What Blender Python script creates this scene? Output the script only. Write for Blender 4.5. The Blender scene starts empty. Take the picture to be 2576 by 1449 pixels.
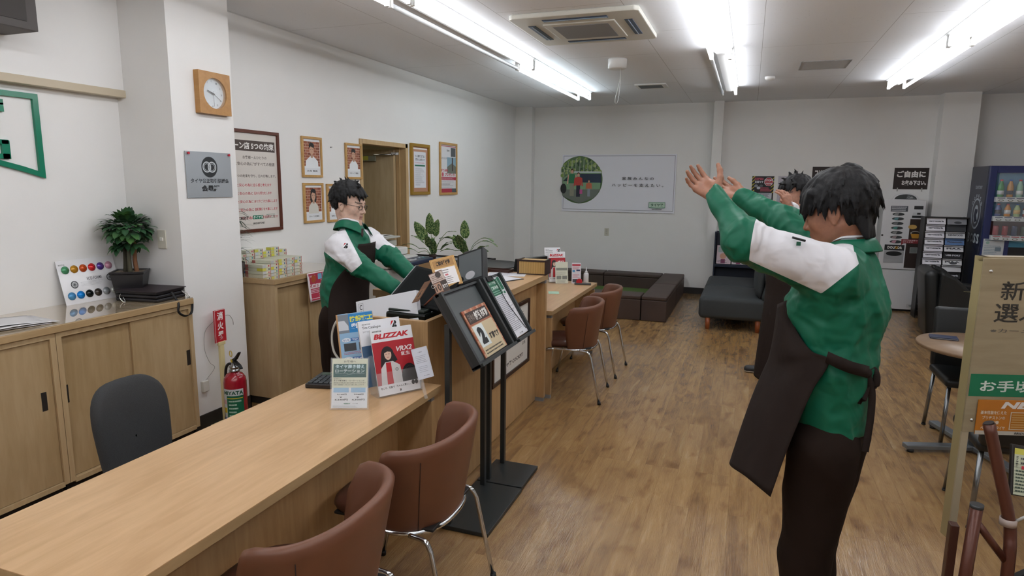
import bpy, bmesh, math, random
import numpy as np
from mathutils import Vector, Matrix, Quaternion
random.seed(7)
PI = math.pi
S = bpy.context.scene
COL = S.collection
CAMH = 1.68
F_PX, YAW, PITCH, ROLL = 1618.37, -.349142, .162136, .0098895
_fw = Vector((math.sin(YAW)*math.cos(PITCH), math.cos(YAW)*math.cos(PITCH), -math.sin(PITCH)))
_r0 = Vector((math.cos(YAW), -math.sin(YAW), 0)); _u0 = _r0.cross(_fw)
_rt = _r0*math.cos(ROLL) + _u0*math.sin(ROLL); _up = _u0*math.cos(ROLL) - _r0*math.sin(ROLL)
def P(u, v, w):
    "world point seen at photo pixel (u,v) at depth w metres"
    return Vector((0, 0, CAMH)) + (_fw + _rt*((u-1288)/F_PX) - _up*((v-724.5)/F_PX))*w

# ---------------------------------------------------------------- colours and materials
def lin(h):
    h = h.lstrip('#')
    c = [int(h[i:i+2], 16)/255 for i in (0, 2, 4)]
    return tuple(((x+.055)/1.055)**2.4 if x > .04045 else x/12.92 for x in c) + (1,)
MATS = {}
def C(h, rough=.55, metal=0, coat=0, emit=0, spec=.5, alpha=1, trans=0):
    k = (h, rough, metal, coat, emit, spec, alpha, trans)
    if k in MATS: return MATS[k]
    m = bpy.data.materials.new('m_'+h.strip('#')); m.use_nodes = True
    b = m.node_tree.nodes['Principled BSDF']
    b.inputs['Base Color'].default_value = lin(h)
    b.inputs['Roughness'].default_value = rough
    b.inputs['Metallic'].default_value = metal
    b.inputs['Coat Weight'].default_value = coat
    b.inputs['Specular IOR Level'].default_value = spec
    if coat: b.inputs['Coat Roughness'].default_value = .06
    if trans: b.inputs['Transmission Weight'].default_value = trans
    if alpha < 1: b.inputs['Alpha'].default_value = alpha
    if emit:
        b.inputs['Emission Color'].default_value = lin(h); b.inputs['Emission Strength'].default_value = emit
    m.diffuse_color = lin(h)
    MATS[k] = m
    return m
class NT:
    def __init__(s, name):
        s.m = bpy.data.materials.new(name); s.m.use_nodes = True
        s.t = s.m.node_tree; s.b = s.t.nodes['Principled BSDF']
    def n(s, typ, **kw):
        nd = s.t.nodes.new(typ)
        for k, v in kw.items():
            if k.startswith('i_'):
                key = k[2:]
                key = int(key) if key.isdigit() else key.replace('_', ' ')
                nd.inputs[key].default_value = v
            else: setattr(nd, k, v)
        return nd
    def l(s, a, b): s.t.links.new(a, b)
    def coords(s, scale=(1, 1, 1), rot=(0, 0, 0)):
        tc = s.n('ShaderNodeTexCoord'); mp = s.n('ShaderNodeMapping')
        mp.inputs['Scale'].default_value = scale; mp.inputs['Rotation'].default_value = rot
        s.l(tc.outputs['Object'], mp.inputs['Vector']); return mp.outputs['Vector']
    def ramp(s, fac, stops):
        r = s.n('ShaderNodeValToRGB'); e = r.color_ramp.elements
        while len(e) < len(stops): e.new(.5)
        for k, (p, c) in enumerate(stops):
            e[k].position = p; e[k].color = lin(c) if isinstance(c, str) else (c, c, c, 1)
        s.l(fac, r.inputs['Fac']); return r.outputs['Color']
    def noise(s, vec, scale, detail=3, rough=.5, dist=0):
        n = s.n('ShaderNodeTexNoise'); n.inputs['Scale'].default_value = scale; n.inputs['Detail'].default_value = detail
        n.inputs['Roughness'].default_value = rough; n.inputs['Distortion'].default_value = dist
        s.l(vec, n.inputs['Vector']); return n.outputs['Fac']
    def mix(s, fac, a, b, mode='MIX'):
        m = s.n('ShaderNodeMix', data_type='RGBA', blend_type=mode)
        for sock, val in ((m.inputs['Factor'], fac), (m.inputs['A'], a), (m.inputs['B'], b)):
            if hasattr(val, 'type') and hasattr(val, 'links'): s.l(val, sock)
            elif isinstance(val, (int, float)): sock.default_value = val if sock.type == 'VALUE' else (val, val, val, 1)
            else: sock.default_value = lin(val) if isinstance(val, str) else val
        return m.outputs['Result']
    def bump(s, h, strength=.2, dist=.01):
        b = s.n('ShaderNodeBump'); b.inputs['Strength'].default_value = strength; b.inputs['Distance'].default_value = dist
        s.l(h, b.inputs['Height']); s.l(b.outputs['Normal'], s.b.inputs['Normal'])
def laminate(name, light, dark, axis='Z', rough=.35, blot=.35):
    "pale wood-print laminate with the grain running along one axis"
    t = NT(name)
    sc = {'X': (1, 9, 9), 'Y': (9, 1, 9), 'Z': (9, 9, 1)}[axis]
    v = t.coords(sc)
    g = t.noise(v, 3.2, 5, .6, .6)
    v2 = t.coords({'X': (.5, 2.2, 2.2), 'Y': (2.2, .5, 2.2), 'Z': (2.2, 2.2, .5)}[axis])
    f = t.noise(v2, 2.4, 3, .55, .4)
    c1 = t.ramp(g, [(.35, dark), (.65, light)])
    c2 = t.ramp(f, [(.35, dark), (.62, light)])
    t.l(t.mix(blot, c1, c2), t.b.inputs['Base Color'])
    t.b.inputs['Roughness'].default_value = rough
    return t.m
def plaster(name, col, bump=.12, scale=260):
    t = NT(name)
    v = t.coords()
    n = t.noise(v, scale, 2, .6)
    s = t.noise(v, 1.1, 3, .6)
    t.l(t.mix(.5, col, t.ramp(s, [(.3, col), (.7, shade(col, .965))])), t.b.inputs['Base Color'])
    t.bump(n, bump, .002)
    t.b.inputs['Roughness'].default_value = .75
    return t.m
def shade(h, k):
    h = h.lstrip('#'); return '#' + ''.join('%02x' % max(0, min(255, int(int(h[i:i+2], 16)*k))) for i in (0, 2, 4))

# ---------------------------------------------------------------- mesh building
class MB:
    def __init__(s, m=None):
        s.bm = bmesh.new(); s.mats = []; s.cur = 0
        if m: s.use(m)
    def use(s, m):
        if m not in s.mats: s.mats.append(m)
        s.cur = s.mats.index(m); return s
    def merge(s, t, M=None, smooth=False):
        if M is not None: t.transform(M)
        for f in t.faces: f.material_index = s.cur; f.smooth = smooth
        me = bpy.data.meshes.new('tmp'); t.to_mesh(me); t.free(); s.bm.from_mesh(me); bpy.data.meshes.remove(me); return s
    def box(s, x0, x1, y0, y1, z0, z1, bev=0, seg=2, M=None, smooth=False):
        t = bmesh.new(); bmesh.ops.create_cube(t, size=1)
        for v in t.verts: v.co = Vector(((x0+x1)/2+v.co.x*(x1-x0), (y0+y1)/2+v.co.y*(y1-y0), (z0+z1)/2+v.co.z*(z1-z0)))
        if bev: bmesh.ops.bevel(t, geom=list(t.edges), offset=bev, segments=seg, profile=.5, affect='EDGES', clamp_overlap=True)
        return s.merge(t, M, smooth)
    def cyl(s, p0, p1, r0, r1=None, seg=24, caps=True, smooth=True):
        r1 = r0 if r1 is None else r1
        p0, p1 = Vector(p0), Vector(p1); d = p1-p0
        t = bmesh.new(); bmesh.ops.create_cone(t, cap_ends=caps, segments=seg, radius1=r0, radius2=r1, depth=d.length)
        M = Matrix.Translation((p0+p1)/2) @ Vector((0, 0, 1)).rotation_difference(d).to_matrix().to_4x4()
        t.transform(M)
        for f in t.faces: f.smooth = smooth and len(f.verts) == 4; f.material_index = s.cur
        me = bpy.data.meshes.new('tmp'); t.to_mesh(me); t.free(); s.bm.from_mesh(me); bpy.data.meshes.remove(me); return s
    def ell(s, c, r, M=None, seg=20):
        t = bmesh.new(); bmesh.ops.create_uvsphere(t, u_segments=seg, v_segments=max(8, seg*2//3), radius=1)
        r = (r, r, r) if isinstance(r, (int, float)) else r
        X = Matrix.Translation(c) @ (M.to_4x4() if M is not None else Matrix()) @ Matrix.Diagonal((*r, 1))
        return s.merge(t, X, True)
    def tube(s, pts, r, seg=10, closed=False, sub=0):
        pts = [Vector(p) for p in pts]
        if sub: pts = catmull(pts, sub, closed)
        n = len(pts); rs = r if isinstance(r, (list, tuple)) else [r]*n
        if len(rs) != n: rs = [rs[0] + (rs[-1]-rs[0])*i/(n-1) for i in range(n)]
        rings = []; prev = None
        for i, p in enumerate(pts):
            a = pts[(i-1) % n] if (closed or i) else p; b = pts[(i+1) % n] if (closed or i < n-1) else p
            t = (b-a).normalized()
            if prev is None:
                prev = t.orthogonal().normalized()
            prev = (prev - t*prev.dot(t)).normalized(); bn = t.cross(prev)
            rings.append([s.bm.verts.new(p + (prev*math.cos(2*PI*k/seg)+bn*math.sin(2*PI*k/seg))*rs[i]) for k in range(seg)])
        for i in range(n if closed else n-1):
            A, B = rings[i], rings[(i+1) % n]
            for k in range(seg):
                f = s.bm.faces.new((A[k], A[(k+1) % seg], B[(k+1) % seg], B[k])); f.smooth = True; f.material_index = s.cur
        if not closed:
            for R in (rings[0][::-1], rings[-1]):
                f = s.bm.faces.new(R); f.material_index = s.cur
        return s
    def lathe(s, prof, c=(0, 0, 0), seg=32, M=None):
        t = bmesh.new(); rings = []
        for (r, z) in prof:
            if r < 1e-6: rings.append([t.verts.new((0, 0, z))])
            else: rings.append([t.verts.new((r*math.cos(2*PI*k/seg), r*math.sin(2*PI*k/seg), z)) for k in range(seg)])
        for A, B in zip(rings, rings[1:]):
            for k in range(seg):
                k2 = (k+1) % seg
                if len(A) == 1 and len(B) == 1: continue
                if len(A) == 1: t.faces.new((A[0], B[k2], B[k]))
                elif len(B) == 1: t.faces.new((A[k], A[k2], B[0]))
                else: t.faces.new((A[k], A[k2], B[k2], B[k]))
        bmesh.ops.recalc_face_normals(t, faces=list(t.faces))
        t.transform(Matrix.Translation(c))
        return s.merge(t, M, True)
    def prism(s, pts, z0, z1, M=None, bev=0):
        "outline in XY pushed from z0 to z1"
        t = bmesh.new()
        f = t.faces.new([t.verts.new((x, y, z0)) for x, y in pts])
        r = bmesh.ops.extrude_face_region(t, geom=[f])
        for v in r['geom']:
            if isinstance(v, bmesh.types.BMVert): v.co.z = z1
        bmesh.ops.recalc_face_normals(t, faces=list(t.faces))
        if bev: bmesh.ops.bevel(t, geom=list(t.edges), offset=bev, segments=2, profile=.5, affect='EDGES', clamp_overlap=True)
        return s.merge(t, M)
    def quad(s, *ps):
        f = s.bm.faces.new([s.bm.verts.new(p) for p in ps]); f.material_index = s.cur; return s
    def grid(s, rows, closed=False, smooth=True, M=None):
        V = [[s.bm.verts.new(M @ Vector(p) if M is not None else p) for p in r] for r in rows]
        for A, B in zip(V, V[1:]):
            for k in range(len(A) if closed else len(A)-1):
                f = s.bm.faces.new((A[k], A[(k+1) % len(A)], B[(k+1) % len(A)], B[k])); f.smooth = smooth; f.material_index = s.cur
        return s
    def build(s, name, parent=None, M=None, solid=0, sub=0, autosm=None):
        me = bpy.data.meshes.new(name); s.bm.to_mesh(me); s.bm.free()
        for m in s.mats: me.materials.append(m)
        o = bpy.data.objects.new(name, me); COL.objects.link(o)
        if parent is not None: o.parent = parent
        if M is not None: o.matrix_local = M
        if solid:
            md = o.modifiers.new('solid', 'SOLIDIFY'); md.thickness = solid; md.offset = 0
        if sub:
            md = o.modifiers.new('sub', 'SUBSURF'); md.levels = sub; md.render_levels = sub
        return o
def catmull(pts, sub, closed=False):
    out = []; n = len(pts)
    for i in range(n if closed else n-1):
        p0 = pts[(i-1) % n] if (closed or i) else pts[0]*2-pts[1]
        p1 = pts[i]; p2 = pts[(i+1) % n]
        p3 = pts[(i+2) % n] if (closed or i < n-2) else pts[-1]*2-pts[-2]
        for k in range(sub):
            t = k/sub
            out.append(.5*((2*p1)+(p2-p0)*t+(2*p0-5*p1+4*p2-p3)*t*t+(3*p1-p0-3*p2+p3)*t**3))
    if not closed: out.append(pts[-1].copy())
    return out
def mtx(o, r, u):
    "frame with x along r, y along u, z out of the surface"
    r = Vector(r).normalized(); u = Vector(u).normalized(); n = r.cross(u).normalized(); u = n.cross(r)
    M = Matrix((r, u, n)).transposed().to_4x4(); M.translation = Vector(o); return M
def tag(o, label=None, cat=None, group=None, kind=None):
    if label: o['label'] = label
    if cat: o['category'] = cat
    if group: o['group'] = group
    if kind: o['kind'] = kind
    return o
def thing(name, label, cat, loc=(0, 0, 0), rz=0, group=None, M=None):
    o = bpy.data.objects.new(name, None); COL.objects.link(o); o.empty_display_size = .1
    if M is not None: o.matrix_world = M
    else: o.location = loc; o.rotation_euler = (0, 0, rz)
    return tag(o, label, cat, group)
KIDS = {}
def kids(o):
    return [c for c in COL.objects if c.parent == o]
def dup(root, label, cat=None, group=None, loc=None, rz=None, M=None):
    r = root.copy(); COL.objects.link(r)
    for ch in kids(root):
        c = ch.copy(); COL.objects.link(c); c.parent = r
        for g in kids(ch):
            d = g.copy(); COL.objects.link(d); d.parent = c
    r['label'] = label
    if cat: r['category'] = cat
    if group: r['group'] = group
    if M is not None: r.matrix_world = M
    if loc is not None: r.location = loc
    if rz is not None: r.rotation_euler = (0, 0, rz)
    return r

# ---------------------------------------------------------------- printed matter
_TXT = {}
def text_bm(s, bold=0, italic=0):
    k = (s, bold, italic)
    if k not in _TXT:
        cu = bpy.data.curves.new('t', 'FONT'); cu.body = s; cu.size = 1; cu.resolution_u = 2; cu.offset = bold; cu.shear = italic
        ob = bpy.data.objects.new('t', cu)
        me = bpy.data.meshes.new_from_object(ob)
        bpy.data.objects.remove(ob); bpy.data.curves.remove(cu)
        _TXT[k] = me
    return _TXT[k]
class Gfx(MB):
    "flat print built up in thin layers: x right, y up, z out"
    def __init__(s, z=0, dz=.00004):
        super().__init__(); s.z = z; s.dz = dz
    def up(s): s.z += s.dz
    def rect(s, x0, y0, x1, y1, c, same=False):
        s.use(c if not isinstance(c, str) else C(c))
        if not same: s.up()
        return s.quad((x0, y0, s.z), (x1, y0, s.z), (x1, y1, s.z), (x0, y1, s.z))
    def poly(s, pts, c):
        s.use(c if not isinstance(c, str) else C(c)); s.up()
        t = bmesh.new(); f = t.faces.new([t.verts.new((x, y, s.z)) for x, y in pts])
        bmesh.ops.recalc_face_normals(t, faces=[f])
        if t.faces[:] and f.normal.z < 0: f.normal_flip()
        return s.merge(t)
    def circ(s, x, y, r, c, ry=None, n=28, a0=0, a1=2*PI):
        ry = ry or r
        return s.poly([(x+r*math.cos(a0+(a1-a0)*k/n), y+ry*math.sin(a0+(a1-a0)*k/n)) for k in range(n + (0 if a1-a0 > 6.28 else 1))], c)
    def ring(s, x, y, r0, r1, c, n=32, a0=0, a1=2*PI, ky=1):
        s.use(c if not isinstance(c, str) else C(c)); s.up()
        for k in range(n):
            a, b = a0+(a1-a0)*k/n, a0+(a1-a0)*(k+1)/n
            s.quad((x+r0*math.cos(a), y+r0*ky*math.sin(a), s.z), (x+r1*math.cos(a), y+r1*ky*math.sin(a), s.z),
                   (x+r1*math.cos(b), y+r1*ky*math.sin(b), s.z), (x+r0*math.cos(b), y+r0*ky*math.sin(b), s.z))
        return s
    def line(s, x0, y0, x1, y1, w, c):
        d = Vector((x1-x0, y1-y0)); n = Vector((-d.y, d.x)).normalized()*w/2
        return s.poly([(x0+n.x, y0+n.y), (x0-n.x, y0-n.y), (x1-n.x, y1-n.y), (x1+n.x, y1+n.y)], c)
    def border(s, x0, y0, x1, y1, w, c):
        s.rect(x0, y0, x1, y0+w, c); s.rect(x0, y1-w, x1, y1, c); s.rect(x0, y0+w, x0+w, y1-w, c); s.rect(x1-w, y0+w, x1, y1-w, c)
    def text(s, body, x0, y0, x1, y1, c, bold=.012, italic=0, keep=False):
        "fit the words into the box; keep=True keeps letter proportions, left aligned"
        s.use(c if not isinstance(c, str) else C(c)); s.up()
        me = text_bm(body, bold, italic)
        if not len(me.vertices): return s
        t = bmesh.new(); t.from_mesh(me)
        xs = [v.co.x for v in t.verts]; ys = [v.co.y for v in t.verts]
        ax, bx, ay, by = min(xs), max(xs), min(ys), max(ys)
        sx = (x1-x0)/max(bx-ax, 1e-6); sy = (y1-y0)/max(by-ay, 1e-6)
        if keep: sx = sy = min(sx, sy)
        for v in t.verts: v.co = Vector((x0+(v.co.x-ax)*sx, y0+(v.co.y-ay)*sy, s.z))
        return s.merge(t)
    def vtext(s, body, x0, y0, x1, y1, c, bold=.02):
        n = len(body); h = (y1-y0)/n
        for k, ch in enumerate(body): s.text(ch, x0, y1-(k+1)*h+h*.08, x1, y1-k*h-h*.08, c, bold)
        return s
    def lines(s, x0, y0, x1, y1, n, c, fill=.35, ragged=.3, seed=1):
        "rows of unreadably small print"
        rr = random.Random(seed); h = (y1-y0)/n; s.up()
        for k in range(n):
            y = y1-(k+.5)*h; x = x0; xe = x1-(x1-x0)*ragged*rr.random()
            while x < xe:
                w = min((x1-x0)*(.02+.05*rr.random()), xe-x)
                s.rect(x, y-h*fill/2, x+w, y+h*fill/2, c, True); x += w+(x1-x0)*.012
        return s

# ---------------------------------------------------------------- camera
cam = bpy.data.cameras.new('camera'); cam.lens = F_PX/2576*36; cam.sensor_width = 36; cam.clip_start = .05
co = bpy.data.objects.new('camera', cam); COL.objects.link(co)
Mc = Matrix((_rt, _up, -_fw)).transposed().to_4x4(); Mc.translation = (0, 0, CAMH); co.matrix_world = Mc
S.camera = co
S.view_settings.view_transform = 'Standard'; S.view_settings.look = 'None'; S.view_settings.gamma = 1
S.view_settings.exposure = .06
S.cycles.max_bounces = 7; S.cycles.diffuse_bounces = 4; S.cycles.glossy_bounces = 3; S.cycles.transmission_bounces = 6
S.cycles.use_adaptive_sampling = True; S.cycles.adaptive_threshold = .03; S.cycles.caustics_reflective = False; S.cycles.use_light_tree = False
# ================================================================ THE SETTING
M_WALL = plaster('wall_vinyl', '#edecea')
M_CEIL = plaster('ceiling_board', '#d2d2d2', .05, 90)
M_BASE = C('#2a2725', .5)
LAM_D = ('#d0ab7c', '#b78f60')
LAM_Z = laminate('laminate_upright', '#be9c70', '#a58359', 'Z')
LAM_Y = laminate('laminate_long', '#cfaa80', '#b9946a', 'Y', .3)
LAM_X = laminate('laminate_cross', '#cfaa80', '#b9946a', 'X', .3)
LAM_EDGE = laminate('laminate_edge', '#b89c74', '#a68a62', 'Y', .4)
CAB_Z = laminate('cabinet_print', '#b89f7a', '#a0855c', 'Z', .42, .6)
CAB_F = laminate('cabinet_frame_print', '#c0a882', '#b0956f', 'Z', .42, .4)
CAB_TOP = laminate('cabinet_top_sheet', '#bcaa8e', '#aa9679', 'Y', .03, .3)
CAB_TOP.node_tree.nodes['Principled BSDF'].inputs['Coat Weight'].default_value = 1; CAB_TOP.node_tree.nodes['Principled BSDF'].inputs['Coat Roughness'].default_value = .02

def floor_mat():
    t = NT('wood_floor')
    tc = t.n('ShaderNodeTexCoord'); sep = t.n('ShaderNodeSeparateXYZ'); t.l(tc.outputs['Object'], sep.inputs[0])
    comb = t.n('ShaderNodeCombineXYZ'); t.l(sep.outputs['Y'], comb.inputs['X']); t.l(sep.outputs['X'], comb.inputs['Y'])
    br = t.n('ShaderNodeTexBrick'); t.l(comb.outputs[0], br.inputs['Vector'])
    br.offset = .37; br.offset_frequency = 3
    br.inputs['Scale'].default_value = 1; br.inputs['Brick Width'].default_value = 1.25; br.inputs['Row Height'].default_value = .098
    br.inputs['Mortar Size'].default_value = .0008; br.inputs['Mortar Smooth'].default_value = .1; br.inputs['Bias'].default_value = 0
    br.inputs['Color1'].default_value = (0, 0, 0, 1); br.inputs['Color2'].default_value = (1, 1, 1, 1); br.inputs['Mortar'].default_value = (.5, .5, .5, 1)
    base = t.ramp(br.outputs['Color'], [(0, '#917048'), (.35, '#a98659'), (.7, '#b49163'), (1, '#99774d')])
    # each strip carries its own grain, offset by the strip colour
    off = t.n('ShaderNodeCombineXYZ'); t.l(br.outputs['Color'], off.inputs['Z'])
    vm = t.n('ShaderNodeVectorMath', operation='MULTIPLY_ADD'); t.l(tc.outputs['Object'], vm.inputs[0])
    vm.inputs[1].default_value = (8, 1.1, 1); sc = t.n('ShaderNodeVectorMath', operation='SCALE'); t.l(off.outputs[0], sc.inputs[0]); sc.inputs['Scale'].default_value = 17
    t.l(sc.outputs[0], vm.inputs[2])
    g = t.noise(vm.outputs[0], 2.2, 5, .6, .7)
    grain = t.ramp(g, [(.30, '#6c4826'), (.46, '#987246'), (.60, '#ae8856'), (.78, '#cdae7e')])
    c = t.mix(.5, base, grain)
    # brown smudged knots
    vm2 = t.n('ShaderNodeVectorMath', operation='MULTIPLY_ADD'); t.l(tc.outputs['Object'], vm2.inputs[0]); vm2.inputs[1].default_value = (5.2, 2.3, 1); t.l(sc.outputs[0], vm2.inputs[2])
    kn = t.noise(vm2.outputs[0], 2.0, 2.0, .45, .35)
    km = t.ramp(kn, [(.55, 0.0), (.78, .55)])
    c = t.mix(km, c, '#64380f')
    c = t.mix(t.ramp(br.outputs['Fac'], [(0, 0.0), (1, .35)]), c, '#5a3c22')
    t.l(c, t.b.inputs['Base Color'])
    st = t.n('ShaderNodeVectorMath', operation='MULTIPLY_ADD'); t.l(tc.outputs['Object'], st.inputs[0]); st.inputs[1].default_value = (90, 5, 1); t.l(sc.outputs[0], st.inputs[2])
    s = t.noise(st.outputs[0], 2.0, 3, .6, 1.5)
    t.l(t.ramp(s, [(.38, .05), (.62, .26)]), t.b.inputs['Roughness'])
    t.bump(s, 1.0, .0035)
    t.b.inputs['Specular IOR Level'].default_value = .5
    t.b.inputs['Coat Weight'].default_value = .35; t.b.inputs['Coat Roughness'].default_value = .10
    cb = t.n('ShaderNodeBump'); cb.inputs['Strength'].default_value = .6; cb.inputs['Distance'].default_value = .0009
    t.l(s, cb.inputs['Height']); t.l(cb.outputs['Normal'], t.b.inputs['Coat Normal'])
    return t.m
ZC = 2.885
def struct(name, mb, **k):
    o = mb.build(name, **k); o['kind'] = 'structure'; return o
struct('floor', MB(floor_mat()).box(-5.2, 5.0, -4.0, 10.6, -.1, 0))
# ceiling boards with seams running away from the camera
def ceil_mat():
    t = NT('ceiling_boards')
    tc = t.n('ShaderNodeTexCoord'); br = t.n('ShaderNodeTexBrick')
    mp = t.n('ShaderNodeMapping'); mp.inputs['Rotation'].default_value = (0, 0, PI/2); mp.inputs['Location'].default_value = (0, -.02, 0)
    t.l(tc.outputs['Object'], mp.inputs['Vector']); t.l(mp.outputs[0], br.inputs['Vector'])
    br.inputs['Scale'].default_value = 1; br.inputs['Brick Width'].default_value = 1.82; br.inputs['Row Height'].default_value = .91
    br.inputs['Mortar Size'].default_value = .002; br.inputs['Mortar Smooth'].default_value = 0
    v = tc.outputs['Object']
    sp = t.noise(v, 55, 2, .5)
    c = t.mix(t.ramp(sp, [(.70, 0.0), (.74, .35)]), '#eff2f7', '#b0b0b0')
    c = t.mix(t.ramp(br.outputs['Fac'], [(0, 0.0), (1, .6)]), c, '#7d7d7d')
    t.l(c, t.b.inputs['Base Color']); t.b.inputs['Roughness'].default_value = .8
    return t.m
struct('ceiling', MB(ceil_mat()).box(-5.2, 5.0, -4.0, 10.6, ZC, ZC+.1))
# left wall: lower part behind the cabinets, slightly proud upper part, shop logo, trim
XL = -3.85; XLW = -3.645
struct('wall_left', MB(M_WALL).box(XL-.15, XL, -4, 3.3, 0, ZC).box(XL-.02, XL+.06, -4, 3.14, 2.235, ZC))
struct('trim_1', MB(C('#c4b79f', .5)).box(XL, XL+.075, -4, 3.17, 2.19, 2.235, bev=.003))
struct('wall_left_pillar', MB(M_WALL).box(XL-.1, -3.40, 3.139, 3.652, 0, ZC))
# far part of the left wall with the doorway
DY0, DY1, DZ = 5.60, 6.51, 2.06
struct('wall_left_far', MB(M_WALL).box(XLW-.12, XLW, 3.6, DY0, 0, ZC).box(XLW-.12, XLW, DY1, 10.4, 0, ZC).box(XLW-.12, XLW, DY0, DY1, DZ, ZC)
       .box(-3.70, -3.36, 10.10, 10.4, 0, ZC))
YB = 10.25
struct('wall_back', MB(M_WALL).box(-3.7, -.46, YB, YB+.15, 0, ZC).box(-.46, 2.29, YB, YB+.15, 0, ZC).box(2.7, 5.0, YB+.07, YB+.2, 0, ZC)
       .box(-.565, -.43, YB-.13, YB+.1, 0, ZC))
struct('wall_back_column', MB(M_WALL).box(2.29, 2.70, 10.02, 10.4, 0, ZC))
struct('wall_right', MB(M_WALL).box(4.6, 4.75, -4, 10.4, 0, ZC))
# shop front behind the camera: wall with windows
struct('wall_front', MB(M_WALL).box(-5.2, 5, -4.1, -3.95, 0, .5).box(-5.2, 5, -4.1, -3.95, 2.5, ZC).box(-5.2, -3.6, -4.1, -3.95, .5, 2.5).box(4.2, 5, -4.1, -3.95, .5, 2.5))
fr = MB(C('#8b8d8f', .35, 1))
for k in range(5): fr.box(-3.6+k*1.95-.03, -3.6+k*1.95+.03, -4.06, -3.98, .5, 2.5)
fr.box(-3.6, 4.2, -4.06, -3.98, .5, .56).box(-3.6, 4.2, -4.06, -3.98, 2.44, 2.5)
w1 = struct('window_1', fr)
MB(C('#dfe8ea', .02, alpha=.15)).box(-3.6, 4.2, -4.025, -4.018, .55, 2.45).build('window_pane', w1)
# skirting
struct('baseboard_left', MB(M_BASE).box(-3.40, -3.392, 3.131, 3.66, 0, .10).box(-3.62, -3.392, 3.131, 3.139, 0, .10).box(-3.40, -3.392, 3.652, 3.66, 0, .1)
       .box(XLW, XLW+.008, 3.66, DY0-.05, 0, .1).box(XLW, XLW+.008, DY1+.05, 10.1, 0, .1))
struct('baseboard_back', MB(M_BASE).box(-3.36, -.573, YB-.01, YB, 0, .10).box(-.573, -.422, YB-.138, YB-.13, 0, .06).box(-.573, -.565, YB-.138, YB, 0, .06)
       .box(-.43, 2.29, YB-.01, YB, 0, .10).box(2.28, 2.71, 10.01, 10.02, 0, .1).box(2.7, 4.6, YB+.06, YB+.07, 0, .1))
# doorway to the back room: frame, open door, things behind
M_DF = laminate('door_frame_print', '#c9ac80', '#bb9c6f', 'Z', .4)
d = MB(M_DF)
d.box(XLW-.13, XLW+.015, DY0-.035, DY0+.005, 0, DZ+.035).box(XLW-.13, XLW+.015, DY1-.045, DY1+.012, 0, DZ+.035).box(XLW-.13, XLW+.015, DY0, DY1, DZ-.01, DZ+.035)
d.box(XLW-.10, XLW-.06, DY1-.06, DY1-.04, 0, DZ)
door1 = struct('door_1', d)
# door leaf stands open into the back room, hinged at the far jamb
hinge = Vector((XLW-.12, DY1-.06, 0)); ang = math.radians(180+22)
Md = Matrix.Translation(hinge) @ Matrix.Rotation(ang, 4, 'Z')
M_LEAF = laminate('door_leaf_print', '#a89470', '#97825c', 'Z', .45)
leaf = MB(M_LEAF).box(0, .80, -.02, .02, .01, DZ-.03)
leaf.build('door_leaf', door1, Md)
MB(C('#c7ad84')).box(-.012, .012, -.021, .021, .01, DZ-.03).build('door_edge', door1, Md)
cl = MB(C('#8a8d7c', .4, .6)).box(.2, .45, .02, .07, DZ-.16, DZ-.10, bev=.004).use(C('#a5a13a', .4)).box(.28, .36, .069, .073, DZ-.15, DZ-.105)
cl.use(C('#a9aaa8', .3, 1)).cyl((.22, .06, DZ-.09), (.02, .11, DZ-.085), .008).cyl((.02, .11, DZ-.085), (-.02, .03, DZ-.07), .008).box(-.05, .03, .0, .04, DZ-.085, DZ-.06)
cl.build('door_closer', door1, Md)
# back room shell
struct('wall_back_room', MB(C('#b9b08f', .8)).box(-6.6, -6.5, 4.6, 8.2, 0, ZC).box(-6.6, XLW-.12, 8.1, 8.2, 0, ZC).box(-6.6, XLW-.12, 4.6, 4.7, 0, ZC))
struct('floor_back_room', MB(C('#7d7a70', .6)).box(-6.6, XLW-.13, 4.6, 8.2, -.05, -.001)); struct('ceiling_back_room', MB(C('#b9b5a2', .8)).box(-6.6, XLW-.13, 4.6, 8.2, 2.5, 2.6))
dd = MB(C('#5f624f', .5)).box(-5.72, -5.66, 6.35, 7.35, 0, 1.95).use(C('#a5a08a')).box(-5.75, -5.67, 6.25, 6.36, 0, 2.05).box(-5.75, -5.67, 7.34, 7.45, 0, 2.05).box(-5.75, -5.67, 6.25, 7.45, 1.94, 2.05)
dd.box(-5.80, -5.70, 4.7, 8.1, 2.05, 2.5).box(-5.80, -5.70, 4.7, 6.25, 0, 2.1).box(-5.80, -5.70, 7.45, 8.1, 0, 2.1)
struct('door_2', dd)
MB(C('#6f7590', .4)).box(-5.69, -5.68, 6.45, 6.80, 1.99, 2.04).build('door_sign', COL.objects['door_2'])

t = thing('added_room_light', 'round lamp on the ceiling of the room behind the doorway', 'ceiling light', (-4.9, 6.3, 2.5))
MB(C('#fff4e0', .5, emit=7)).lathe([(0, 0), (.2, 0), (.2, -.04), (.15, -.07), (0, -.075)]).build('added_lamp_cover', t)  # glowing lamp added to lighten the dark back room

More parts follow.
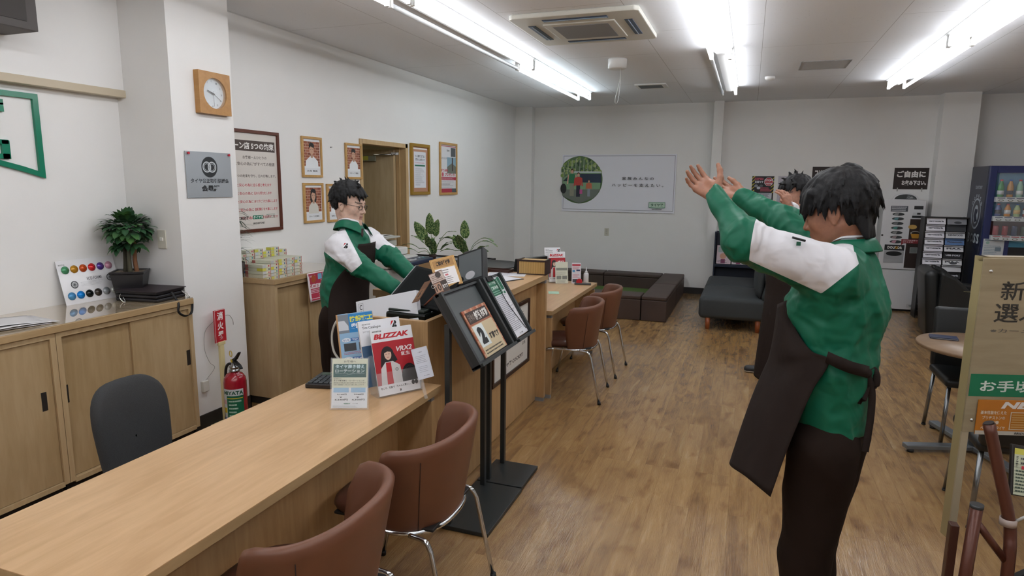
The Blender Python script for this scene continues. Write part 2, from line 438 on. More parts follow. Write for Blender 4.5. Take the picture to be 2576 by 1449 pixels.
# ================================================================ CEILING LIGHTS (rows of bare twin tubes)
M_FIX = C('#cfd0d0', .35); M_STEEL = C('#b5b8ba', .25, .9); M_SOCK = C('#d8d8d6', .4)
def tube_mat(name, col, k):
    t = NT(name); t.b.inputs['Base Color'].default_value = lin('#ffffff'); t.b.inputs['Emission Color'].default_value = lin(col); t.b.inputs['Emission Strength'].default_value = k
    return t.m
TS = 15
M_T1 = tube_mat('tube_white', '#f9fbff', TS); M_T2 = tube_mat('tube_cool', '#ecf9ff', TS); M_OFF = C('#c9cdd0', .15)
LROWS = [(-2.16, 'left'), (-.32, 'middle'), (1.49, 'right')]
LEN = 2.45
def light(xc, y0, dead=(), cool=False, label='', off_all=False):
    t = thing('ceiling_light', label, 'ceiling light', (xc, y0, ZC), 0, 'long twin-tube lights under the ceiling')
    b = MB(M_FIX)
    for (x0, z0, x1, z1) in ((-.105, 0, -.105, -.008), (-.105, -.008, -.035, -.06), (-.035, -.06, .035, -.06), (.035, -.06, .105, -.008), (.105, -.008, .105, 0)):
        b.quad((x0, 0, z0), (x1, 0, z1), (x1, LEN, z1), (x0, LEN, z0))
    for y in (0, LEN):
        b.quad((-.105, y, 0), (-.105, y, -.008), (.105, y, -.008), (.105, y, 0)); b.quad((-.105, y, -.008), (-.035, y, -.06), (.035, y, -.06), (.105, y, -.008))
    b.build('housing', t)
    for sx in (-1, 1):
        m = M_OFF if sx in dead else (M_T2 if cool else M_T1)
        MB(m).cyl((sx*.078, .035, -.09), (sx*.078, LEN-.035, -.09), .0165, seg=14).build('fluorescent_tube', t)
        for y in (.012, LEN-.034): MB(M_SOCK).box(sx*.078-.016, sx*.078+.016, y, y+.022, -.11, -.02, bev=.005).build('tube_socket', t)
    return t
names = {0: 'first', 1: 'second'}
for xc, nm in LROWS:
    for k in range(-3, 2):  # rearmost unseen lights are added to brighten the near end
        y0 = 3.80 + k*LEN - (.03 if nm == 'right' else 0)
        dead = ()
        if nm == 'left' and k == 0: dead = (-1,)
        if nm == 'middle' and k == 1: dead = (-1,)
        if k < 0: lab = 'twin-tube ceiling light in the %s row, %s behind the photographer' % (nm, ('farthest', 'far', 'just')[k+3])
        elif nm == 'left': lab = ('nearer twin-tube light in the left row, its outer tube dark', 'farther twin-tube light in the left row, bluish glow, beside the unlit one')[k]
        elif nm == 'middle': lab = ('nearer twin-tube light in the middle row, running off the top edge', 'farther twin-tube light in the middle row with one dark tube')[k]
        else: lab = ('nearer twin-tube light in the right row, cut by the photo edge', 'farther twin-tube light in the right row, both tubes lit')[k]
        light(xc, y0, dead, nm == 'left' and k == 1, lab)

# ceiling cassette air conditioner
t = thing('ceiling_air_conditioner', 'square white four-way air conditioner cassette set in the ceiling', 'air conditioner', (-1.265, 5.10, ZC))
IV = C('#d9d8cf', .4); DK = C('#3a4a63', .4)
b = MB(IV).prism([(-.475+.03, -.475), (.475-.03, -.475), (.475, -.445), (.475, .445), (.445, .475), (-.445, .475), (-.475, .445), (-.475, -.445)], -.035, 0, bev=.008)
b.build('panel', t)
MB(IV).box(-.27, .27, -.27, .27, -.045, -.034, bev=.004).build('intake_frame', t)
gm = NT('intake_grille'); wv = gm.n('ShaderNodeTexWave'); wv.inputs['Scale'].default_value = 60; gm.l(gm.coords(), wv.inputs['Vector']); gm.l(gm.ramp(wv.outputs['Color'], [(.3, '#6f7073'), (.7, '#a3a4a6')]), gm.b.inputs['Base Color'])
MB(gm.m).box(-.21, .21, -.21, .21, -.048, -.044).build('intake_grille', t)
for a in range(4):
    M = Matrix.Rotation(a*PI/2, 4, 'Z')
    v = MB(DK).box(-.24, .24, .335, .395, -.039, -.034, bev=.002, M=M).use(C('#9fb0c4', .3)).box(-.235, .235, .36, .366, -.043, -.036, M=M)
    v.build('air_slot', t)
# ceiling fittings
t = thing('emergency_sign_base', 'round white fitting with a hanging pull cord on the ceiling', 'ceiling fitting', (-1.30, 6.53, ZC))
MB(C('#e6e6e4', .3)).lathe([(0, 0), (.09, 0), (.092, -.01), (.09, -.085), (.075, -.095), (0, -.095)]).build('housing', t)
MB(C('#d0d0cd', .3)).tube([(.03, 0, -.09), (.035, 0, -.2), (.02, .0, -.38), (.0, 0, -.42), (-.012, 0, -.38), (.028, 0, -.2), (.03, 0, -.09)], .0022, 6, sub=4).build('pull_cord', t)
t = thing('ceiling_vent', 'small white ceiling vent with a grey slatted grille', 'vent', (-1.22, 8.34, ZC))
v = MB(C('#dededc', .4)).box(-.19, .19, -.17, .17, -.018, 0, bev=.004); v.build('vent_frame', t)
MB(C('#5f6163', .6)).box(-.15, .13, -.13, .10, -.022, -.017).build('vent_grille', t)
t = MB(C('#9c9ea0', .5)).box(-.22, .22, -.245, -.235, -.006, 0).box(-.22, .22, .235, .245, -.006, 0).box(-.225, -.215, -.24, .24, -.006, 0).box(.215, .225, -.24, .24, -.006, 0).use(C('#bcbdbe', .8)).box(-.215, .215, -.235, .235, -.004, 0)
t = t.build('ceiling_hatch'); t.location = (.62, 7.43, ZC); tag(t, 'flush rectangular access hatch outlined in grey on the ceiling', 'hatch')
t = thing('smoke_detector', 'small round white smoke detector on the ceiling', 'smoke detector', (.13, 8.05, ZC))
MB(C('#e4e4e2', .35)).lathe([(0, 0), (.055, 0), (.055, -.02), (.045, -.035), (0, -.045)]).build('housing', t)
MB(C('#a9a9a7', .4)).lathe([(.046, -.024), (.0505, -.026), (.046, -.03)]).build('sensor_ring', t)
# dark cabinet hung high on the left wall
t = thing('wall_speaker', 'dark grey boxy fixture high on the left wall', 'wall fixture', (XL+.062, 0, 2.43))
MB(C('#4b4644', .6)).box(0, .26, 1.6, 2.455, .0, .42, bev=.003).build('casing', t)
MB(C('#3b3735', .7)).box(.26, .264, 1.66, 2.40, .04, .38).build('grille', t)
# ================================================================ CABINETS
def sliding_cabinet(label, x0, x1, y0, y1, ztop, seamY, handles, near_end=True):
    "front faces +X; two sliding doors; door in front is the one beyond the seam"
    t = thing('storage_cabinet', label, 'cabinet', (x1, (y0+y1)/2, 0))
    L = Matrix.Translation((-x1, -(y0+y1)/2, 0))
    b = MB(CAB_F)
    b.box(x0, x1-.05, y0, y1, .06, ztop-.04, M=L)                       # carcass
    b.box(x1-.05, x1, y0, y0+.028, .06, ztop-.04, M=L).box(x1-.05, x1, y1-.028, y1, .06, ztop-.04, M=L)
    b.box(x1-.05, x1, y0+.028, y1-.028, ztop-.07, ztop-.04, M=L).box(x1-.05, x1, y0+.028, y1-.028, .05, .075, M=L)
    b.build('carcass', t)
    MB(C('#2c2622', .7)).box(x0+.02, x1-.05, y0+.01, y1-.01, 0, .06, M=L).build('plinth', t)
    for k, (a, c, dx) in enumerate(((y0+.029, seamY+.02, .028), (seamY, y1-.029, .012))):
        d = MB(CAB_Z).box(x1-dx-.014, x1-dx, a, c, .077, ztop-.072, bev=.0015, M=L).build('sliding_door', t)
        hy = handles[k]
        MB(C('#26221f', .5)).box(x1-dx-.002, x1-dx+.0015, hy-.014, hy+.014, .49, .59, bev=.001, M=L).build('recessed_handle', d)
    return t
ZC1 = .93
sliding_cabinet('low wood-print storage cabinet against the left wall, under the folded papers', XL+.005, -3.34, 1.33, 2.245, ZC1, 1.79, (1.39, 2.165))
sliding_cabinet('low wood-print storage cabinet with two sliding doors beside the white pillar, under the potted tree', XL+.005, -3.34, 2.248, 3.128, ZC1, 2.69, (2.29, 3.085))
t = MB(LAM_EDGE).box(XL+.001, -3.325, 1.33, 3.132, ZC1-.04, ZC1-.004, bev=.002).use(CAB_TOP).box(XL+.002, -3.33, 1.332, 3.13, ZC1-.0045, ZC1)
tag(t.build('cabinet_worktop'), 'long glossy covered top over the two low cabinets by the left wall', 'worktop')
ZC2 = .972
sliding_cabinet('tan storage cabinet behind the white pillar, under the stacked flat boxes', XLW+.01, -3.205, 3.75, 4.65, ZC2, 4.155, (3.775, 4.60))
t = MB(LAM_EDGE).box(XLW+.002, -3.19, 3.735, 4.66, ZC2-.04, ZC2-.003, bev=.002).use(CAB_TOP).box(XLW+.003, -3.195, 3.74, 4.655, ZC2-.0035, ZC2)
tag(t.build('cabinet_worktop'), 'glossy covered top of the cabinet behind the pillar', 'worktop')

# ================================================================ COUNTERS
ZD = .71
M_FOOT = C('#8c8f94', .4, .3)
def desk(label, x0, x1, y0, y1):
    t = thing('counter_desk', label, 'desk', ((x0+x1)/2, (y0+y1)/2, 0))
    L = Matrix.Translation((-(x0+x1)/2, -(y0+y1)/2, 0))
    MB(LAM_Y).box(x0, x1, y0, y1, ZD-.004, ZD, bev=.001, M=L).use(LAM_EDGE).box(x0, x1, y0, y1, ZD-.035, ZD-.004, M=L).build('tabletop', t)
    for y in (y0+.06, y1-.045):
        s = MB(LAM_Z).box(x0+.03, x1-.012, y-.035, y, .03, ZD-.062, bev=.002, M=L).build('side_panel', t)
        MB(M_FOOT).box(x1-.07, x1-.014, y-.033, y-.002, ZD-.062, ZD-.035, M=L).build('spacer', s)
        MB(M_FOOT).box(x1-.10, x1-.014, y-.034, y-.001, 0, .03, M=L).build('foot', s)
    MB(LAM_Z).box(x1-.22, x1-.20, y0+.06, y1-.08, .035, ZD-.035, M=L).build('modesty_panel', t)
    return t
desk('long empty low counter desk in the foreground with brown chairs pushed to it', -1.965, -1.345, .955, 2.705)
desk('farther low counter desk holding brochures, bottle and stapler', -1.965, -1.365, 4.66, 6.22)
# near tall counter: an open-topped box
ZT = 1.013
t = thing('register_counter', 'tall open-topped counter box holding the register, behind the magazine stand', 'counter', (-1.75, 3.11, 0))
L = Matrix.Translation((1.75, -3.11, 0))
MB(LAM_Z).box(-1.45, -1.42, 2.715, 3.495, .008, ZT, bev=.0015, M=L).build('front_panel', t)
MB(LAM_Z).box(-1.90, -1.45, 2.715, 2.745, .008, ZT, bev=.0015, M=L).build('side_panel', t)
MB(LAM_Z).box(-1.90, -1.45, 3.465, 3.495, .008, ZT, bev=.0015, M=L).build('side_panel', t)
MB(LAM_Y).box(-1.90, -1.45, 2.745, 3.465, .79, .82, M=L).build('inner_shelf', t)
t = thing('service_counter', 'tall middle counter with a framed notice on its front', 'counter', (-1.8, 4.07, 0))
L = Matrix.Translation((1.8, -4.07, 0))
MB(LAM_Y).box(-2.22, -1.40, 3.50, 4.645, .996, 1.0, bev=.001, M=L).use(LAM_EDGE).box(-2.22, -1.40, 3.50, 4.645, .96, .996, M=L).build('countertop', t)
MB(LAM_Z).box(-1.495, -1.475, 3.53, 4.60, .008, .96, M=L).build('front_panel', t)
s = MB(LAM_Z).box(-2.2, -1.405, 4.60, 4.64, .03, .93, bev=.002, M=L).build('end_panel', t)
MB(M_FOOT).box(-1.49, -1.41, 4.602, 4.638, 0, .03, M=L).build('foot', s)
MB(M_FOOT).box(-1.47, -1.41, 4.602, 4.638, .93, .96, M=L).build('spacer', s)
MB(LAM_Z).box(-2.2, -1.475, 3.50, 3.53, .008, .96, M=L).build('end_panel', t)

# ================================================================ BARREL CHAIRS
def leather(name, col):
    t = NT(name); v = t.coords()
    n = t.noise(v, 420, 2, .6); c = t.noise(v, 3, 3, .5)
    t.l(t.ramp(c, [(.3, shade(col, .9)), (.7, shade(col, 1.06))]), t.b.inputs['Base Color'])
    t.bump(n, .12, .001); t.b.inputs['Roughness'].default_value = .42
    return t.m
M_LEA = leather('brown_leather', '#704733'); M_LEAD = leather('brown_leather_seat', '#5a362a')
M_CHR = C('#cfd2d6', .09, 1); M_BLK = C('#141414', .5)
def chair_at(label, x, y, rz=0):
    "barrel chair that looks towards -X"
    t = thing('barrel_chair', label, 'chair', (x, y, 0), rz, 'brown barrel-back chairs at the counters')
    n = 33; A = math.radians(98)
    top = .752; zb = .415
    rows_o, rows_i = [], []
    def prof(k):
        th = -A + 2*A*k/(n-1); u = abs(th)/A
        zt = top - .012*u**2
        e = (u-.86)/.14
        if e > 0: zt = zt - .085*(1-math.sqrt(max(0, 1-e**2)))
        return th, zt
    th_ = []
    NS = 9
    for s in range(NS+1):
        ro, ri = [], []
        for k in range(n):
            th, zt = prof(k); f = s/NS; z = zb+(zt-zb)*f
            fr = (z-zb)/(top-zb)
            rx = .195+.005*fr; ry = .222+.075*fr; cx = .0+.045*fr
            th2 = th*(1-.10*(1-fr)**2*(abs(th)/A)**6)
            c, sn = math.cos(th2), math.sin(th2)
            ex = 2.35
            cc = math.copysign(abs(c)**(2/ex), c); ss = math.copysign(abs(sn)**(2/ex), sn)
            thick = .036
            edge = 1 - .35*(f > .97)
            ro.append(Vector((cx+rx*cc, ry*ss, z)))
            ri.append(Vector((cx+(rx-thick)*cc, (ry-thick)*ss, z)))
        rows_o.append(ro); rows_i.append(ri)
    # rounded rim between outer and inner skins
    rim = []
    for q in (.25, .5, .75):
        r = []
        for k in range(n):
            a, b2 = rows_o[-1][k], rows_i[-1][k]
            r.append(a.lerp(b2, q)+Vector((0, 0, .014*math.sin(PI*q))))
        rim.append(r)
    rows = rows_o+rim+rows_i[::-1]
    b = MB(M_LEA).grid(rows)
    # close the two upright ends
    for k in (0, n-1):
        for s in range(NS):
            q = (rows_o[s][k], rows_o[s+1][k], rows_i[s+1][k], rows_i[s][k])
            b.quad(*q)
    bmesh.ops.remove_doubles(b.bm, verts=list(b.bm.verts), dist=.0004); bmesh.ops.recalc_face_normals(b.bm, faces=list(b.bm.faces))
    for f in b.bm.faces: f.smooth = True
    back = b.build('backrest', t)
    for sg in (-1, 1):
        k = int((n-1)*(.5+sg*.26))
        MB(C('#33201a', .8)).tube([rows_o[s][k]*1.0+Vector((.002, sg*.001, 0)) for s in range(NS)], .0014, 5).build('seam', back)
    # seat pad
    pts = []
    for k in range(40):
        a = 2*PI*k/40; c, sn = math.cos(a), math.sin(a)
        rx = .18 if c > 0 else .295
        ex = 3.2
        pts.append((rx*math.copysign(abs(c)**(2/ex), c), .205*math.copysign(abs(sn)**(2/ex), sn)))
    sb = MB(M_LEAD)
    rws = []
    for z, kx in ((.425, .90), (.428, .97), (.445, 1.0), (.462, .985), (.468, .94), (.470, .6), (.468, .25), (.467, .02)):
        rws.append([(x*kx, y*kx, z + (.012*max(0, -x/.285)**2*(-1))) for x, y in pts])
    sb.grid(rws, closed=True); bmesh.ops.recalc_face_normals(sb.bm, faces=list(sb.bm.faces))
    sb.build('seat', t)
    MB(C('#1d1917', .6)).box(-.24, .18, -.18, .18, .415, .427, bev=.004).build('seat_base', t)
    ring = [Vector((.195*math.copysign(abs(math.cos(a))**.8, math.cos(a))*(1 if math.cos(a) > 0 else 1.3), .222*math.copysign(abs(math.sin(a))**.8, math.sin(a)), .412)) for a in [2*PI*k/48 for k in range(48)]]
    MB(M_CHR).tube(ring, .0095, 10, closed=True).build('seat_ring', t)
    for sx, sy in ((1, 1), (1, -1), (-1, 1), (-1, -1)):
        a = Vector((.10*sx, .213*sy, .410)); bq = Vector((.165*sx, .218*sy, .400)); c = Vector((.19*sx, .222*sy, .365)); d2 = Vector((.265*sx, .228*sy, .012))
        path = catmull([a, bq, c], 5)+[c.lerp(d2, .5), d2]
        lg = MB(M_CHR).tube(path, .0095, 10).build('leg', t)
        MB(M_BLK).cyl(d2+Vector((0, 0, .012)), d2+Vector((.003*sx, 0, -.012)), .0125, .0135, 12).build('foot_cap', lg)
    return t
ch = chair_at('brown leather barrel chair nearest the camera, cut by the bottom edge', -1.20, 1.47, .02)
dup(ch, 'brown leather barrel chair at the foreground desk beside the black magazine stand', loc=(-1.19, 2.12, 0), rz=.03)
dup(ch, 'brown leather barrel chair at the farther desk, the one close to the tall counter', loc=(-1.265, 4.90, 0), rz=.06)
dup(ch, 'brown leather barrel chair at the farther desk, the one toward the padded benches', loc=(-1.26, 5.64, 0), rz=-.02)

# dark task chair behind the foreground desk
t = thing('office_chair', 'charcoal fabric office chair behind the empty foreground desk', 'chair', (-2.06, 1.82, 0), math.radians(4))
fab = NT('charcoal_fabric'); nn = fab.noise(fab.coords(), 500, 2); fab.l(fab.ramp(nn, [(.3, '#2b2c2d'), (.7, '#3a3b3c')]), fab.b.inputs['Base Color']); fab.b.inputs['Roughness'].default_value = .9; fab.bump(nn, .3, .001)
M_FAB = fab.m
def pad(w0, w1, h, th, bend, m, zc, xo, lean):
    "upright pad in YZ, wider at w0 (top)"
    b = MB(m); rows = []
    N = 40
    for (ox, k) in ((-th/2, .90), (-th/2*.6, .98), (0, 1), (th/2*.6, .98), (th/2, .90), (th/2*1.05, .5), (th/2*1.05, .02)):
        r = []
        for q in range(N):
            a = 2*PI*q/N; c, s = math.cos(a), math.sin(a)
            y = math.copysign(abs(c)**.62, c); z = math.copysign(abs(s)**.62, s)
            w = w0*(1+z)/2+w1*(1-z)/2
            y *= w*k; zz = z*h*k
            r.append((xo+ox+bend*(y/w0)**2+lean*zz, y, zc+zz))
        rows.append(r)
    rows.insert(0, [(xo-th/2*1.02+bend*(p[1]*.02/w0)**2+lean*(p[2]-zc)*.02, p[1]*.02, zc+(p[2]-zc)*.02) for p in rows[0]])
    b.grid(rows, closed=True); bmesh.ops.recalc_face_normals(b.bm, faces=list(b.bm.faces)); return b
pad(.185, .15, .235, .055, .035, M_FAB, .655, -.24, -.12).build('backrest', t)
sp = []
b = MB(M_FAB); rows = []
for z, k in ((.42, .9), (.425, .98), (.45, 1), (.475, .97), (.482, .8), (.484, .02)):
    rows.append([(.23*k*math.copysign(abs(math.cos(a))**.6, math.cos(a)), .235*k*math.copysign(abs(math.sin(a))**.6, math.sin(a)), z) for a in [2*PI*q/36 for q in range(36)]])
b.grid(rows, closed=True); bmesh.ops.recalc_face_normals(b.bm, faces=list(b.bm.faces)); b.build('seat', t)
MB(M_BLK).box(-.2, .15, -.15, .15, .40, .425, bev=.01).cyl((0, 0, .12), (0, 0, .41), .025).build('gas_column', t)
MB(M_BLK).tube([(-.1, 0, .41), (-.25, 0, .42), (-.30, 0, .5), (-.275, 0, .62)], .018, 10, sub=5).build('back_support', t)
for k in range(5):
    a = 2*PI*k/5+.3
    lg = MB(M_BLK).tube([(0, 0, .11), (.15*math.cos(a), .15*math.sin(a), .10), (.28*math.cos(a), .28*math.sin(a), .065)], [.025, .02, .014], 10).build('base_leg', t)
    MB(C('#1b1b1b', .4)).cyl((.285*math.cos(a)-.02*math.sin(a), .285*math.sin(a)+.02*math.cos(a), .028), (.285*math.cos(a)+.02*math.sin(a), .285*math.sin(a)-.02*math.cos(a), .028), .027).build('castor', lg)
# ================================================================ helpers for printed boards and leaves
def frame3(bl, br, tl):
    bl, br, tl = Vector(bl), Vector(br), Vector(tl)
    return mtx(bl, br-bl, tl-bl), (br-bl).length, (tl-bl).length
def on_wall_left(y0, z0, x): return mtx((x, y0, z0), (0, 1, 0), (0, 0, 1))
def on_wall_back(x0, z0, y): return mtx((x0, y, z0), (1, 0, 0), (0, 0, 1))
def framed(label, M, w, h, bar, depth, fcol, draw, cat='picture', name='framed_picture', group=None, back='#efeeea'):
    t = thing(name, label, cat, M=M, group=group)
    f = MB(fcol if not isinstance(fcol, str) else C(fcol, .4))
    f.box(0, w, 0, bar, 0, depth, bev=.002).box(0, w, h-bar, h, 0, depth, bev=.002).box(0, bar, bar, h-bar, 0, depth, bev=.002).box(w-bar, w, bar, h-bar, 0, depth, bev=.002)
    f.build('frame', t)
    g = Gfx(depth*.35); g.rect(bar, bar, w-bar, h-bar, back)
    draw(g, bar, bar, w-bar, h-bar)
    g.build('print', t)
    return t
BR = C('#1c1a1a', .5)
def b_mark(g, x, y, s, dark='#15171a', red='#d4202c'):
    "the slanted B mark"
    g.poly([(x+.30*s, y+s), (x+.62*s, y+s), (x+.10*s, y+.42*s)], red)
    g.poly([(x+.66*s, y+s), (x+.80*s, y+s), (x+.92*s, y+.90*s), (x+.92*s, y+.66*s), (x+.80*s, y+.56*s), (x+.64*s, y+.56*s)], dark)
    g.poly([(x+.12*s, y), (x+.62*s, y+.80*s), (x+.60*s, y+.5*s), (x+.52*s, y+.12*s)], dark)
    g.poly([(x+.60*s, y+.5*s), (x+.80*s, y+.5*s), (x+.93*s, y+.40*s), (x+.90*s, y+.1*s), (x+.74*s, y), (x+.12*s, y), (x+.30*s, y+.12*s), (x+.58*s, y+.12*s)], dark)
def figure(g, cx, y0, h, body='#e9ecef', hair='#1d1a1a', skin='#c99f86', long_hair=False, w=1.0):
    "small printed half-figure"
    hr = h*.17
    if long_hair: g.circ(cx, y0+h*.66, hr*1.15, hair, hr*1.75)
    g.poly([(cx-hr*2.4*w, y0), (cx-hr*2.2*w, y0+h*.30), (cx-hr*.6, y0+h*.48), (cx+hr*.6, y0+h*.48), (cx+hr*2.2*w, y0+h*.30), (cx+hr*2.4*w, y0)], body)
    g.rect(cx-hr*.38, y0+h*.42, cx+hr*.38, y0+h*.55, shade(skin, .9))
    g.circ(cx, y0+h*.88, hr*.98, hair, hr*.75)
    g.circ(cx, y0+h*.72, hr*.78, skin, hr*1.05)
    g.poly([(cx-hr*.85, y0+h*.78), (cx-hr*.3, y0+h*.86), (cx+hr*.85, y0+h*.80), (cx+hr*.7, y0+h*.95), (cx-hr*.7, y0+h*.96)], hair)
    for s in (-1, 1): g.rect(cx+s*hr*.32-hr*.15, y0+h*.735, cx+s*hr*.32+hr*.15, y0+h*.75, '#3a2a26')
    g.rect(cx-hr*.2, y0+h*.645, cx+hr*.2, y0+h*.655, '#9a5a52')
def bricks(g, x0, y0, x1, y1, rows=9, cols=4):
    g.rect(x0, y0, x1, y1, '#c9a58f'); h = (y1-y0)/rows; w = (x1-x0)/cols; g.up()
    cc = ['#96553a', '#8a4a33', '#a3624a', '#7c4431']
    for r in range(rows):
        x = x0-(w/2 if r % 2 else 0); k = 0
        while x < x1-1e-6:
            a, b = max(x, x0)+w*.04, min(x+w, x1)-w*.04
            if b > a: g.rect(a, y0+r*h+h*.1, b, y0+(r+1)*h-h*.08, cc[(r*3+k*7) % 4], True)
            x += w; k += 1
M_WOODF = laminate('pale_frame_wood', '#c9a266', '#b88d50', 'Z', .4)

# ---------------- shop logo on the left wall
t = thing('shop_logo_sign', 'large green shop logo with a lettered flag outline on the left wall', 'sign', M=on_wall_left(.75, 1.55, XL))
G = C('#0d7a5c', .18)
b = MB(G)
def bar(pts, z0=.0, z1=.018): b.prism(pts, z0, z1)
T_ = .030
top, botr = .600, .146   # local heights
bar([(T_, top-T_), (1.873-T_, top-T_), (1.873-T_, top), (T_, top)])
bar([(1.873-T_, botr), (1.873, botr-.018), (1.873, top), (1.873-T_, top)])
low = [(1.873-1.873*k/16, botr-.018+.16*math.sin(PI*k/16)**.9) for k in range(17)]
for a, c in zip(low, low[1:]): bar([(c[0], c[1]), (a[0], a[1]), (a[0], a[1]+T_), (c[0], c[1]+T_)], 0, .0176)
bar([(0, botr), (T_, botr), (T_, top), (0, top)])
b.build('flag_outline', t)
for k, ch_ in enumerate('タイヤ'):
    g = Gfx(.012); g.text(ch_, .14+k*.38, .26, .46+k*.38, .53, C('#151515', .2), .03); g.build('letter', t, solid=.02)
# last character, strokes built as bars
b = MB(G)
x0 = 1.25
for (a, c, d_, e) in ((.02, .24, .14, .275), (.05, .44, .075, .52), (.0, .33, .15, .36), (.02, .40, .13, .43), (.06, .02, .09, .33), (.0, .10, .15, .13), (.03, .18, .13, .2)): b.box(x0+a, x0+d_, .22+c*.6, .22+e*.6, 0, .018)
xr = 1.455
for (a, c, d_, e) in ((-.0, .455, .23, .50), (-.0, .40, .035, .47), (.195, .40, .23, .47), (.035, .365, .18, .405), (.03, .14, .07, .40), (.155, .26, .195, .405), (.06, .235, .195, .275), (.06, .14, .235, .175), (.06, .02, .235, .06), (.20, .02, .24, .17)):
    b.box(xr+a, xr+d_, .22+(c-.0)*.66, .22+e*.66, 0, .018)
b.build('letter', t)
g = Gfx(.01); g.text('BRIDGESTONE', .75, .04, 1.625, .10, C('#231815', .3), .02, .2); g.build('maker_name', t)

# ---------------- colour sample board
M, w, h = frame3((-3.775, 2.625, ZC1), (-3.775, 2.995, ZC1), (-3.838, 2.625, ZC1+.262))
t = thing('colour_sample_board', 'white colour sample board with twelve round coloured discs leaning on the left wall', 'sample board', M=M)
MB(C('#e6e6e9', .12, alpha=.95)).box(0, w, 0, h, -.004, 0, bev=.001).build('board', t)
g = Gfx(.0002)
g.text('BRIDGESTONE', .012, h-.03, .05, h-.022, '#222222')
g.text('ECO FORME', .165, .135, .262, .155, '#4a4a50'); g.lines(.12, .10, .27, .13, 4, '#9a9aa0', .18, .2)
for cx, cy in ((.08, .118), (.315, .135)):
    g.ring(cx, cy, .018, .023, '#2e3034'); g.circ(cx, cy, .018, '#c4c6c9')
    for k in range(12): g.line(cx, cy, cx+.018*math.cos(k*PI/6), cy+.018*math.sin(k*PI/6), .0018, '#4a4d52')
    g.circ(cx, cy, .006, '#5a5c60')
g.build('print', t)
top_c = ['#4f9a6e', '#c28b24', '#c9541f', '#d82a2e', '#5a3c96', '#d39ab0']; low_c = ['#4f93c4', '#0a86dd', '#10181a', '#38302a', '#9aa0a5', '#d9dcd6']
for k in range(6):
    for row, cc in ((h-.058, top_c), (.052, low_c)):
        d_ = MB(C(cc[k], .15, .25)).lathe([(0, .0), (.0235, 0), (.024, .003), (.0, .0095)], (.045+k*.056, row, .0003), 28)
        d_.build('colour_disc', t)

# ---------------- potted tree (money-tree style)
def leaf_mesh(b, base, d, L, W, curl=.3, nrm=None, fold=.15, wave=0, seg=6):
    "one leaf: pointed oval strip bending with gravity"
    d = Vector(d).normalized(); up = Vector(nrm) if nrm else Vector((0, 0, 1))
    side = d.cross(up)
    if side.length < 1e-3: side = Vector((1, 0, 0))
    side.normalize(); up = side.cross(d).normalized()
    p = Vector(base); rows = []
    for k in range(seg+1):
        f = k/seg; wd = W*math.sin(PI*min(1, f*.93+.07))**.75*(1-.25*f)
        if k == seg: wd = W*.02
        up = side.cross(d).normalized()
        wv = wave*math.sin(f*9)*W
        rows.append([p-side*wd+up*(fold*wd+wv), p-side*wd*.5+up*fold*wd*.4, p, p+side*wd*.5+up*fold*wd*.4, p+side*wd+up*(fold*wd-wv)])
        d = (d-Vector((0, 0, curl/seg))).normalized(); p = p+d*L/seg
    b.grid(rows)
def leafm(name, cols, varieg=0):
    t = NT(name); v = t.coords()
    n = t.noise(v, 9, 2)
    c = t.ramp(n, [(k/(len(cols)-1)*.5+.25, x) for k, x in enumerate(cols)])
    if varieg:
        s = t.noise(v, 75, 3, .6); c = t.mix(t.ramp(s, [(.47, 0.0), (.56, .85)]), c, '#a9bd7e')
    t.l(c, t.b.inputs['Base Color']); t.b.inputs['Roughness'].default_value = .45
    return t.m
M_LEAF1 = leafm('dark_leaf', ['#223f2a', '#325a39', '#55803c'])
px_, py_ = -3.70, 3.0
t = thing('potted_tree', 'bushy artificial tree with three trunks in a square black pot', 'plant', (px_, py_, ZC1), math.radians(38))
b = MB(C('#1d1c1f', .35))
rows = [[(-.07, -.07, 0), (.07, -.07, 0), (.07, .07, 0), (-.07, .07, 0)], [(-.092, -.092, .155), (.092, -.092, .155), (.092, .092, .155), (-.092, .092, .155)],
        [(-.097, -.097, .16), (.097, -.097, .16), (.097, .097, .16), (-.097, .097, .16)], [(-.097, -.097, .172), (.097, -.097, .172), (.097, .097, .172), (-.097, .097, .172)],
        [(-.087, -.087, .172), (.087, -.087, .172), (.087, .087, .172), (-.087, .087, .172)], [(-.084, -.084, .155), (.084, -.084, .155), (.084, .084, .155), (-.084, .084, .155)]]
b.grid(rows, closed=True, smooth=False); b.quad(*rows[0][::-1]); b.build('pot', t)
pb = NT('pebbles'); vo = pb.n('ShaderNodeTexVoronoi'); vo.inputs['Scale'].default_value = 110; pb.l(pb.coords(), vo.inputs['Vector']); pb.l(pb.ramp(vo.outputs['Distance'], [(.0, '#c9b79c'), (.6, '#5c5044')]), pb.b.inputs['Base Color']); pb.bump(vo.outputs['Distance'], .8, .004)
MB(pb.m).box(-.086, .086, -.086, .086, .14, .164).build('pebbles', t)
for k, (x, y, c) in enumerate(((-.03, .02, '#3d3a2c'), (.005, -.015, '#4c4a3a'), (.04, .005, '#7a5236'))):
    MB(C(c, .8)).tube([(x, y, .15), (x*.8, y, .24), (x*.9+.005, y, .36)], [.014, .012, .011], 10, sub=3).build('trunk', t)
rr = random.Random(3)
lb = MB(M_LEAF1)
for k in range(230):
    a = rr.uniform(0, 2*PI); e = math.asin(rr.uniform(-.55, 1)); R_ = .06+.045*rr.random()
    d_ = Vector((math.cos(a)*math.cos(e), math.sin(a)*math.cos(e), math.sin(e)))
    base = Vector((.005, 0, .435))+Vector((d_.x*R_*1.15, d_.y*R_*1.15, d_.z*R_*.85))
    leaf_mesh(lb, base, d_+Vector((0, 0, .15)), rr.uniform(.055, .08), rr.uniform(.018, .027), rr.uniform(.7, 1.5), fold=.08, seg=5)
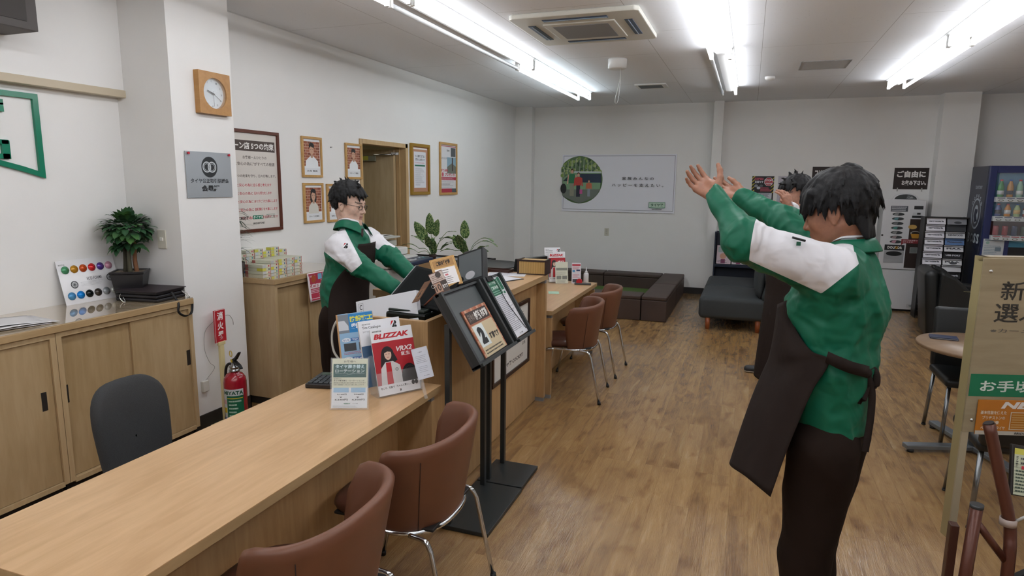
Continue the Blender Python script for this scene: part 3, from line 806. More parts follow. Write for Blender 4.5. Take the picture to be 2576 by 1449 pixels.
for cx, cz, n_ in ((-.045, .33, 26), (.05, .34, 22), (0, .35, 20)):
    for k in range(n_):
        a = rr.uniform(0, 2*PI); e = rr.uniform(-.5, .8)
        d_ = Vector((math.cos(a)*math.cos(e), math.sin(a)*math.cos(e), math.sin(e)))
        leaf_mesh(lb, Vector((cx, 0, cz))+d_*.015, d_, rr.uniform(.06, .09), rr.uniform(.016, .023), rr.uniform(.6, 1.4), seg=4)
def keep_clear(b, M, xmin, ymin=-99, ymax=99):
    "leaves bend where they meet a wall"
    Mi = M.inverted()
    for v in b.bm.verts:
        w = M @ v.co; w.x = max(w.x, xmin); w.y = min(max(w.y, ymin), ymax); v.co = Mi @ w
keep_clear(lb, Matrix.Translation((px_, py_, ZC1)) @ Matrix.Rotation(math.radians(38), 4, 'Z'), XL+.012, ymax=3.13)
lb.build('foliage', t)

# ---------------- black bag with strap
t = thing('document_bag', 'flat black bag with a shoulder strap lying by the potted tree', 'bag', (-3.54, 3.0, ZC1), math.radians(8))
BK = C('#17151a', .45)
for k, (z, s) in enumerate(((.0, 1.0), (.022, .985), (.044, .97))):
    MB(BK).box(-.15*s, .155*s, -.12, .125, z+.001, z+.021, bev=.007, seg=3, smooth=True).build('pocket', t)
MB(C('#2a2024', .5)).box(-.155, .16, -.125, .13, .062, .068, bev=.002).build('flap', t)
b = MB(C('#111113', .6))
st_ = [(.155, .0, .05), (.185, -.01, .018), (.218, -.02, -.02), (.222, -.03, -.07), (.224, .02, -.105), (.222, .08, -.10), (.22, .10, -.05), (.215, .10, .0)]
def ribbon(b, pts, w, th=.0015, wdir=(0, 1, 0)):
    pts = catmull([Vector(p) for p in pts], 6); wd = Vector(wdir); rows = []
    for i, p in enumerate(pts):
        t_ = (pts[min(i+1, len(pts)-1)]-pts[max(i-1, 0)]).normalized()
        s_ = (wd-t_*wd.dot(t_)); s_ = s_.normalized() if s_.length > .05 else Vector((1, 0, 0)); n_ = t_.cross(s_)
        rows.append([p-s_*w/2-n_*th, p+s_*w/2-n_*th, p+s_*w/2+n_*th, p-s_*w/2+n_*th])
    b.grid(rows, closed=True)
ribbon(b, st_, .014, wdir=(.3, .9, .3)); b.build('strap', t)
MB(C('#c8c8c4', .2, 1)).tube([(.15, .09, .045), (.185, .10, .028), (.205, .10, .005), (.19, .108, .0), (.175, .10, .02), (.15, .09, .045)], .0028, 8, sub=4).build('buckle', t)
MB(C('#c8c8c4', .2, 1)).tube([(-.10, -.125, .05), (-.09, -.15, .03), (-.07, -.15, .005), (-.06, -.14, .004), (-.09, -.125, .03)], .0028, 8, sub=4).build('clasp', t)

# ---------------- papers on the near cabinet
t = thing('folded_papers', 'folded printed papers on the low cabinet at the left edge', 'papers', (-3.56, 2.10, ZC1), math.radians(-12))
for k, (dx, dy, a, bulge) in enumerate(((0, 0, 0, .006), (.01, .03, 4, .02), (-.02, -.01, -3, .03))):
    b = MB(C('#d9d7d8', .6)); rows = []
    for i in range(7):
        rows.append([Vector((-.14+.28*j/6, -.20+.40*i/6, .002+k*.004+bulge*math.sin(PI*i/6)*(.4+.6*j/6)*.5)) for j in range(7)])
    b.grid(rows); b.build('sheet', t, Matrix.Translation((dx, dy, 0)) @ Matrix.Rotation(math.radians(a), 4, 'Z'), solid=.0012)

# ---------------- light switch, clock, membership plate, outlet
t = thing('light_switch', 'single light switch plate on the shaded face of the white pillar', 'switch', M=mtx((-3.595, 3.139, 1.236), (1, 0, 0), (0, 0, 1)))
MB(C('#d8d5c8', .35)).box(0, .072, 0, .122, 0, .008, bev=.003).build('plate', t)
MB(C('#efeee8', .3)).box(.024, .048, .05, .072, .006, .013, bev=.002).build('rocker', t)
t = thing('wall_clock', 'square wooden wall clock with a white round dial on the pillar', 'clock', M=on_wall_left(3.325, 2.108, -3.40))
M_CLK = laminate('clock_wood', '#b98a50', '#a87840', 'Z', .35)
b = MB(M_CLK); n_ = 48; cw = .268; R_ = .098
# square with a round opening
rows = []
for (rad, z) in ((None, 0), (None, .042), ('c', .042), ('c', .012)):
    r = []
    for k in range(n_):
        a = 2*PI*k/n_+PI/4
        if rad is None:
            c, s = math.cos(a), math.sin(a); m = max(abs(c), abs(s)); r.append((cw/2+cw/2*c/m, cw/2+cw/2*s/m, z))
        else: r.append((cw/2+R_*math.cos(a), cw/2+R_*math.sin(a), z))
    rows.append(r)
b.grid(rows, closed=True, smooth=False); b.build('case', t)
g = Gfx(.014); cx = cw/2; g.circ(cx, cx, R_, '#d9e2e8', n=48)
for k in range(12):
    a = PI/2-2*PI*(k+1)/12
    g.text(str(k+1), cx+.080*math.cos(a)-.006, cx+.080*math.sin(a)-.006, cx+.080*math.cos(a)+.006, cx+.080*math.sin(a)+.006, '#6d7880')
g.build('dial', t)
def hand(name, ang, L, w, z, col='#1a1c20', tail=.015):
    a = math.radians(90-ang); d_ = Vector((math.cos(a), math.sin(a))); n2 = Vector((-d_.y, d_.x))
    c = Vector((cx, cx)); p = [c-d_*tail-n2*w/2, c+d_*L-n2*w/3, c+d_*L+n2*w/3, c-d_*tail+n2*w/2]
    MB(C(col, .4)).prism([(q.x, q.y) for q in p], z, z+.0012).build(name, t)
hand('hour_hand', 289, .050, .010, .022); hand('minute_hand', 123, .078, .0036, .0245); hand('second_hand', 180, .082, .0016, .027, '#2a2a2a')
MB(C('#ffffff', .05, spec=.1, alpha=.1)).cyl((cx, cx, .031), (cx, cx, .032), R_, seg=40).build('glass', t)
t = thing('wall_sign', 'silver association membership plate with a linked-rings emblem on the pillar', 'sign', M=on_wall_left(3.207, 1.563, -3.40))
MB(C('#aab0b5', .35, .35)).box(0, .385, 0, .298, .004, .010, bev=.001).build('plate', t)
g = Gfx(.0102); w = .385
g.circ(w/2, .20, .068, '#24282b')
for s in (-1, 1): g.ring(w/2+s*.022, .20, .028, .036, '#c3c9cd', 40); g.ring(w/2+s*.022, .20, .020, .023, '#c3c9cd', 40)
g.text('タイヤ公正取引協議会', .03, .095, w-.03, .125, '#24282b', .02); g.text('会員証', .115, .04, .27, .082, '#1c1e20', .05)
g.build('print', t)
for x in (.02, w-.02): MB(C('#c0243a', .3)).cyl((x, .285, .01), (x, .285, .022), .006, .008, 12).build('push_pin', t)
t = thing('power_outlet', 'small outlet box low on the pillar beside the cabinet', 'outlet', M=on_wall_left(3.21, .26, -3.40))
MB(C('#d5d3ca', .4)).box(0, .05, 0, .075, 0, .025, bev=.004).build('plate', t)
t = MB(C('#8f8d88', .5)).tube([(-3.392, 3.44, .745), (-3.39, 3.49, .74), (-3.39, 3.52, .70), (-3.39, 3.525, .665)], .0018, 6, sub=5).tube([(-3.392, 3.36, .73), (-3.39, 3.27, .67), (-3.39, 3.255, .55), (-3.39, 3.29, .45), (-3.39, 3.33, .40), (-3.39, 3.24, .33)], .0014, 6, sub=5)
tag(t.build('wire'), 'thin loose wire running down the white pillar', 'wire')

# ---------------- fire extinguisher with its marker
t = thing('extinguisher_marker', 'red fire extinguisher marker plate on a cream post by the pillar', 'sign', (-3.335, 3.345, 0))
MB(C('#d8c997', .4)).box(-.01, .01, -.018, .018, .006, .58, bev=.003).box(-.06, .10, -.08, .08, 0, .008, bev=.003).box(-.008, .012, -.03, .03, .565, .59, bev=.003).build('post', t)
s = MB(C('#b92a33', .3)).box(-.006, .006, -.048, .048, .585, .81, bev=.002).build('plate', t)
g = Gfx(.0065); g.border(-.048, .585, .048, .81, .003, '#e9d9d6'); g.vtext('消火器', -.026, .60, .026, .80, '#f2efec', .03)
g.build('print', t, Matrix(((0, 0, 1, 0), (1, 0, 0, 0), (0, 1, 0, 0), (0, 0, 0, 1))))
t = thing('fire_extinguisher', 'red fire extinguisher with green label standing by the pillar', 'fire extinguisher', (-3.19, 3.30, 0), math.radians(-20))
RED = C('#a3182a', .22, coat=.5)
MB(RED).lathe([(0, .02), (.068, .02), (.073, .03), (.073, .335), (.068, .365), (.05, .392), (.028, .402), (.026, .41), (0, .41)], seg=40).build('cylinder', t)
MB(C('#1d1d1d', .5)).lathe([(.06, 0), (.074, 0), (.074, .03), (.06, .03)]).build('base_ring', t)
MB(C('#a9abad', .25, 1)).lathe([(.026, .405), (.034, .408), (.034, .418), (.026, .422), (.026, .43), (.034, .433), (.033, .442), (.02, .448), (.015, .47), (0, .47)]).box(-.012, .012, -.014, .014, .445, .485, bev=.003).build('valve', t)
MB(C('#2c2c2c', .4, .6)).prism([(-.01, .475), (.075, .452), (.10, .44), (.102, .447), (.078, .466), (.0, .492)], -.011, .011, Matrix.Rotation(PI/2, 4, 'X'), .002).build('carry_handle', t)
MB(C('#2c2c2c', .4, .6)).prism([(-.012, .487), (.03, .51), (.085, .556), (.088, .549), (.04, .496), (.0, .474)], -.010, .010, Matrix.Rotation(PI/2, 4, 'X'), .002).build('lever', t)
MB(C('#c9a92a', .35)).tube([(-.028+.017*math.cos(a), -.004, .523+.02*math.sin(a)) for a in [2*PI*k/20 for k in range(20)]], .0028, 8, closed=True).build('safety_pin', t)
MB(C('#d3b628', .35)).cyl((.0, -.017, .482), (.0, -.0145, .482), .012, seg=20).build('gauge', t)
MB(C('#161616', .5)).tube([(-.012, 0, .455), (-.06, -.01, .445), (-.09, -.015, .40), (-.093, -.02, .28), (-.085, -.03, .14), (-.083, -.035, .05)], .0095, 12, sub=6).build('hose', t)
MB(C('#242424', .4)).cyl((-.083, -.035, .05), (-.083, -.035, .015), .012, .016).build('nozzle', t)
# label wrapped on the cylinder
b = MB(C('#d7dde0', .3)); R2 = .0736
def wrap(b, a0, a1, z0, z1, r, m, n=14):
    b.use(m); rows = [[(r*math.cos(a0+(a1-a0)*k/n), r*math.sin(a0+(a1-a0)*k/n), z) for k in range(n+1)] for z in (z0, z1)]
    b.grid(rows)
A0, A1 = -1.75, .25
wrap(b, A0, A1, .06, .30, R2, C('#cfd6da', .3)); wrap(b, A0+.45, A1, .06, .255, R2+.0004, C('#17684a', .35)); wrap(b, A0+.5, A1-.1, .235, .24, R2+.0008, C('#d9c43a', .3))
wrap(b, A0, A0+.42, .07, .10, R2+.0006, C('#1f56a8', .3)); wrap(b, A0+.02, A0+.40, .135, .17, R2+.0006, C('#d6bd25', .3)); wrap(b, A0+.04, A0+.38, .195, .225, R2+.0006, C('#d9aab0', .3))
g = Gfx(); g.text('MIYATA', 0, .262, 1, .288, C('#15543e', .3), .03); g.lines(.28, .08, .95, .23, 6, C('#b9d6c8', .3), .4, .5, 3)
for v in g.bm.verts:
    a = A0+(v.co.x)*(A1-A0-.15)+.12; v.co = Vector(((R2+.0012)*math.cos(a), (R2+.0012)*math.sin(a), v.co.y))
g.cur = 0
lab = g.build('label_print', None); lab.parent = t
b.build('label', t)

# ================================================================ PICTURES ON THE LEFT WALL
def chain_poster(g, x0, y0, x1, y1):
    w, h = x1-x0, y1-y0
    g.rect(x0, y0, x1, y1, '#d8d2cb'); g.rect(x0+.04, y1-.135, x1-.02, y1-.055, '#4d413b')
    g.text('チェーン店 5つの約束', x0+.07, y1-.122, x1-.03, y1-.068, '#efece8', .03)
    g.text('お客様一人ひとりの', x0+.27, y1-.195, x1-.12, y1-.170, '#4d413b'); g.text('"安全と安心の為に"がすべての根源', x0+.10, y1-.245, x1-.03, y1-.218, '#4d413b')
    g.text('私たちは、5つの約束を守り、日々行動します。', x0+.05, y1-.335, x1-.02, y1-.312, '#4d413b')
    for k, s in enumerate(('自ら感じ考えます', '伝わる努力をします', 'ありがとうを大事にします', '信頼関係を大事にします', 'あくなき追求をします')):
        y = y1-.405-k*.063
        g.text('安全と安心の為に', x0+.13, y, x0+.36, y+.024, '#c23a4c'); g.text(s, x0+.37, y, x1-(.08 if k < 2 else .02), y+.024, '#c23a4c')
    g.text('COCKPIT', x0+.12, y0+.075, x0+.30, y0+.10, '#3a3634', .03)
    g.rect(x0+.345, y0+.075, x0+.46, y0+.105, '#15785c'); g.text('タイヤ館', x0+.35, y0+.079, x0+.455, y0+.101, '#f0f3f0', .02)
    g.border(x0+.50, y0+.078, x0+.595, y0+.108, .0025, '#15785c'); g.text('タイヤ館', x0+.508, y0+.085, x0+.587, y0+.102, '#222222', .02)
    g.text('BRIDGESTONE', x0+.345, y0+.035, x0+.47, y0+.05, '#222222', .02, .2)
framed('tall brown-framed notice of promises half hidden by the white pillar', on_wall_left(3.68, 1.278, XLW+.002), .70, .783, .025, .022, C('#5c2c1c', .35), chain_poster, name='framed_notice', cat='notice')
def portrait(i):
    def f(g, x0, y0, x1, y1):
        g.rect(x0, y0, x1, y1, '#e6e9ed'); bricks(g, x0+.006, y0+.075, x1-.006, y1-.02)
        kw = [dict(), dict(w=.85), dict(long_hair=True, body='#d5d2c9', w=.8), dict(w=.9)][i]
        figure(g, (x0+x1)/2, y0+.055, (y1-y0)*.72, **kw)
        g.rect(x0+.006, y0+.006, x1-.006, y0+.06, '#dfe2e6')
        g.text(['店長 職員', 'スタッフ 職員', 'スタッフ 女性職員', '整備士 スタッフ'][i], x0+.045, y0+.028, x1-.045, y0+.043, '#2a2a2e')
    return f
FR = C('#c29a58', .35)
gp = 'wooden framed staff portraits on the left wall'
framed('framed staff portrait with brick backdrop, upper left of the four', on_wall_left(4.672, 1.710, XLW+.002), .278, .35, .021, .018, M_WOODF, portrait(0), 'picture', group=gp)
framed('framed staff portrait with brick backdrop touching the door frame', on_wall_left(5.315, 1.700, XLW+.002), .278, .34, .021, .018, M_WOODF, portrait(1), 'picture', group=gp)
framed('framed portrait of a long-haired woman in white, lower left of the four', on_wall_left(4.672, 1.312, XLW+.002), .278, .35, .021, .018, M_WOODF, portrait(2), 'picture', group=gp)
framed('framed staff portrait partly hidden behind the bespectacled man\'s head', on_wall_left(5.005, 1.303, XLW+.002), .278, .35, .021, .018, M_WOODF, portrait(3), 'picture', group=gp)
def privacy(g, x0, y0, x1, y1):
    g.rect(x0, y0, x1, y1, '#b98a70'); g.rect(x0+.012, y1-.028, x1-.012, y1-.012, '#e8e4e0')
    a, c, d_, e = x0+.045, y0+.045, x1-.045, y1-.055; g.rect(a, c, d_, e, '#dfe0e6')
    g.text('個人情報保護法に', a+.03, e-.065, d_-.02, e-.035, '#3a3a40', .02); g.text('関するお知らせ', a+.04, e-.105, d_-.03, e-.073, '#3a3a40', .02)
    g.lines(a+.02, e-.135, d_-.02, e-.115, 2, '#c23a4c', .3, .1, 2); g.rect(a+.02, e-.165, d_-.02, e-.148, '#1f6b50'); g.lines(a+.03, c+.02, d_-.03, e-.18, 19, '#8a8a94', .28, .5, 5)
framed('gold-framed privacy notice, right of the doorway', on_wall_left(6.575, 1.531, XLW+.002), .45, .582, .035, .03, C('#a8822c', .3, .3), privacy, 'notice', 'framed_notice')
def gift(g, x0, y0, x1, y1):
    w, h = x1-x0, y1-y0
    g.rect(x0, y0, x1, y1, '#d9d8da'); g.rect(x0, y1-.02, x1, y1-.012, '#b02a40')
    g.text('スタッドレスタイヤ', x0+.02, y1-.18, x0+.22, y1-.15, '#3a3a40'); g.text('Newcar', x0+.18, y1-.08, x0+.26, y1-.05, '#333333'); g.rect(x1-.15, y1-.14, x1-.01, y1-.03, '#54585c')
    g.rect(x1-.26, y0+.24, x1, y1-.15, '#8aa9bb'); g.poly([(x1-.26, y0+.24), (x1, y0+.24), (x1, y0+.33), (x1-.12, y0+.37), (x1-.26, y0+.32)], '#6f756b'); g.rect(x1-.12, y0+.27, x1-.085, y0+.44, '#4c3c38')
    g.text('ギフト券を', x0+.015, y0+.255, x0+.21, y0+.295, '#b8203c', .04); g.text('プレゼント!', x0+.12, y0+.205, x1-.02, y0+.245, '#b8203c', .04); g.circ(x0+.06, y0+.225, .028, '#c85a6c')
    g.rect(x0, y0+.155, x1, y0+.195, '#b02a48'); g.lines(x0+.02, y0+.16, x1-.03, y0+.19, 3, '#e7c9cf', .3, .2, 7)
    g.lines(x0+.02, y0+.06, x1-.03, y0+.14, 5, '#7d7d86', .3, .4, 8); g.rect(x0, y0, x1-.12, y0+.05, '#a83245'); g.rect(x1-.12, y0, x1, y0+.05, '#54585c')
framed('wood-framed colourful campaign poster at the far end of the left wall', on_wall_left(7.315, 1.520, XLW+.002), .505, .652, .03, .02, M_WOODF, gift, 'poster', 'framed_poster')
t = MB(C('#8a8a88', .3, 1)).cyl((XLW, 5.10, 1.985), (XLW+.018, 5.10, 1.987), .003, seg=8).cyl((XLW+.0, 5.10, 1.985), (XLW+.003, 5.10, 1.985), .006, seg=8)
tag(t.build('wall_hook'), 'tiny bare picture hook between the upper staff portraits', 'hook')

# leafy plant hidden behind the pillar
t = thing('palm_plant', 'dark narrow-leaved plant poking out from behind the white pillar', 'plant', (-3.585, 3.80, ZC2))
MB(C('#3a2f28', .6)).lathe([(0, 0), (.045, 0), (.058, .10), (.054, .10), (.05, .09), (0, .09)]).build('pot', t)
b = MB(C('#3a5f35', .6)).tube([(0, 0, .09), (.0, .0, .45)], .006, 8); b.build('stem', t)
lb = MB(C('#1e3b28', .45)); rr = random.Random(11)
for k in range(60):
    a = rr.uniform(0, 2*PI); z = rr.uniform(.12, .48)
    leaf_mesh(lb, (0, 0, z), (math.cos(a), math.sin(a), rr.uniform(.1, .9)), rr.uniform(.12, .16), .007, 1.1, seg=5)
keep_clear(lb, Matrix.Translation((-3.585, 3.80, ZC2)), XLW+.03, ymin=3.66)
lb.build('foliage', t)

# ================================================================ FLAT BOXES stacked on the cabinet behind the pillar
def flat_box(i):
    t = thing('flat_box', 'x', 'box', (0, 0, 0))
    L_, W_, H_ = .165, .0905, .0245
    g = MB(C('#cfd0bc', .5)).box(-L_, 0, 0, W_, .0006, H_, bev=.0012)
    c = ['#cdc84a', '#c0c3c4', '#bfc8cc', '#c8c55c', '#cccdc4'][i]
    g.use(C(c, .5)).box(.0001, .0009, .003, .036, .002, H_-.0015)
    g.use(C(['#3a5fa0', '#c04050', '#3a8f9a', '#4a4a50', '#b03a48'][i], .5)).box(.0001, .0009, .062, .072, .006, H_-.006).use(C('#b77070', .5)).box(.0001, .0009, .082, .0885, .001, H_-.001)
    if i in (0, 3): g.use(C('#c6c24a', .5)).box(-.055, 0, -.0006, 0, .002, H_-.0015)
    g.use(C('#a8605a', .5)).box(-L_, -L_+.028, -.0006, 0, .001, H_-.001)
    g.build('carton', t)
    return t
bp = [flat_box(i) for i in range(5)]
used_p = [0]*5
gname = 'flat cartons stacked on the cabinet behind the pillar'
rows_ = [(-3.418, [3, 3, 4, 5, 5, 4], 3.885, 'front row'), (-3.445-.165, [], 0, '')]
def put_box(i, x, y, z, rz, lab):
    if not used_p[i]: o = bp[i]; used_p[i] = 1; o['label'] = lab; o['group'] = gname; o.location = (x, y, z); o.rotation_euler = (0, 0, rz)
    else: o = dup(bp[i], lab, 'box', gname, (x, y, z), rz)
rr = random.Random(5)
posn = ['nearest the pillar', 'second from the pillar', 'third from the pillar', 'fourth from the pillar', 'fifth from the pillar', 'farthest from the pillar']
lev = ['bottom', 'second', 'third', 'fourth', 'fifth', 'sixth', 'seventh', 'eighth']
for rowi, (xf, heights, y0) in enumerate(((-3.425, [3, 3, 4, 4, 4], 3.885), (-3.458+.0, [], 0), (-3.4725, [], 0))):
    for k, hgt in enumerate(heights):
        for q in range(hgt):
            topn = ', topmost' if q == hgt-1 else ''
            put_box((k*2+q*3+rr.randint(0, 1)) % 5, xf+rr.uniform(-.004, .004), y0+k*.0925+rr.uniform(-.001, .001), ZC2+q*.025, rr.uniform(-.015, .015),
                    'pale carton, front row, column %s, %s layer%s' % (posn[k], lev[q], topn))
put_box(1, -3.415, 3.97, ZC2+3*.025, math.radians(6), 'flat pale carton lying loose across the top of the front row')
for k, hgt in enumerate([6, 7, 7, 6, 7, 6]):
    if k == 0: xx = -3.597
    else: xx = -3.597
    for q in range(hgt):
        if q < 2 and k < 5 and False: continue
        put_box((k*3+q*2+rr.randint(0, 1)) % 5, xx+.0+rr.uniform(-.003, .003)+.115-.115, 3.82+k*.0925, ZC2+q*.025, rr.uniform(-.01, .01),
                'pale carton, row against the wall, column %s, %s layer%s' % (posn[k], lev[q], ', topmost' if q == hgt-1 else ''))
# ================================================================ BACK OFFICE: copier, planter, plants
t = thing('copier', 'white office copier with a dark blue touch panel behind the counter', 'copier', (-3.2, 5.2, 0))
W1 = C('#cfcfca', .4); L = Matrix.Translation((3.2, -5.2, 0))
MB(C('#c9c8c2', .45)).box(-3.60, -2.97, 4.95, 5.52, .02, .90, bev=.01, M=L).build('body', t)
MB(W1).box(-3.60, -2.98, 4.95, 5.52, .905, .985, bev=.012, M=L).build('scanner_glass_housing', t)
MB(C('#d7d7d3', .4)).box(-3.60, -3.08, 4.97, 5.50, .99, 1.06, bev=.012, M=L).build('lid', t)
MB(C('#bdbdb4', .4)).box(-3.60, -3.20, 5.0, 5.5, 1.065, 1.12, bev=.01, M=L).box(-3.62, -3.15, 5.02, 5.48, 1.15, 1.165, bev=.004, M=L).build('document_feeder', t)
p = MB(C('#26334d', .35)).prism([(-2.985, 4.93), (-2.79, 4.955), (-2.80, 5.49), (-2.985, 5.52)], .93, .972, L, bev=.012).build('control_panel', t)
MB(C('#8d949b', .15)).box(-2.94, -2.84, 5.02, 5.24, .9722, .9736, M=L).build('touch_screen', p)
for k in range(5): MB(C(['#c7d3dc', '#5a7c93', '#c7d3dc', '#5aa0a8', '#c7d3dc'][k], .3)).box(-2.90+.03*(k % 2), -2.885+.03*(k % 2), 5.29+k*.035, 5.312+k*.035, .9722, .9755, M=L).build('button', p)
for k in range(3): MB(C('#b9b8b0', .45)).box(-2.972, -2.955, 4.97, 5.50, .1+k*.2, .28+k*.2, bev=.004, M=L).build('paper_tray', t)
t = thing('paper_stack', 'loose white papers lying on the copier lid', 'papers', (-3.3, 5.22, 1.168))
for k in range(3):
    b = MB(C('#dcdbd8', .6)); rows = []
    for i in range(6): rows.append([Vector((-.13+.26*i/5, -.18+.36*j/5, .001+k*.003+.012*(k == 2)*math.sin(PI*j/5))) for j in range(6)])
    b.grid(rows); b.build('sheet', t, Matrix.Rotation(math.radians(k*5), 4, 'Z'), solid=.0015)
t = thing('divider_planter', 'waist-high wooden planter box with a black-edged trough', 'planter', (-2.87, 6.0, 0))
L = Matrix.Translation((2.87, -6.0, 0))
MB(LAM_X).box(-3.36, -2.44, 5.84, 6.20, .01, .885, M=L).build('box', t)
MB(C('#211d1b', .4)).box(-3.36, -2.44, 5.84, 5.862, .885, .905, M=L).box(-3.36, -2.44, 6.178, 6.20, .885, .905, M=L).box(-3.36, -3.338, 5.862, 6.178, .885, .905, M=L).box(-2.462, -2.44, 5.862, 6.178, .885, .905, M=L).build('rim', t)
MB(C('#8f9496', .5)).box(-3.338, -2.462, 5.862, 6.178, .885, .89, M=L).build('tray_cover', t)
M_DIEF = leafm('speckled_leaf', ['#22401f', '#2f5a2c', '#3c6b35'], 1)
def dieffen(label, x, y, seed, leaves):
    t = thing('dumb_cane_plant', label, 'plant', (x, y, .89), 0)
    MB(C('#3a221c', .6)).lathe([(0, 0), (.032, 0), (.04, .045), (.036, .045), (.0, .04)]).build('pot', t)
    rr = random.Random(seed)
    st = MB(C('#6d8a55', .5))
    for (dx, dy, z, L_, W_, dz, cl) in leaves:
        base = Vector((dx*.16, dy*.16, z)); root = Vector((dx*.02, dy*.02, .04))
        st.tube([root, (root+base)/2+Vector((dx*-.01, 0, .03)), base], .0028, 6, sub=3)
        lb = MB(M_DIEF); leaf_mesh(lb, base, Vector((dx, dy, dz)), L_*1.1, W_*1.2, cl, wave=.12, seg=9, nrm=(0.0, -.9, .5) if abs(dx) < .6 else None)
        lb.build('leaf', t, solid=.0012)
    st.build('stems', t)
    return t
dieffen('speckled broad-leaved plant in the planter, the left of the pair', -3.07, 6.0, 1,
        [(0, -.2, .26, .20, .052, 1.6, .25), (-.35, -.3, .20, .20, .055, 1.0, .4), (.3, -.2, .24, .17, .045, 1.2, .3), (.85, -.1, .22, .15, .045, .35, .9), (-.8, .2, .16, .17, .028, .9, 1.0), (-.95, -.1, .1, .2, .018, .9, 1.3), (-.9, -.3, .06, .17, .016, .9, 1.2),
         (.1, -.5, .12, .16, .05, .9, .6), (.7, -.2, .1, .16, .03, .8, .8), (.3, -.4, .06, .14, .038, 1.3, .4), (-.2, .4, .05, .16, .04, 1.2, .3), (.9, .3, .28, .09, .012, .15, .2)])
dieffen('speckled broad-leaved plant in the planter, the right of the pair', -2.68, 6.0, 2,
        [(0, -.2, .23, .17, .05, 1.7, .25), (.9, -.1, .22, .16, .034, .5, 1.1), (.95, .1, .20, .17, .028, .25, 1.0), (.8, -.3, .1, .17, .034, .9, .9), (.7, -.2, .07, .16, .036, .6, .9), (-.8, -.1, .2, .16, .03, .5, .9), (-.9, .2, .17, .13, .018, .3, .8),
         (-.7, -.3, .1, .14, .034, .3, .8), (0, -.6, .16, .16, .055, .8, .5), (.1, -.5, .08, .16, .05, 1.0, .5), (-.3, -.3, .12, .15, .045, 1.1, .5)])

# ================================================================ REGISTER AREA
DG = C('#232527', .3); DG2 = C('#3a3d3f', .35)
def slab(name, label, cat, bl, br, tl, th, m, draw=None, group=None, part='panel', stand=None):
    M, w, h = frame3(bl, br, tl)
    t = thing(name, label, cat, M=M, group=group)
    MB(m if not isinstance(m, str) else C(m, .5)).box(0, w, 0, h, -th, 0, bev=min(.002, th*.3)).build(part, t)
    if draw:
        g = Gfx(.0002); draw(g, w, h); g.build('print', t)
    return t, w, h
# staff-side monitor, seen from its back edge
t = thing('register_monitor', 'big dark monitor leaning back in front of the bespectacled man', 'monitor', (-1.80, 3.0, .82))
a, b_, c_, d_ = P(978, 748, 3.42), P(1112, 785, 3.28), P(1050, 668, 3.58), P(1160, 705, 3.1)
M, w, h = frame3(a, b_, c_)
M = Matrix.Translation((1.80, -3.0, -.82)) @ M
MB(C('#121415', .6, spec=.15)).box(0, w*.92, 0, h, -.022, 0, bev=.005, M=M).build('casing', t)
MB(C('#8b8f90', .3, .6)).box(-.004, .006, 0, h, -.024, -.001, bev=.002, M=M).build('edge_trim', t)
MB(C('#0c0f10', .6, spec=.1)).box(.02, w*.9, .02, h-.02, 0, .001, M=M).build('screen', t)
MB(DG).box(-.10, .12, -.1, .14, .001, .02, bev=.004).tube([(0, .0, .015), (.05, 0, .12), M @ Vector((w*.5, h*.35, -.02))], .02, 10, sub=4).build('stand', t)
# second till display
t = thing('register_display', 'dark grey till display with a round white reflection, beside the bamboo-coloured box', 'till display', (-1.62, 3.38, .82))
L = Matrix.Translation((1.62, -3.38, -.82))
M, w, h = frame3(P(1150, 722, 3.74), P(1217, 700, 3.66), P(1128, 655, 3.86)); M = L @ M
MB(DG).box(0, w, 0, h*1.02, -.05, 0, bev=.006, M=M).build('casing', t)
MB(C('#64696b', .08)).box(.015, w-.012, .02, h-.01, 0, .001, M=M).build('screen', t)
g = Gfx(.0012); g.circ(w*.5, .05, .033, '#b9b9bd', .026); g.build('painted_reflection', t, M)  # screen reflection painted on as a pale disc
MB(DG2).prism([(-.16, -.12), (.08, -.12), (.10, .13), (-.14, .15)], .012, .30, bev=.015).build('till_body', t)
MB(C('#1c1e1f', .4)).box(-.16, .14, -.14, .13, .001, .012, bev=.003).build('base', t)
t = thing('register_printer', 'black receipt printer box sunk in the open counter behind the wait-time sign', 'printer', (-1.60, 3.0, .82))
MB(C('#101816', .25)).box(-.13, .10, -.16, .17, .001, .20, bev=.012).build('casing', t)
MB(C('#26302d', .3)).box(-.12, .09, -.15, .02, .20, .215, bev=.006).build('lid', t)
MB(C('#30383a', .4)).box(-.10, .07, .04, .06, .20, .206).build('paper_slot', t)
# standing signs on the register
def recep(g, w, h):
    g.rect(0, 0, w, h, '#c49c62'); g.border(.004, .004, w-.004, h-.004, .003, '#b0854a'); g.rect(.012, h*.68, w-.012, h-.012, '#a87f4c')
    g.text('ご案内受付表', .03, h*.74, w-.03, h*.90, '#211a16', .05); g.rect(.014, .014, w-.014, h*.64, '#e8e4e2')
    g.lines(.03, h*.44, w-.05, h*.60, 2, '#5a5552', .35, .2, 3); g.lines(.06, h*.36, w-.06, h*.44, 1, '#c22c40', .7, .2, 4); g.lines(.04, h*.1, w-.04, h*.35, 4, '#5a5552', .35, .2, 5)
slab('reception_sign', 'tan reception sign board standing tilted on the register', 'sign', P(1102, 728, 3.40), P(1165, 712, 3.43), P(1052, 667, 3.46), .006, '#b98a52', None)
for o in [o for o in COL.objects if o.name.startswith('reception_sign')]: root = o
Mi = root.matrix_basis.inverted(); MB(C('#9a7a4e', .5)).tube([Mi @ Vector((-1.62, 3.02, 1.036)), Vector((.05, .10, -.008))], .005, 8).build('prop', root)
g2 = Gfx(.0004); M0, w0, h0 = frame3(P(1102, 728, 3.40), P(1165, 712, 3.43), P(1052, 667, 3.46)); recep(g2, w0, h0); g2.build('print', root)
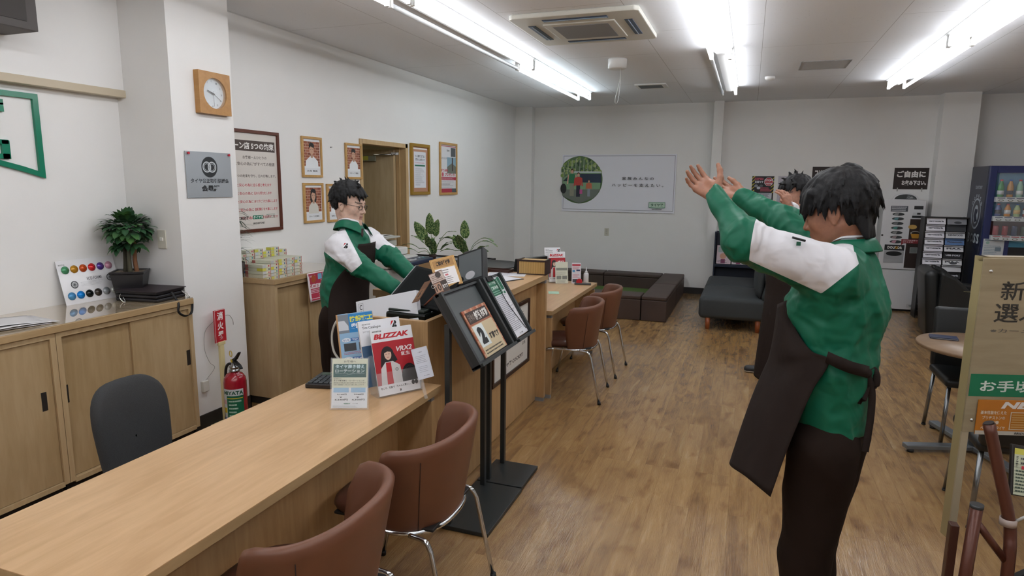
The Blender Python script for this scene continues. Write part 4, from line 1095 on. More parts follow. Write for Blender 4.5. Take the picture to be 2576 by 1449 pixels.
def tenmin(g, w, h):
    g.rect(0, 0, w, h, '#5c3b2c'); g.rect(w*.02, h*.6, w*.98, h*.97, '#b9a79c'); g.lines(w*.1, h*.62, w*.9, h*.9, 4, '#7a6256', .5, .3, 2); g.circ(w*.62, h*.86, w*.2, '#3a302c', h*.12)
    g.rect(w*.04, h*.20, w*.55, h*.56, '#a8826a'); g.text('10', w*.10, h*.24, w*.50, h*.52, '#3a2a22', .03); g.rect(w*.57, h*.16, w*.99, h*.58, '#3a2e28'); g.text('分です', w*.60, h*.28, w*.97, h*.44, '#e9e5e0', .03)
    g.rect(0, 0, w, h*.14, '#b99a66')
slab('flip_time_sign', 'glossy brown ring-bound time sign reading ten minutes on the register', 'sign', P(1103, 751, 3.20), P(1137, 737, 3.21), P(1066, 697, 3.28), .004, '#b05a3c', tenmin)
b = [o for o in COL.objects if o.name.startswith('flip_time_sign')][0]
MB(C('#c9c9c6', .2, 1)).tube([(0.0+.010*math.cos(a), .075+.010*math.sin(a), .004+.0*a) for a in [2*PI*k/16 for k in range(16)]], .0012, 6, closed=True).build('binder_ring', b)
def six(g, w, h):
    g.rect(0, 0, w, h, '#6e4a32'); g.rect(w*.1, h*.15, w*.9, h*.62, '#8a6244'); g.text('6', w*.35, h*.2, w*.68, h*.58, '#2e1d14', .03)
slab('flip_number_card', 'brown flip card with a dark number six beside the time sign', 'sign', P(1036, 762, 3.21), P(1052, 757, 3.15), P(1064, 712, 3.28), .003, '#6a452c', six)
MB(C('#9a5a40', .5)).tube([b.matrix_basis.inverted() @ Vector((-1.56, 2.93, 1.036)), Vector((.03, .05, -.005))], .005, 8).build('prop', b)
fc_ = [o for o in COL.objects if o.name.startswith('flip_number_card')][0]
ML = b.matrix_basis.inverted() @ fc_.matrix_basis
for ch_ in kids(fc_):
    ch_.parent = b; ch_.matrix_local = ML @ ch_.matrix_basis; ch_.name = 'number_card' if ch_.name.startswith('panel') else 'card_print'
bpy.data.objects.remove(fc_)
# white file box and cable
t = thing('white_file_box', 'white cardboard file box behind the brochure holder', 'box', (-1.76, 2.80, .82))
L = Matrix.Translation((1.76, -2.80, -.82))
M, w, h = frame3(P(903, 862, 3.38), P(1056, 836, 3.25), P(891, 760, 3.42)); M = L @ M
MB(C('#dde0e6', .5)).box(0, w, 0, h, -.035, 0, bev=.002, M=M).build('box', t)
g = Gfx(.0004); g.border(.015, .03, .045, h-.015, .0012, '#44464a'); g.vtext('CASIO', .022, .035, .038, h-.02, '#3a3c40'); g.build('label', t, M)
t = MB(C('#c9c9c2', .4)).tube([(-1.915, 2.80, .99), (-1.95, 2.74, .975), (-1.985, 2.735, .90), (-1.975, 2.73, .81), (-1.935, 2.73, .745), (-1.975, 2.735, .66)], .006, 8, sub=6)
tag(t.build('white_cable'), 'white cable looping down behind the blue leaflet display', 'cable')

# ================================================================ THINGS ON THE SERVICE COUNTER
z = 1.0005
t = thing('rotary_card_box', 'bamboo-coloured ribbed card box with dark brown edging on the counter', 'box', (-1.50, 4.59, 1.0), math.radians(2))
rb = NT('ribbed_tan'); wv = rb.n('ShaderNodeTexWave'); wv.inputs['Scale'].default_value = 38; wv.bands_direction = 'X'; rb.l(rb.coords(), wv.inputs['Vector']); rb.l(rb.ramp(wv.outputs['Fac'], [(.2, '#8f6f3c'), (.5, '#c9a566')]), rb.b.inputs['Base Color']); rb.bump(wv.outputs['Fac'], .4, .003)
MB(rb.m).box(-.10, .10, -.045, .10, .008, .105).build('card_block', t)
e = MB(C('#34201a', .5))
e.box(-.115, .108, -.048, .10, .0, .008).box(-.115, -.10, -.048, .10, 0, .112).box(.100, .108, -.048, .10, 0, .112).box(-.115, .108, -.048, -.0455, .098, .112).build('binder', t)
t = thing('pen_tray', 'dark brown shallow money tray on the service counter', 'tray', (-1.80, 4.60, z), math.radians(-3))
b = MB(C('#3b2119', .35)); prof = [(0, .0), (.10, .0), (.115, .022), (.118, .022), (.105, .0)]
b.box(-.11, .11, -.035, .035, 0, .004, bev=.001).prism([(-.12, -.045), (.12, -.045), (.11, -.035), (-.11, -.035)], .0, .022).prism([(-.12, .045), (.12, .045), (.11, .035), (-.11, .035)], .0, .022).prism([(-.12, -.045), (-.11, -.035), (-.11, .035), (-.12, .045)], .0, .022).prism([(.12, -.045), (.11, -.035), (.11, .035), (.12, .045)], .0, .022)
b.build('tray', t)
def sheet(name, label, cat, bl, br, tl, draw, th=.0008, col='#e0e0e4', **k): return slab(name, label, cat, bl, br, tl, th, C(col, .6), draw, **k)
def formd(g, w, h): g.lines(w*.06, h*.08, w*.94, h*.92, 8, '#9a9aa6', .3, .4, 9)
slab('order_form', 'white printed form lying under the card box on the service counter', 'papers', (-1.80, 4.36, z+.001), (-1.515, 4.42, z+.001), (-1.86, 4.53, z+.001), .001, C('#dcdce2', .6), formd)
t, w, h = slab('clipboard', 'black clipboard holding a white form flat on the service counter', 'clipboard', (-1.60, 4.02, z+.004), (-1.475, 4.30, z+.004), (-1.79, 4.12, z+.004), .004, C('#17181a', .4))
MB(C('#dadae0', .6)).box(.012, w-.012, .012, h-.02, .0005, .0016).build('form', t)
MB(C('#a9abad', .25, 1)).box(w*.35, w*.65, h-.03, h-.005, .0016, .010, bev=.002).build('clip', t)
t = thing('telephone', 'bluish grey telephone handset at the back of the service counter', 'telephone', (-1.92, 4.38, z), math.radians(20))
MB(C('#45506a', .4)).box(-.10, .09, -.08, .09, .0, .03, bev=.008).build('base', t)
MB(C('#3a4560', .35)).tube([(-.09, .06, .04), (-.04, .06, .058), (.04, .06, .058), (.09, .06, .04)], [.02, .015, .015, .02], 12, sub=4).build('handset', t)
t = thing('black_bowl_tray', 'large black oval tray edge showing behind the till', 'tray', (-2.04, 4.965, .715))
MB(C('#141517', .3)).lathe([(0, .27), (.25, .27), (.30, .285), (.302, .29), (.25, .28), (0, .275)], seg=40).lathe([(.0, 0), (.09, 0), (.03, .03), (.02, .27), (0, .27)]).build('tray', t)

# ================================================================ NOTICE ON THE COUNTER FRONT
def parking(g, x0, y0, x1, y1):
    g.rect(x0, y0, x1, y1, '#cfcdc8'); w, h = x1-x0, y1-y0
    g.text('お車の中に貴重品を置かないでください', x0+.06, y0+h*.58, x1-.04, y0+h*.66, '#b43a48', .03); g.text('ご理解ご協力の程よろしくお願い申し上げます', x0+.05, y0+h*.40, x1-.04, y0+h*.48, '#3a3434', .02)
    g.text('店長', x1-.12, y0+h*.30, x1-.05, y0+h*.36, '#3a3434'); g.text('タイヤ館 COCKPIT', x0+.14, y0+h*.10, x1-.10, y0+h*.18, '#2a2626', .03); g.lines(x0+.05, y0+h*.78, x1-.05, y0+h*.9, 3, '#8a8683', .3, .3, 4)
framed('dark-framed parking notice hung on the front of the service counter', mtx((-1.4745, 3.67, .375), (0, 1, 0), (0, 0, 1)), .735, .475, .026, .016, C('#2d1913', .35), parking, 'notice', 'framed_notice')

# ================================================================ MAGAZINE STANDS
def stand(label, y0, y1, xe, name='display_stand'):
    t = thing(name, label, 'display stand', (-1.2, (y0+y1)/2, 0), 0, 'black floor display stands in front of the counter')
    L = Matrix.Translation((1.2, -(y0+y1)/2, 0)); m = C('#35393a', .4, .3)
    MB(m).box(-1.345, xe, y0, y1, .001, .022, bev=.002, M=L).build('base_plate', t)
    for y in (y0+.035, y1-.03):
        MB(m).box(-1.303, -1.277, y-.013, y+.013, .022, 1.02, M=L).build('post', t)
    # sloping tray
    d_ = Vector((.205, 0, -.335)); Ln = d_.length; d_.normalize()
    M = Matrix.Translation((-1.35, y0+.02, 1.155)) @ mtx((0, 0, 0), (0, 1, 0), -d_)
    M = L @ M; W_ = y1-y0-.03
    MB(C('#3b3c3e', .35, .3)).box(0, W_, -Ln, 0, -.014, 0, bev=.002, M=M).build('tray', t)
    MB(m).box(0, .02, -Ln, 0, 0, .035, M=M).build('side_rail', t); MB(m).box(W_-.02, W_, -Ln, 0, 0, .035, M=M).build('side_rail', t)
    MB(m).box(0, W_, -Ln-.004, -Ln+.012, -.014, .05, M=M).build('lip', t); MB(m).box(0, W_, -.012, 0, 0, .02, M=M).build('top_rail', t)
    return t, L.inverted() @ M, W_, Ln
t, M1, W_, Ln = stand('black floor display stand with the wait-time board, nearer the camera', 2.635, 3.135, -1.072)
t2, M2, W2_, Ln2 = stand('black floor display stand holding the clipped price lists, behind the nearer one', 3.147, 3.44, -1.078)
MB(C('#4c5354', .3)).box(.03, W_-.03, -Ln+.02, -.02, .001, .004, M=Matrix.Translation((1.2, -(2.635+3.135)/2, 0)) @ M1).build('felt_panel', t)
# wait-time board
Mb = M1 @ Matrix.Translation((.135, -Ln+.018, .006)) 
t = thing('wait_time_board', 'brick-bordered wait time board with a big number two on the stand', 'sign', M=Mb)
w, h = .29, .255
MB(C('#a9684c', .5)).box(0, w, 0, h, 0, .006, bev=.001).build('board', t)
g = Gfx(.0062)
for k in range(12):
    g.rect(k*w/12+.001, h-.016, (k+1)*w/12-.001, h-.001, ['#b5654a', '#d3a084', '#b97a5c'][k % 3])
    if k < 11: g.rect(.001, k*h/11+.001, .015, (k+1)*h/11-.001, ['#d3a084', '#b5654a', '#b97a5c'][k % 3]); g.rect(w-.015, k*h/11+.001, w-.001, (k+1)*h/11-.001, ['#b97a5c', '#b5654a', '#d3a084'][k % 3])
g.rect(.015, 0, w-.015, h*.66, '#cdbb98'); g.rect(.02, h*.70, w-.02, h*.94, '#3b2c26')
g.text('只今の', .03, h*.74, .10, h*.90, '#8a7c72', .03); g.text('作業待ち時間', .105, h*.73, w-.03, h*.91, '#e9e6e2', .06)
g.text('時間です', .155, h*.26, w-.022, h*.40, '#221d1a', .05); g.lines(.03, h*.03, w-.03, h*.15, 2, '#2e2824', .45, .1, 6)
g.build('print', t)
MB(C('#dbe2e0', .4)).box(.02, .135, .05, .165, .0068, .009, bev=.001).build('number_card', t)
g = Gfx(.0092); g.text('2', .045, .062, .112, .153, '#16181a', .09); g.build('number', t)
# clipped price list
Mc2 = M2 @ Matrix.Translation((.035, -Ln+.02, .010))
t = thing('price_list_clipboard', 'clipboard of price sheets with a green header leaning on the farther stand', 'clipboard', M=Mc2)
w, h = .21, .36
MB(C('#9b7749', .5)).box(-.008, w+.004, -.004, h+.012, -.003, 0, bev=.001).build('board', t)
for k in range(3): MB(C(['#dfe0e6', '#d3d6e4', '#e3e3e8'][k], .6)).box(.0+k*.003, w-.002, .0, h-.004*k, .0004+k*.0024, .0024+k*.0024).build('sheet', t)
g = Gfx(.0080); g.rect(.02, h-.105, w-.055, h-.012, '#17684a'); g.rect(w-.05, h-.085, w-.012, h-.006, '#17684a'); g.rect(w-.045, h-.11, w-.02, h-.095, '#17684a')
g.text('タイヤ交換', .03, h-.04, .13, h-.022, '#d5e5dc', .02); g.text('ご料金表', .03, h-.07, .13, h-.048, '#d5e5dc', .03); g.lines(.025, h-.10, w-.06, h-.076, 2, '#a9d0be', .3, .1, 5)
for k in range(22): g.rect(.015, .03+k*.0105, w-.012, .0305+k*.0105, '#a9a9b4')
for k in range(5): g.rect(.05+k*.03, .03, .0506+k*.03, .25, '#a9a9b4')
g.lines(.02, .035, w-.02, .25, 21, '#8d8d98', .35, .5, 8); g.text('タイヤ館', .08, .008, .13, .018, '#333333')
g.build('print', t)
MB(C('#1b1c1e', .3, .6)).box(.03, .10, h-.018, h+.014, .007, .016, bev=.003).build('clip', t)
MB(C('#191919', .5)).tube([(.095, h+.01, .018), (.12, h-.06, .014), (.13, h*.5, .012), (.19, .02, .012)], .0022, 8, sub=5).build('pen_cord', t)

# ================================================================ ON THE FOREGROUND DESK
t = thing('calculator', 'black desk calculator on the foreground desk', 'calculator', (-1.86, 2.535, ZD+.0006), math.radians(14))
MB(C('#221f20', .45)).prism([(-.085, -.10), (.085, -.10), (.085, .10), (-.085, .10)], 0, .022, bev=.005).build('body', t)
MB(C('#5b6a5f', .2)).box(-.07, .07, .05, .085, .022, .024).build('display', t)
for r in range(5):
    for c_ in range(6):
        MB(C('#c9763a' if (c_ == 5 and r < 2) else '#3c4247', .4)).box(-.075+c_*.026, -.054+c_*.026, -.09+r*.026, -.070+r*.026, .022, .028, bev=.002).build('key', t)
t = MB(C('#1b4fa3', .4)).lathe([(0, 0), (.018, 0), (.02, .02), (.012, .035), (0, .036)], (-1.69, 2.60, ZD+.0005), 20)
tag(t.build('blue_clip'), 'small blue rounded clip behind the acrylic notice on the desk', 'clip')
# acrylic notice stand
ACR = C('#f4f8fb', .02, alpha=.13, spec=.6)
M, w, h = frame3(P(838, 1027, 2.36), P(929, 1027, 2.37), P(839, 905, 2.36))
bl = Vector((-1.632, 2.213, ZD+.002)); br_ = Vector((-1.480, 2.276, ZD+.002)); n_ = Vector((.063, -.152, 0)).normalized()*-1
M, w, h = frame3(bl, br_, bl+Vector((-.02, .05, .215)))
t = thing('acrylic_notice_stand', 'clear acrylic stand with the tyre change price notice on the desk', 'sign stand', M=M)
MB(ACR).box(0, w, 0, h, 0, .0022, bev=.0005).box(0, w, 0, .0025, -.07, 0, M=Matrix.Rotation(math.radians(-14), 4, 'X')).build('acrylic', t)
MB(C('#d9d9c4', .6)).box(.006, w-.006, .006, h-.004, -.0012, -.0004).build('sheet', t)
g = Gfx(-.0003, .00008); a = w-.012
g.rect(.006, .006, w-.006, h-.004, '#e2e6cd'); g.rect(.006, .006, w-.006, h*.42, '#eaf1f8')
g.text('お客様へ', w*.34, h-.021, w*.66, h-.012, '#2a2e2c', .01); g.rect(.012, h*.62, w-.012, h*.88, '#1f5a58')
g.text('タイヤ履き替え', .02, h*.79, w-.02, h*.865, '#cfeaf0', .03); g.text('ローテーション', .02, h*.71, w-.02, h*.775, '#cfe0e0', .03); g.text('料金改訂の御案内', .02, h*.635, w-.02, h*.695, '#cfe0e0', .03)
g.text('誠に勝手ながら、', .014, h*.58, .05, h*.60, '#2a2e2c'); g.text('タイヤ履き替え・ローテーションの', .014, h*.54, w-.02, h*.57, '#2a2e2c'); g.text('料金を2018年3月1日から改訂させて頂きます', .014, h*.50, w-.014, h*.525, '#2a2e2c'); g.text('何卒ご理解賜りますようお願い申し上げます', .014, h*.465, w-.02, h*.485, '#2a2e2c')
g.rect(.014, h*.33, w*.48, h*.42, '#9ec4e2'); g.rect(w*.54, h*.33, w-.014, h*.42, '#9ec4e2')
for x, p_, q_ in ((.02, '2,160円', '3,240円'), (w*.56, '3,240円', '4,320円')):
    g.text(p_, x+.01, h*.275, x+.05, h*.305, '#33363a', .02); g.poly([(x+.02, h*.245), (x+.032, h*.245), (x+.026, h*.225)], '#33363a'); g.text(q_, x, h*.17, x+.055, h*.205, '#2a2c30', .02)
g.rect(w*.36, h*.105, w*.52, h*.125, '#2b7a66'); g.text('タイヤ館', w*.37, h*.108, w*.51, h*.122, '#dfe8e4'); g.text('タイヤ館', w*.58, h*.108, w*.72, h*.122, '#2a2c30'); g.lines(.012, .008, w-.03, h*.08, 3, '#8a8f94', .25, .2, 2)
g.build('notice_print', t)
# brochure holder with catalogues
def brochure_set(label, M, w, h, small=False):
    t = thing('brochure_holder', label, 'brochure holder', M=M, group='acrylic brochure holders with tyre brochures')
    b = MB(ACR); e = .002
    b.box(-.006, w+.008, -.004, h*.80, -.075, -.072).box(-.006, w+.008, -.004, .34*h, .0008, .0035).box(-.0085, -.006, -.004, h*.62, -.075, .0035).box(w+.008, w+.0105, -.004, h*.62, -.075, .0035).box(-.006, w+.008, -.006, -.004, -.075, .0035)
    b.build('acrylic', t)
    def book(name, dx, dy, z, ww, hh, th, cover, draw):
        bk = MB(C('#dfe0e2', .5)).box(dx, dx+ww, dy, dy+hh, z-th, z, bev=.0006)
        o = bk.build(name, t); g = Gfx(z+.0001, .00012 if not small else .0004); draw(g, dx, dy, dx+ww, dy+hh); g.build('cover_print', o)
    def blizzak(g, x0, y0, x1, y1):
        W_, H_ = x1-x0, y1-y0
        g.rect(x0, y0, x1, y1, '#ecedf1'); g.rect(x0, y0+H_*.155, x1, y0+H_*.80, '#b3202c')
        g.text('BLIZZAK', x0+W_*.06, y0+H_*.845, x0+W_*.93, y0+H_*.925, '#c4202c', .05, .25); g.text('BRIDGESTONE', x0+W_*.05, y0+H_*.955, x0+W_*.27, y0+H_*.975, '#2a2a2a', .02, .2)
        g.text('VRX2', x0+W_*.56, y0+H_*.625, x0+W_*.95, y0+H_*.70, '#efe6e6', .03, .3); g.text('誕生', x0+W_*.66, y0+H_*.55, x0+W_*.88, y0+H_*.61, '#efe6e6', .02)
        cx = x0+W_*.33
        g.circ(cx-.0, y0+H_*.60, W_*.15, '#231a1c', H_*.125); g.poly([(cx-W_*.15, y0+H_*.62), (cx-W_*.20, y0+H_*.42), (cx-W_*.10, y0+H_*.45), (cx+W_*.1, y0+H_*.45), (cx+W_*.22, y0+H_*.50), (cx+W_*.14, y0+H_*.63)], '#231a1c')
        g.poly([(cx-W_*.24, y0+H_*.155), (cx-W_*.20, y0+H_*.40), (cx-W_*.08, y0+H_*.49), (cx+W_*.10, y0+H_*.49), (cx+W_*.26, y0+H_*.42), (cx+W_*.30, y0+H_*.155)], '#d7d5d6')
        g.poly([(cx-W_*.10, y0+H_*.155), (cx-W_*.07, y0+H_*.48), (cx+W_*.05, y0+H_*.48), (cx+W_*.05, y0+H_*.155)], '#bd1f2a')
        g.circ(cx+.001, y0+H_*.60, W_*.085, '#dcb8a4', H_*.082); g.poly([(cx-W_*.10, y0+H_*.62), (cx-W_*.05, y0+H_*.69), (cx+W_*.1, y0+H_*.67), (cx+W_*.10, y0+H_*.63), (cx, y0+H_*.645)], '#231a1c')
        for s in (-1, 1): g.rect(cx+s*W_*.035-W_*.014, y0+H_*.603, cx+s*W_*.035+W_*.014, y0+H_*.610, '#3a2622')
        g.rect(cx-W_*.025, y0+H_*.553, cx+W_*.025, y0+H_*.560, '#b04a50'); g.ring(cx+W_*.17, y0+H_*.36, W_*.025, W_*.035, '#333333', 18)
        tx = x0+W_*.80
        g.circ(tx, y0+H_*.22, W_*.20, '#1d1c1e', H_*.20); g.rect(tx-W_*.2, y0+H_*.155, x1, y0+H_*.26, '#1d1c1e')
        for k in range(4): g.ring(tx+W_*.02, y0+H_*.22, W_*(.06+.035*k), W_*(.065+.035*k), '#4a4a4c', 24, .3, 2.6, 1.4)
        g.rect(x0, y0, x1, y0+H_*.155, '#ecedf1'); g.text('冬こそ、性能で「ちゃんと買い」。', x0+W_*.05, y0+H_*.09, x0+W_*.78, y0+H_*.125, '#26262a', .02)
        for k in range(2): g.circ(x0+W_*(.84+.08*k), y0+H_*.12, W_*.04, '#28282a', H_*.035)
        b_mark(g, x0+W_*.48, y0+H_*.03, H_*.035)
    def catalogue(g, x0, y0, x1, y1):
        W_, H_ = x1-x0, y1-y0
        g.rect(x0, y0, x1, y1, '#ecedf1'); g.text('BRIDGESTONE', x0+W_*.08, y0+H_*.935, x0+W_*.28, y0+H_*.953, '#2a2a2a', .02, .2); g.text('Tire Catalogue', x0+W_*.08, y0+H_*.865, x0+W_*.52, y0+H_*.915, '#3a3a40', .01)
        g.text('2017 Vol.2', x0+W_*.08, y0+H_*.82, x0+W_*.26, y0+H_*.845, '#9a9aa0'); b_mark(g, x0+W_*.74, y0+H_*.82, H_*.13); g.rect(x0, y0, x0+W_*.3, y0+H_*.62, '#3f5f80')
    book('tyre_catalogue', -.030, .048, -.045, w, h*1.0, .012, None, catalogue)
    book('snow_tyre_brochure', 0, 0, 0, w, h, .006, None, blizzak)
    book('spare_brochure', .010, .004, -.012, w, h*.985, .008, None, blizzak)
    return t
bl = Vector((-1.512, 2.420, ZD+.008)); br_ = Vector((-1.402, 2.600, ZD+.008))
M, w, h = frame3(bl, br_, bl+Vector((-.075, .045, .292)))
brochure_set('acrylic brochure holder with the red snow tyre brochure on the foreground desk', M, w, h)
M, w, h = frame3(P(1053, 957, 2.95), P(1092, 946, 2.99), P(1043, 878, 2.97))
t = thing('greeting_card', 'small white printed card fixed at the end of the brochure holder', 'card', M=M)
MB(C('#d5d8e2', .5)).box(0, w, 0, h, -.001, 0).build('card', t); g = Gfx(.0001); g.border(.003, .003, w-.003, h-.003, .0006, '#b5bac8'); g.text('ご挨拶', w*.36, h*.84, w*.62, h*.87, '#555a66'); g.lines(w*.14, h*.50, w*.86, h*.76, 5, '#8a8f9c', .22, .3, 3); g.lines(w*.2, h*.2, w*.8, h*.42, 4, '#9a9fac', .22, .3, 4); g.text('タイヤ館', w*.4, h*.08, w*.75, h*.105, '#33363e', .03); g.build('print', t)
MB(ACR).box(w*.1, w*.3, -.09, 0, -.003, -.0015).build('clear_holder', t)
# blue leaflet display with wooden edge
M, w, h = frame3(P(865, 968, 3.08), P(955, 955, 3.10), P(849, 792, 3.13))
t = thing('rust_proofing_leaflet_display', 'blue rust-proofing poster on a wooden-edged stand behind the brochure holder', 'poster stand', M=M)
MB(C('#b98e5e', .5)).box(-.004, w, 0, h, -.022, 0, bev=.001).build('stand', t)
g = Gfx(.0003); g.rect(.004, 0, w, h, '#8fb6d6'); g.rect(.004, h*.72, w, h-.004, '#1f7fc0'); g.rect(.004, h*.72, w*.32, h-.004, '#77808a'); g.poly([(.004, h*.76), (.004, h*.9), (w*.2, h*.9), (w*.3, h*.82), (w*.3, h*.76)], '#c5cbd2')
g.text('防錆施工', w*.36, h*.87, w*1.0, h*.955, '#e6e24a', .05); g.text('愛車を守る', w*.38, h*.765, w*1.0, h*.85, '#eef2f6', .05)
for k in range(2):
    y = h*(.62-.27*k); g.circ(w*.2, y, w*.12, '#dfe6ee', h*.03); g.text(['もしも', 'なぜ'][k], w*.12, y-h*.015, w*.28, y+h*.015, '#1f4f9a', .02); g.rect(w*.33, y-h*.02, w, y+h*.02, '#1f5fa8'); g.text(['「防錆施工」をしていないと', 'サビは発生するの'][k], w*.36, y-h*.014, w*.98, y+h*.014, '#e6eef6', .02)
    g.rect(w*.12, y-h*.16, w*.46, y-h*.05, ['#3a3f44', '#9aa3ad'][k]); g.rect(w*.54, y-h*.16, w*.9, y-h*.05, ['#5a5f66', '#c23a4c'][k]); g.lines(w*.1, y-h*.21, w*.9, y-h*.17, 2, '#c23a4c', .3, .3, k)
g.build('poster', t)

# ================================================================ ON THE FARTHER DESK
bl = Vector((-1.80, 6.02, ZD+.008)); br_ = Vector((-1.66, 6.10, ZD+.008))
M, w, h = frame3(bl, br_, bl+Vector((-.03, .06, .292)))
brochure_set('acrylic brochure holder with tyre brochures on the farther desk', M, w, h, True)
M, w, h = frame3((-1.725, 5.97, ZD+.002), (-1.61, 6.03, ZD+.002), (-1.735, 6.0, ZD+.215))
t = thing('acrylic_notice_stand', 'clear acrylic price notice with a bright reflection on the farther desk', 'sign stand', M=M)
MB(ACR).box(0, w, 0, h, .0003, .0022).box(0, w, 0, .0025, -.06, 0).build('acrylic', t)
MB(C('#d6d9c0', .6)).box(.004, w-.004, .004, h-.003, -.0012, 0).build('sheet', t)
g = Gfx(.00001, .00006); g.rect(.01, h*.60, w-.01, h*.72, '#55604a'); g.rect(.014, h*.2, w*.46, h*.36, '#4a5240'); g.rect(w*.54, h*.2, w-.012, h*.36, '#4a5240'); g.lines(.01, h*.40, w-.01, h*.56, 4, '#6a6e60', .3, .2, 3); g.lines(.02, h*.04, w-.02, h*.16, 2, '#5a5e50', .35, .3, 3); g.build('notice_print', t)
def pamph(g, w, h):
    g.rect(0, 0, w, h, '#d9d4dc'); g.rect(w*.05, h*.86, w*.95, h*.94, '#b92438'); g.rect(w*.08, h*.55, w*.35, h*.66, '#4a90c4'); g.rect(w*.5, h*.60, w*.9, h*.68, '#2f3f6a'); g.lines(w*.1, h*.68, w*.9, h*.82, 3, '#c05a68', .4, .3, 3); g.rect(w*.1, h*.06, w*.9, h*.22, '#44464e'); g.lines(w*.1, h*.26, w*.9, h*.45, 3, '#c05a68', .4, .4, 4)
slab('pamphlet', 'upright pamphlet with red and blue print on the farther desk', 'pamphlet', (-1.585, 6.06, ZD+.001), (-1.50, 6.09, ZD+.001), (-1.575, 6.09, ZD+.20), .003, C('#d9c9d2', .4), pamph)
t = thing('squeeze_bottle', 'white plastic squeeze bottle with a pointed nozzle on the farther desk', 'bottle', (-1.465, 6.16, ZD+.0005))
MB(C('#d5d6d8', .35)).lathe([(0, 0), (.023, 0), (.025, .004), (.025, .085), (.021, .098), (.012, .104), (0, .104)]).build('body', t)
MB(C('#dedfe0', .3)).lathe([(0, .104), (.014, .104), (.014, .114), (.006, .12), (.0025, .155), (0, .156)]).build('nozzle', t)
t = thing('tape_dispenser', 'grey tape dispenser with a red wheel on the farther desk', 'tape dispenser', (-1.47, 6.03, ZD+.0005), math.radians(10))
MB(C('#4a4b4d', .4)).box(-.075, .085, -.022, .022, 0, .018, bev=.005).build('base', t)
MB(C('#b82030', .35)).cyl((-.03, -.016, .03), (-.03, .016, .03), .028, seg=28).build('reel', t)
slab('memo_sheet', 'pale green memo sheet on the farther desk', 'papers', (-1.62, 5.40, ZD+.0012), (-1.53, 5.43, ZD+.0012), (-1.66, 5.52, ZD+.0012), .0008, C('#a9ccb2', .6))
# executive chair and screen behind that desk
t = thing('executive_chair', 'high-backed black office chair behind the farther desk', 'chair', (-2.27, 5.42, 0), 0)
bk = pad(.25, .22, .30, .10, .05, C('#1c1f20', .35), .76, -.1, -.05); bk.build('backrest', t)
b = MB(C('#1c1f20', .35)); b.box(-.1, .38, -.24, .24, .40, .49, bev=.03, seg=4, smooth=True); b.build('seat', t)
MB(M_BLK).cyl((.12, 0, .06), (.12, 0, .40), .03).build('gas_column', t)
for k in range(5):
    a = 2*PI*k/5
    MB(M_BLK).tube([(.12, 0, .10), (.12+.28*math.cos(a), .28*math.sin(a), .05)], [.025, .015], 10).build('base_leg', t)
    MB(M_BLK).ell((.12+.29*math.cos(a), .29*math.sin(a), .027), .026).build('castor', t)
t = thing('desk_monitor', 'black monitor seen edge-on at the near end of the farther desk', 'monitor', (-1.74, 5.02, ZD+.0005))
M = Matrix.Translation((0.06, 0, .20)) @ Matrix.Rotation(math.radians(9), 4, 'Y') @ Matrix.Rotation(math.radians(-12), 4, 'Z')
MB(C('#141617', .3)).box(-.018, .018, -.24, .24, -.165, .165, bev=.006, M=M).build('casing', t)
MB(C('#2c3234', .12)).box(-.020, -.018, -.225, .225, -.15, .15, M=M).build('screen', t)
MB(C('#141617', .3)).box(-.07, .10, -.11, .11, 0, .012, bev=.004).box(-.0, .03, -.03, .03, .01, .12, bev=.004).build('stand', t)
# red flyer taped to the cabinet behind the pillar
t = thing('hanging_flyer', 'red campaign flyer hanging from the front edge of the cabinet behind the man', 'flyer', M=mtx((-3.186, 4.085, .745), (0, 1, 0), (-.012, 0, 1)))
b = MB(C('#e3d9dc', .55)); rows = []
for i in range(9): rows.append([Vector((.33*j/10, .225*i/8, .012+.02*(1-i/8)**2*math.sin(PI*j/10+.4)+.014*(j == 0)*(1-i/8))) for j in range(11)])
b.grid(rows); b.build('sheet', t, solid=.0006)
def bend(p): f = min(1, max(0, p.y/.225)); return .0125+.02*(1-f)**2*math.sin(PI*p.x/.33+.4)
g = Gfx(0); w, h = .33, .225
g.rect(.008, .008, w-.008, h-.008, '#b02c45'); g.rect(.012, .10, w-.012, .135, '#e3d5d8'); g.text('¥3,000円分当たるチャンス', .02, .106, w-.02, .129, '#b02c45', .04); g.text('ご来店 お客様に', .02, .19, .1, .205, '#eedfe2', .03)
g.circ(.075, .175, .03, '#a8502a'); g.circ(.07, .17, .016, '#3a1a1c')
for k in range(3): g.rect(.13+.06*k, .165, .18+.06*k, .21, ['#7ab0d2', '#9db8c8', '#4a6a9a'][k])
g.text('プレゼント', .16, .14, w-.03, .16, '#f0e2e4', .05); g.text('プレゼント', .12, .03, .27, .055, '#f0e2e4', .05); g.lines(.015, .06, .2, .095, 3, '#eedfe2', .4, .2, 4); g.lines(.02, .015, .2, .028, 1, '#eedfe2', .4, .2, 4)
bmesh.ops.subdivide_edges(g.bm, edges=[e for e in g.bm.edges if e.calc_length() > .04], cuts=6, use_grid_fill=True)
for v in g.bm.verts: v.co.z = bend(v.co)+v.co.z*1.0+.0006
g.build('print', t)
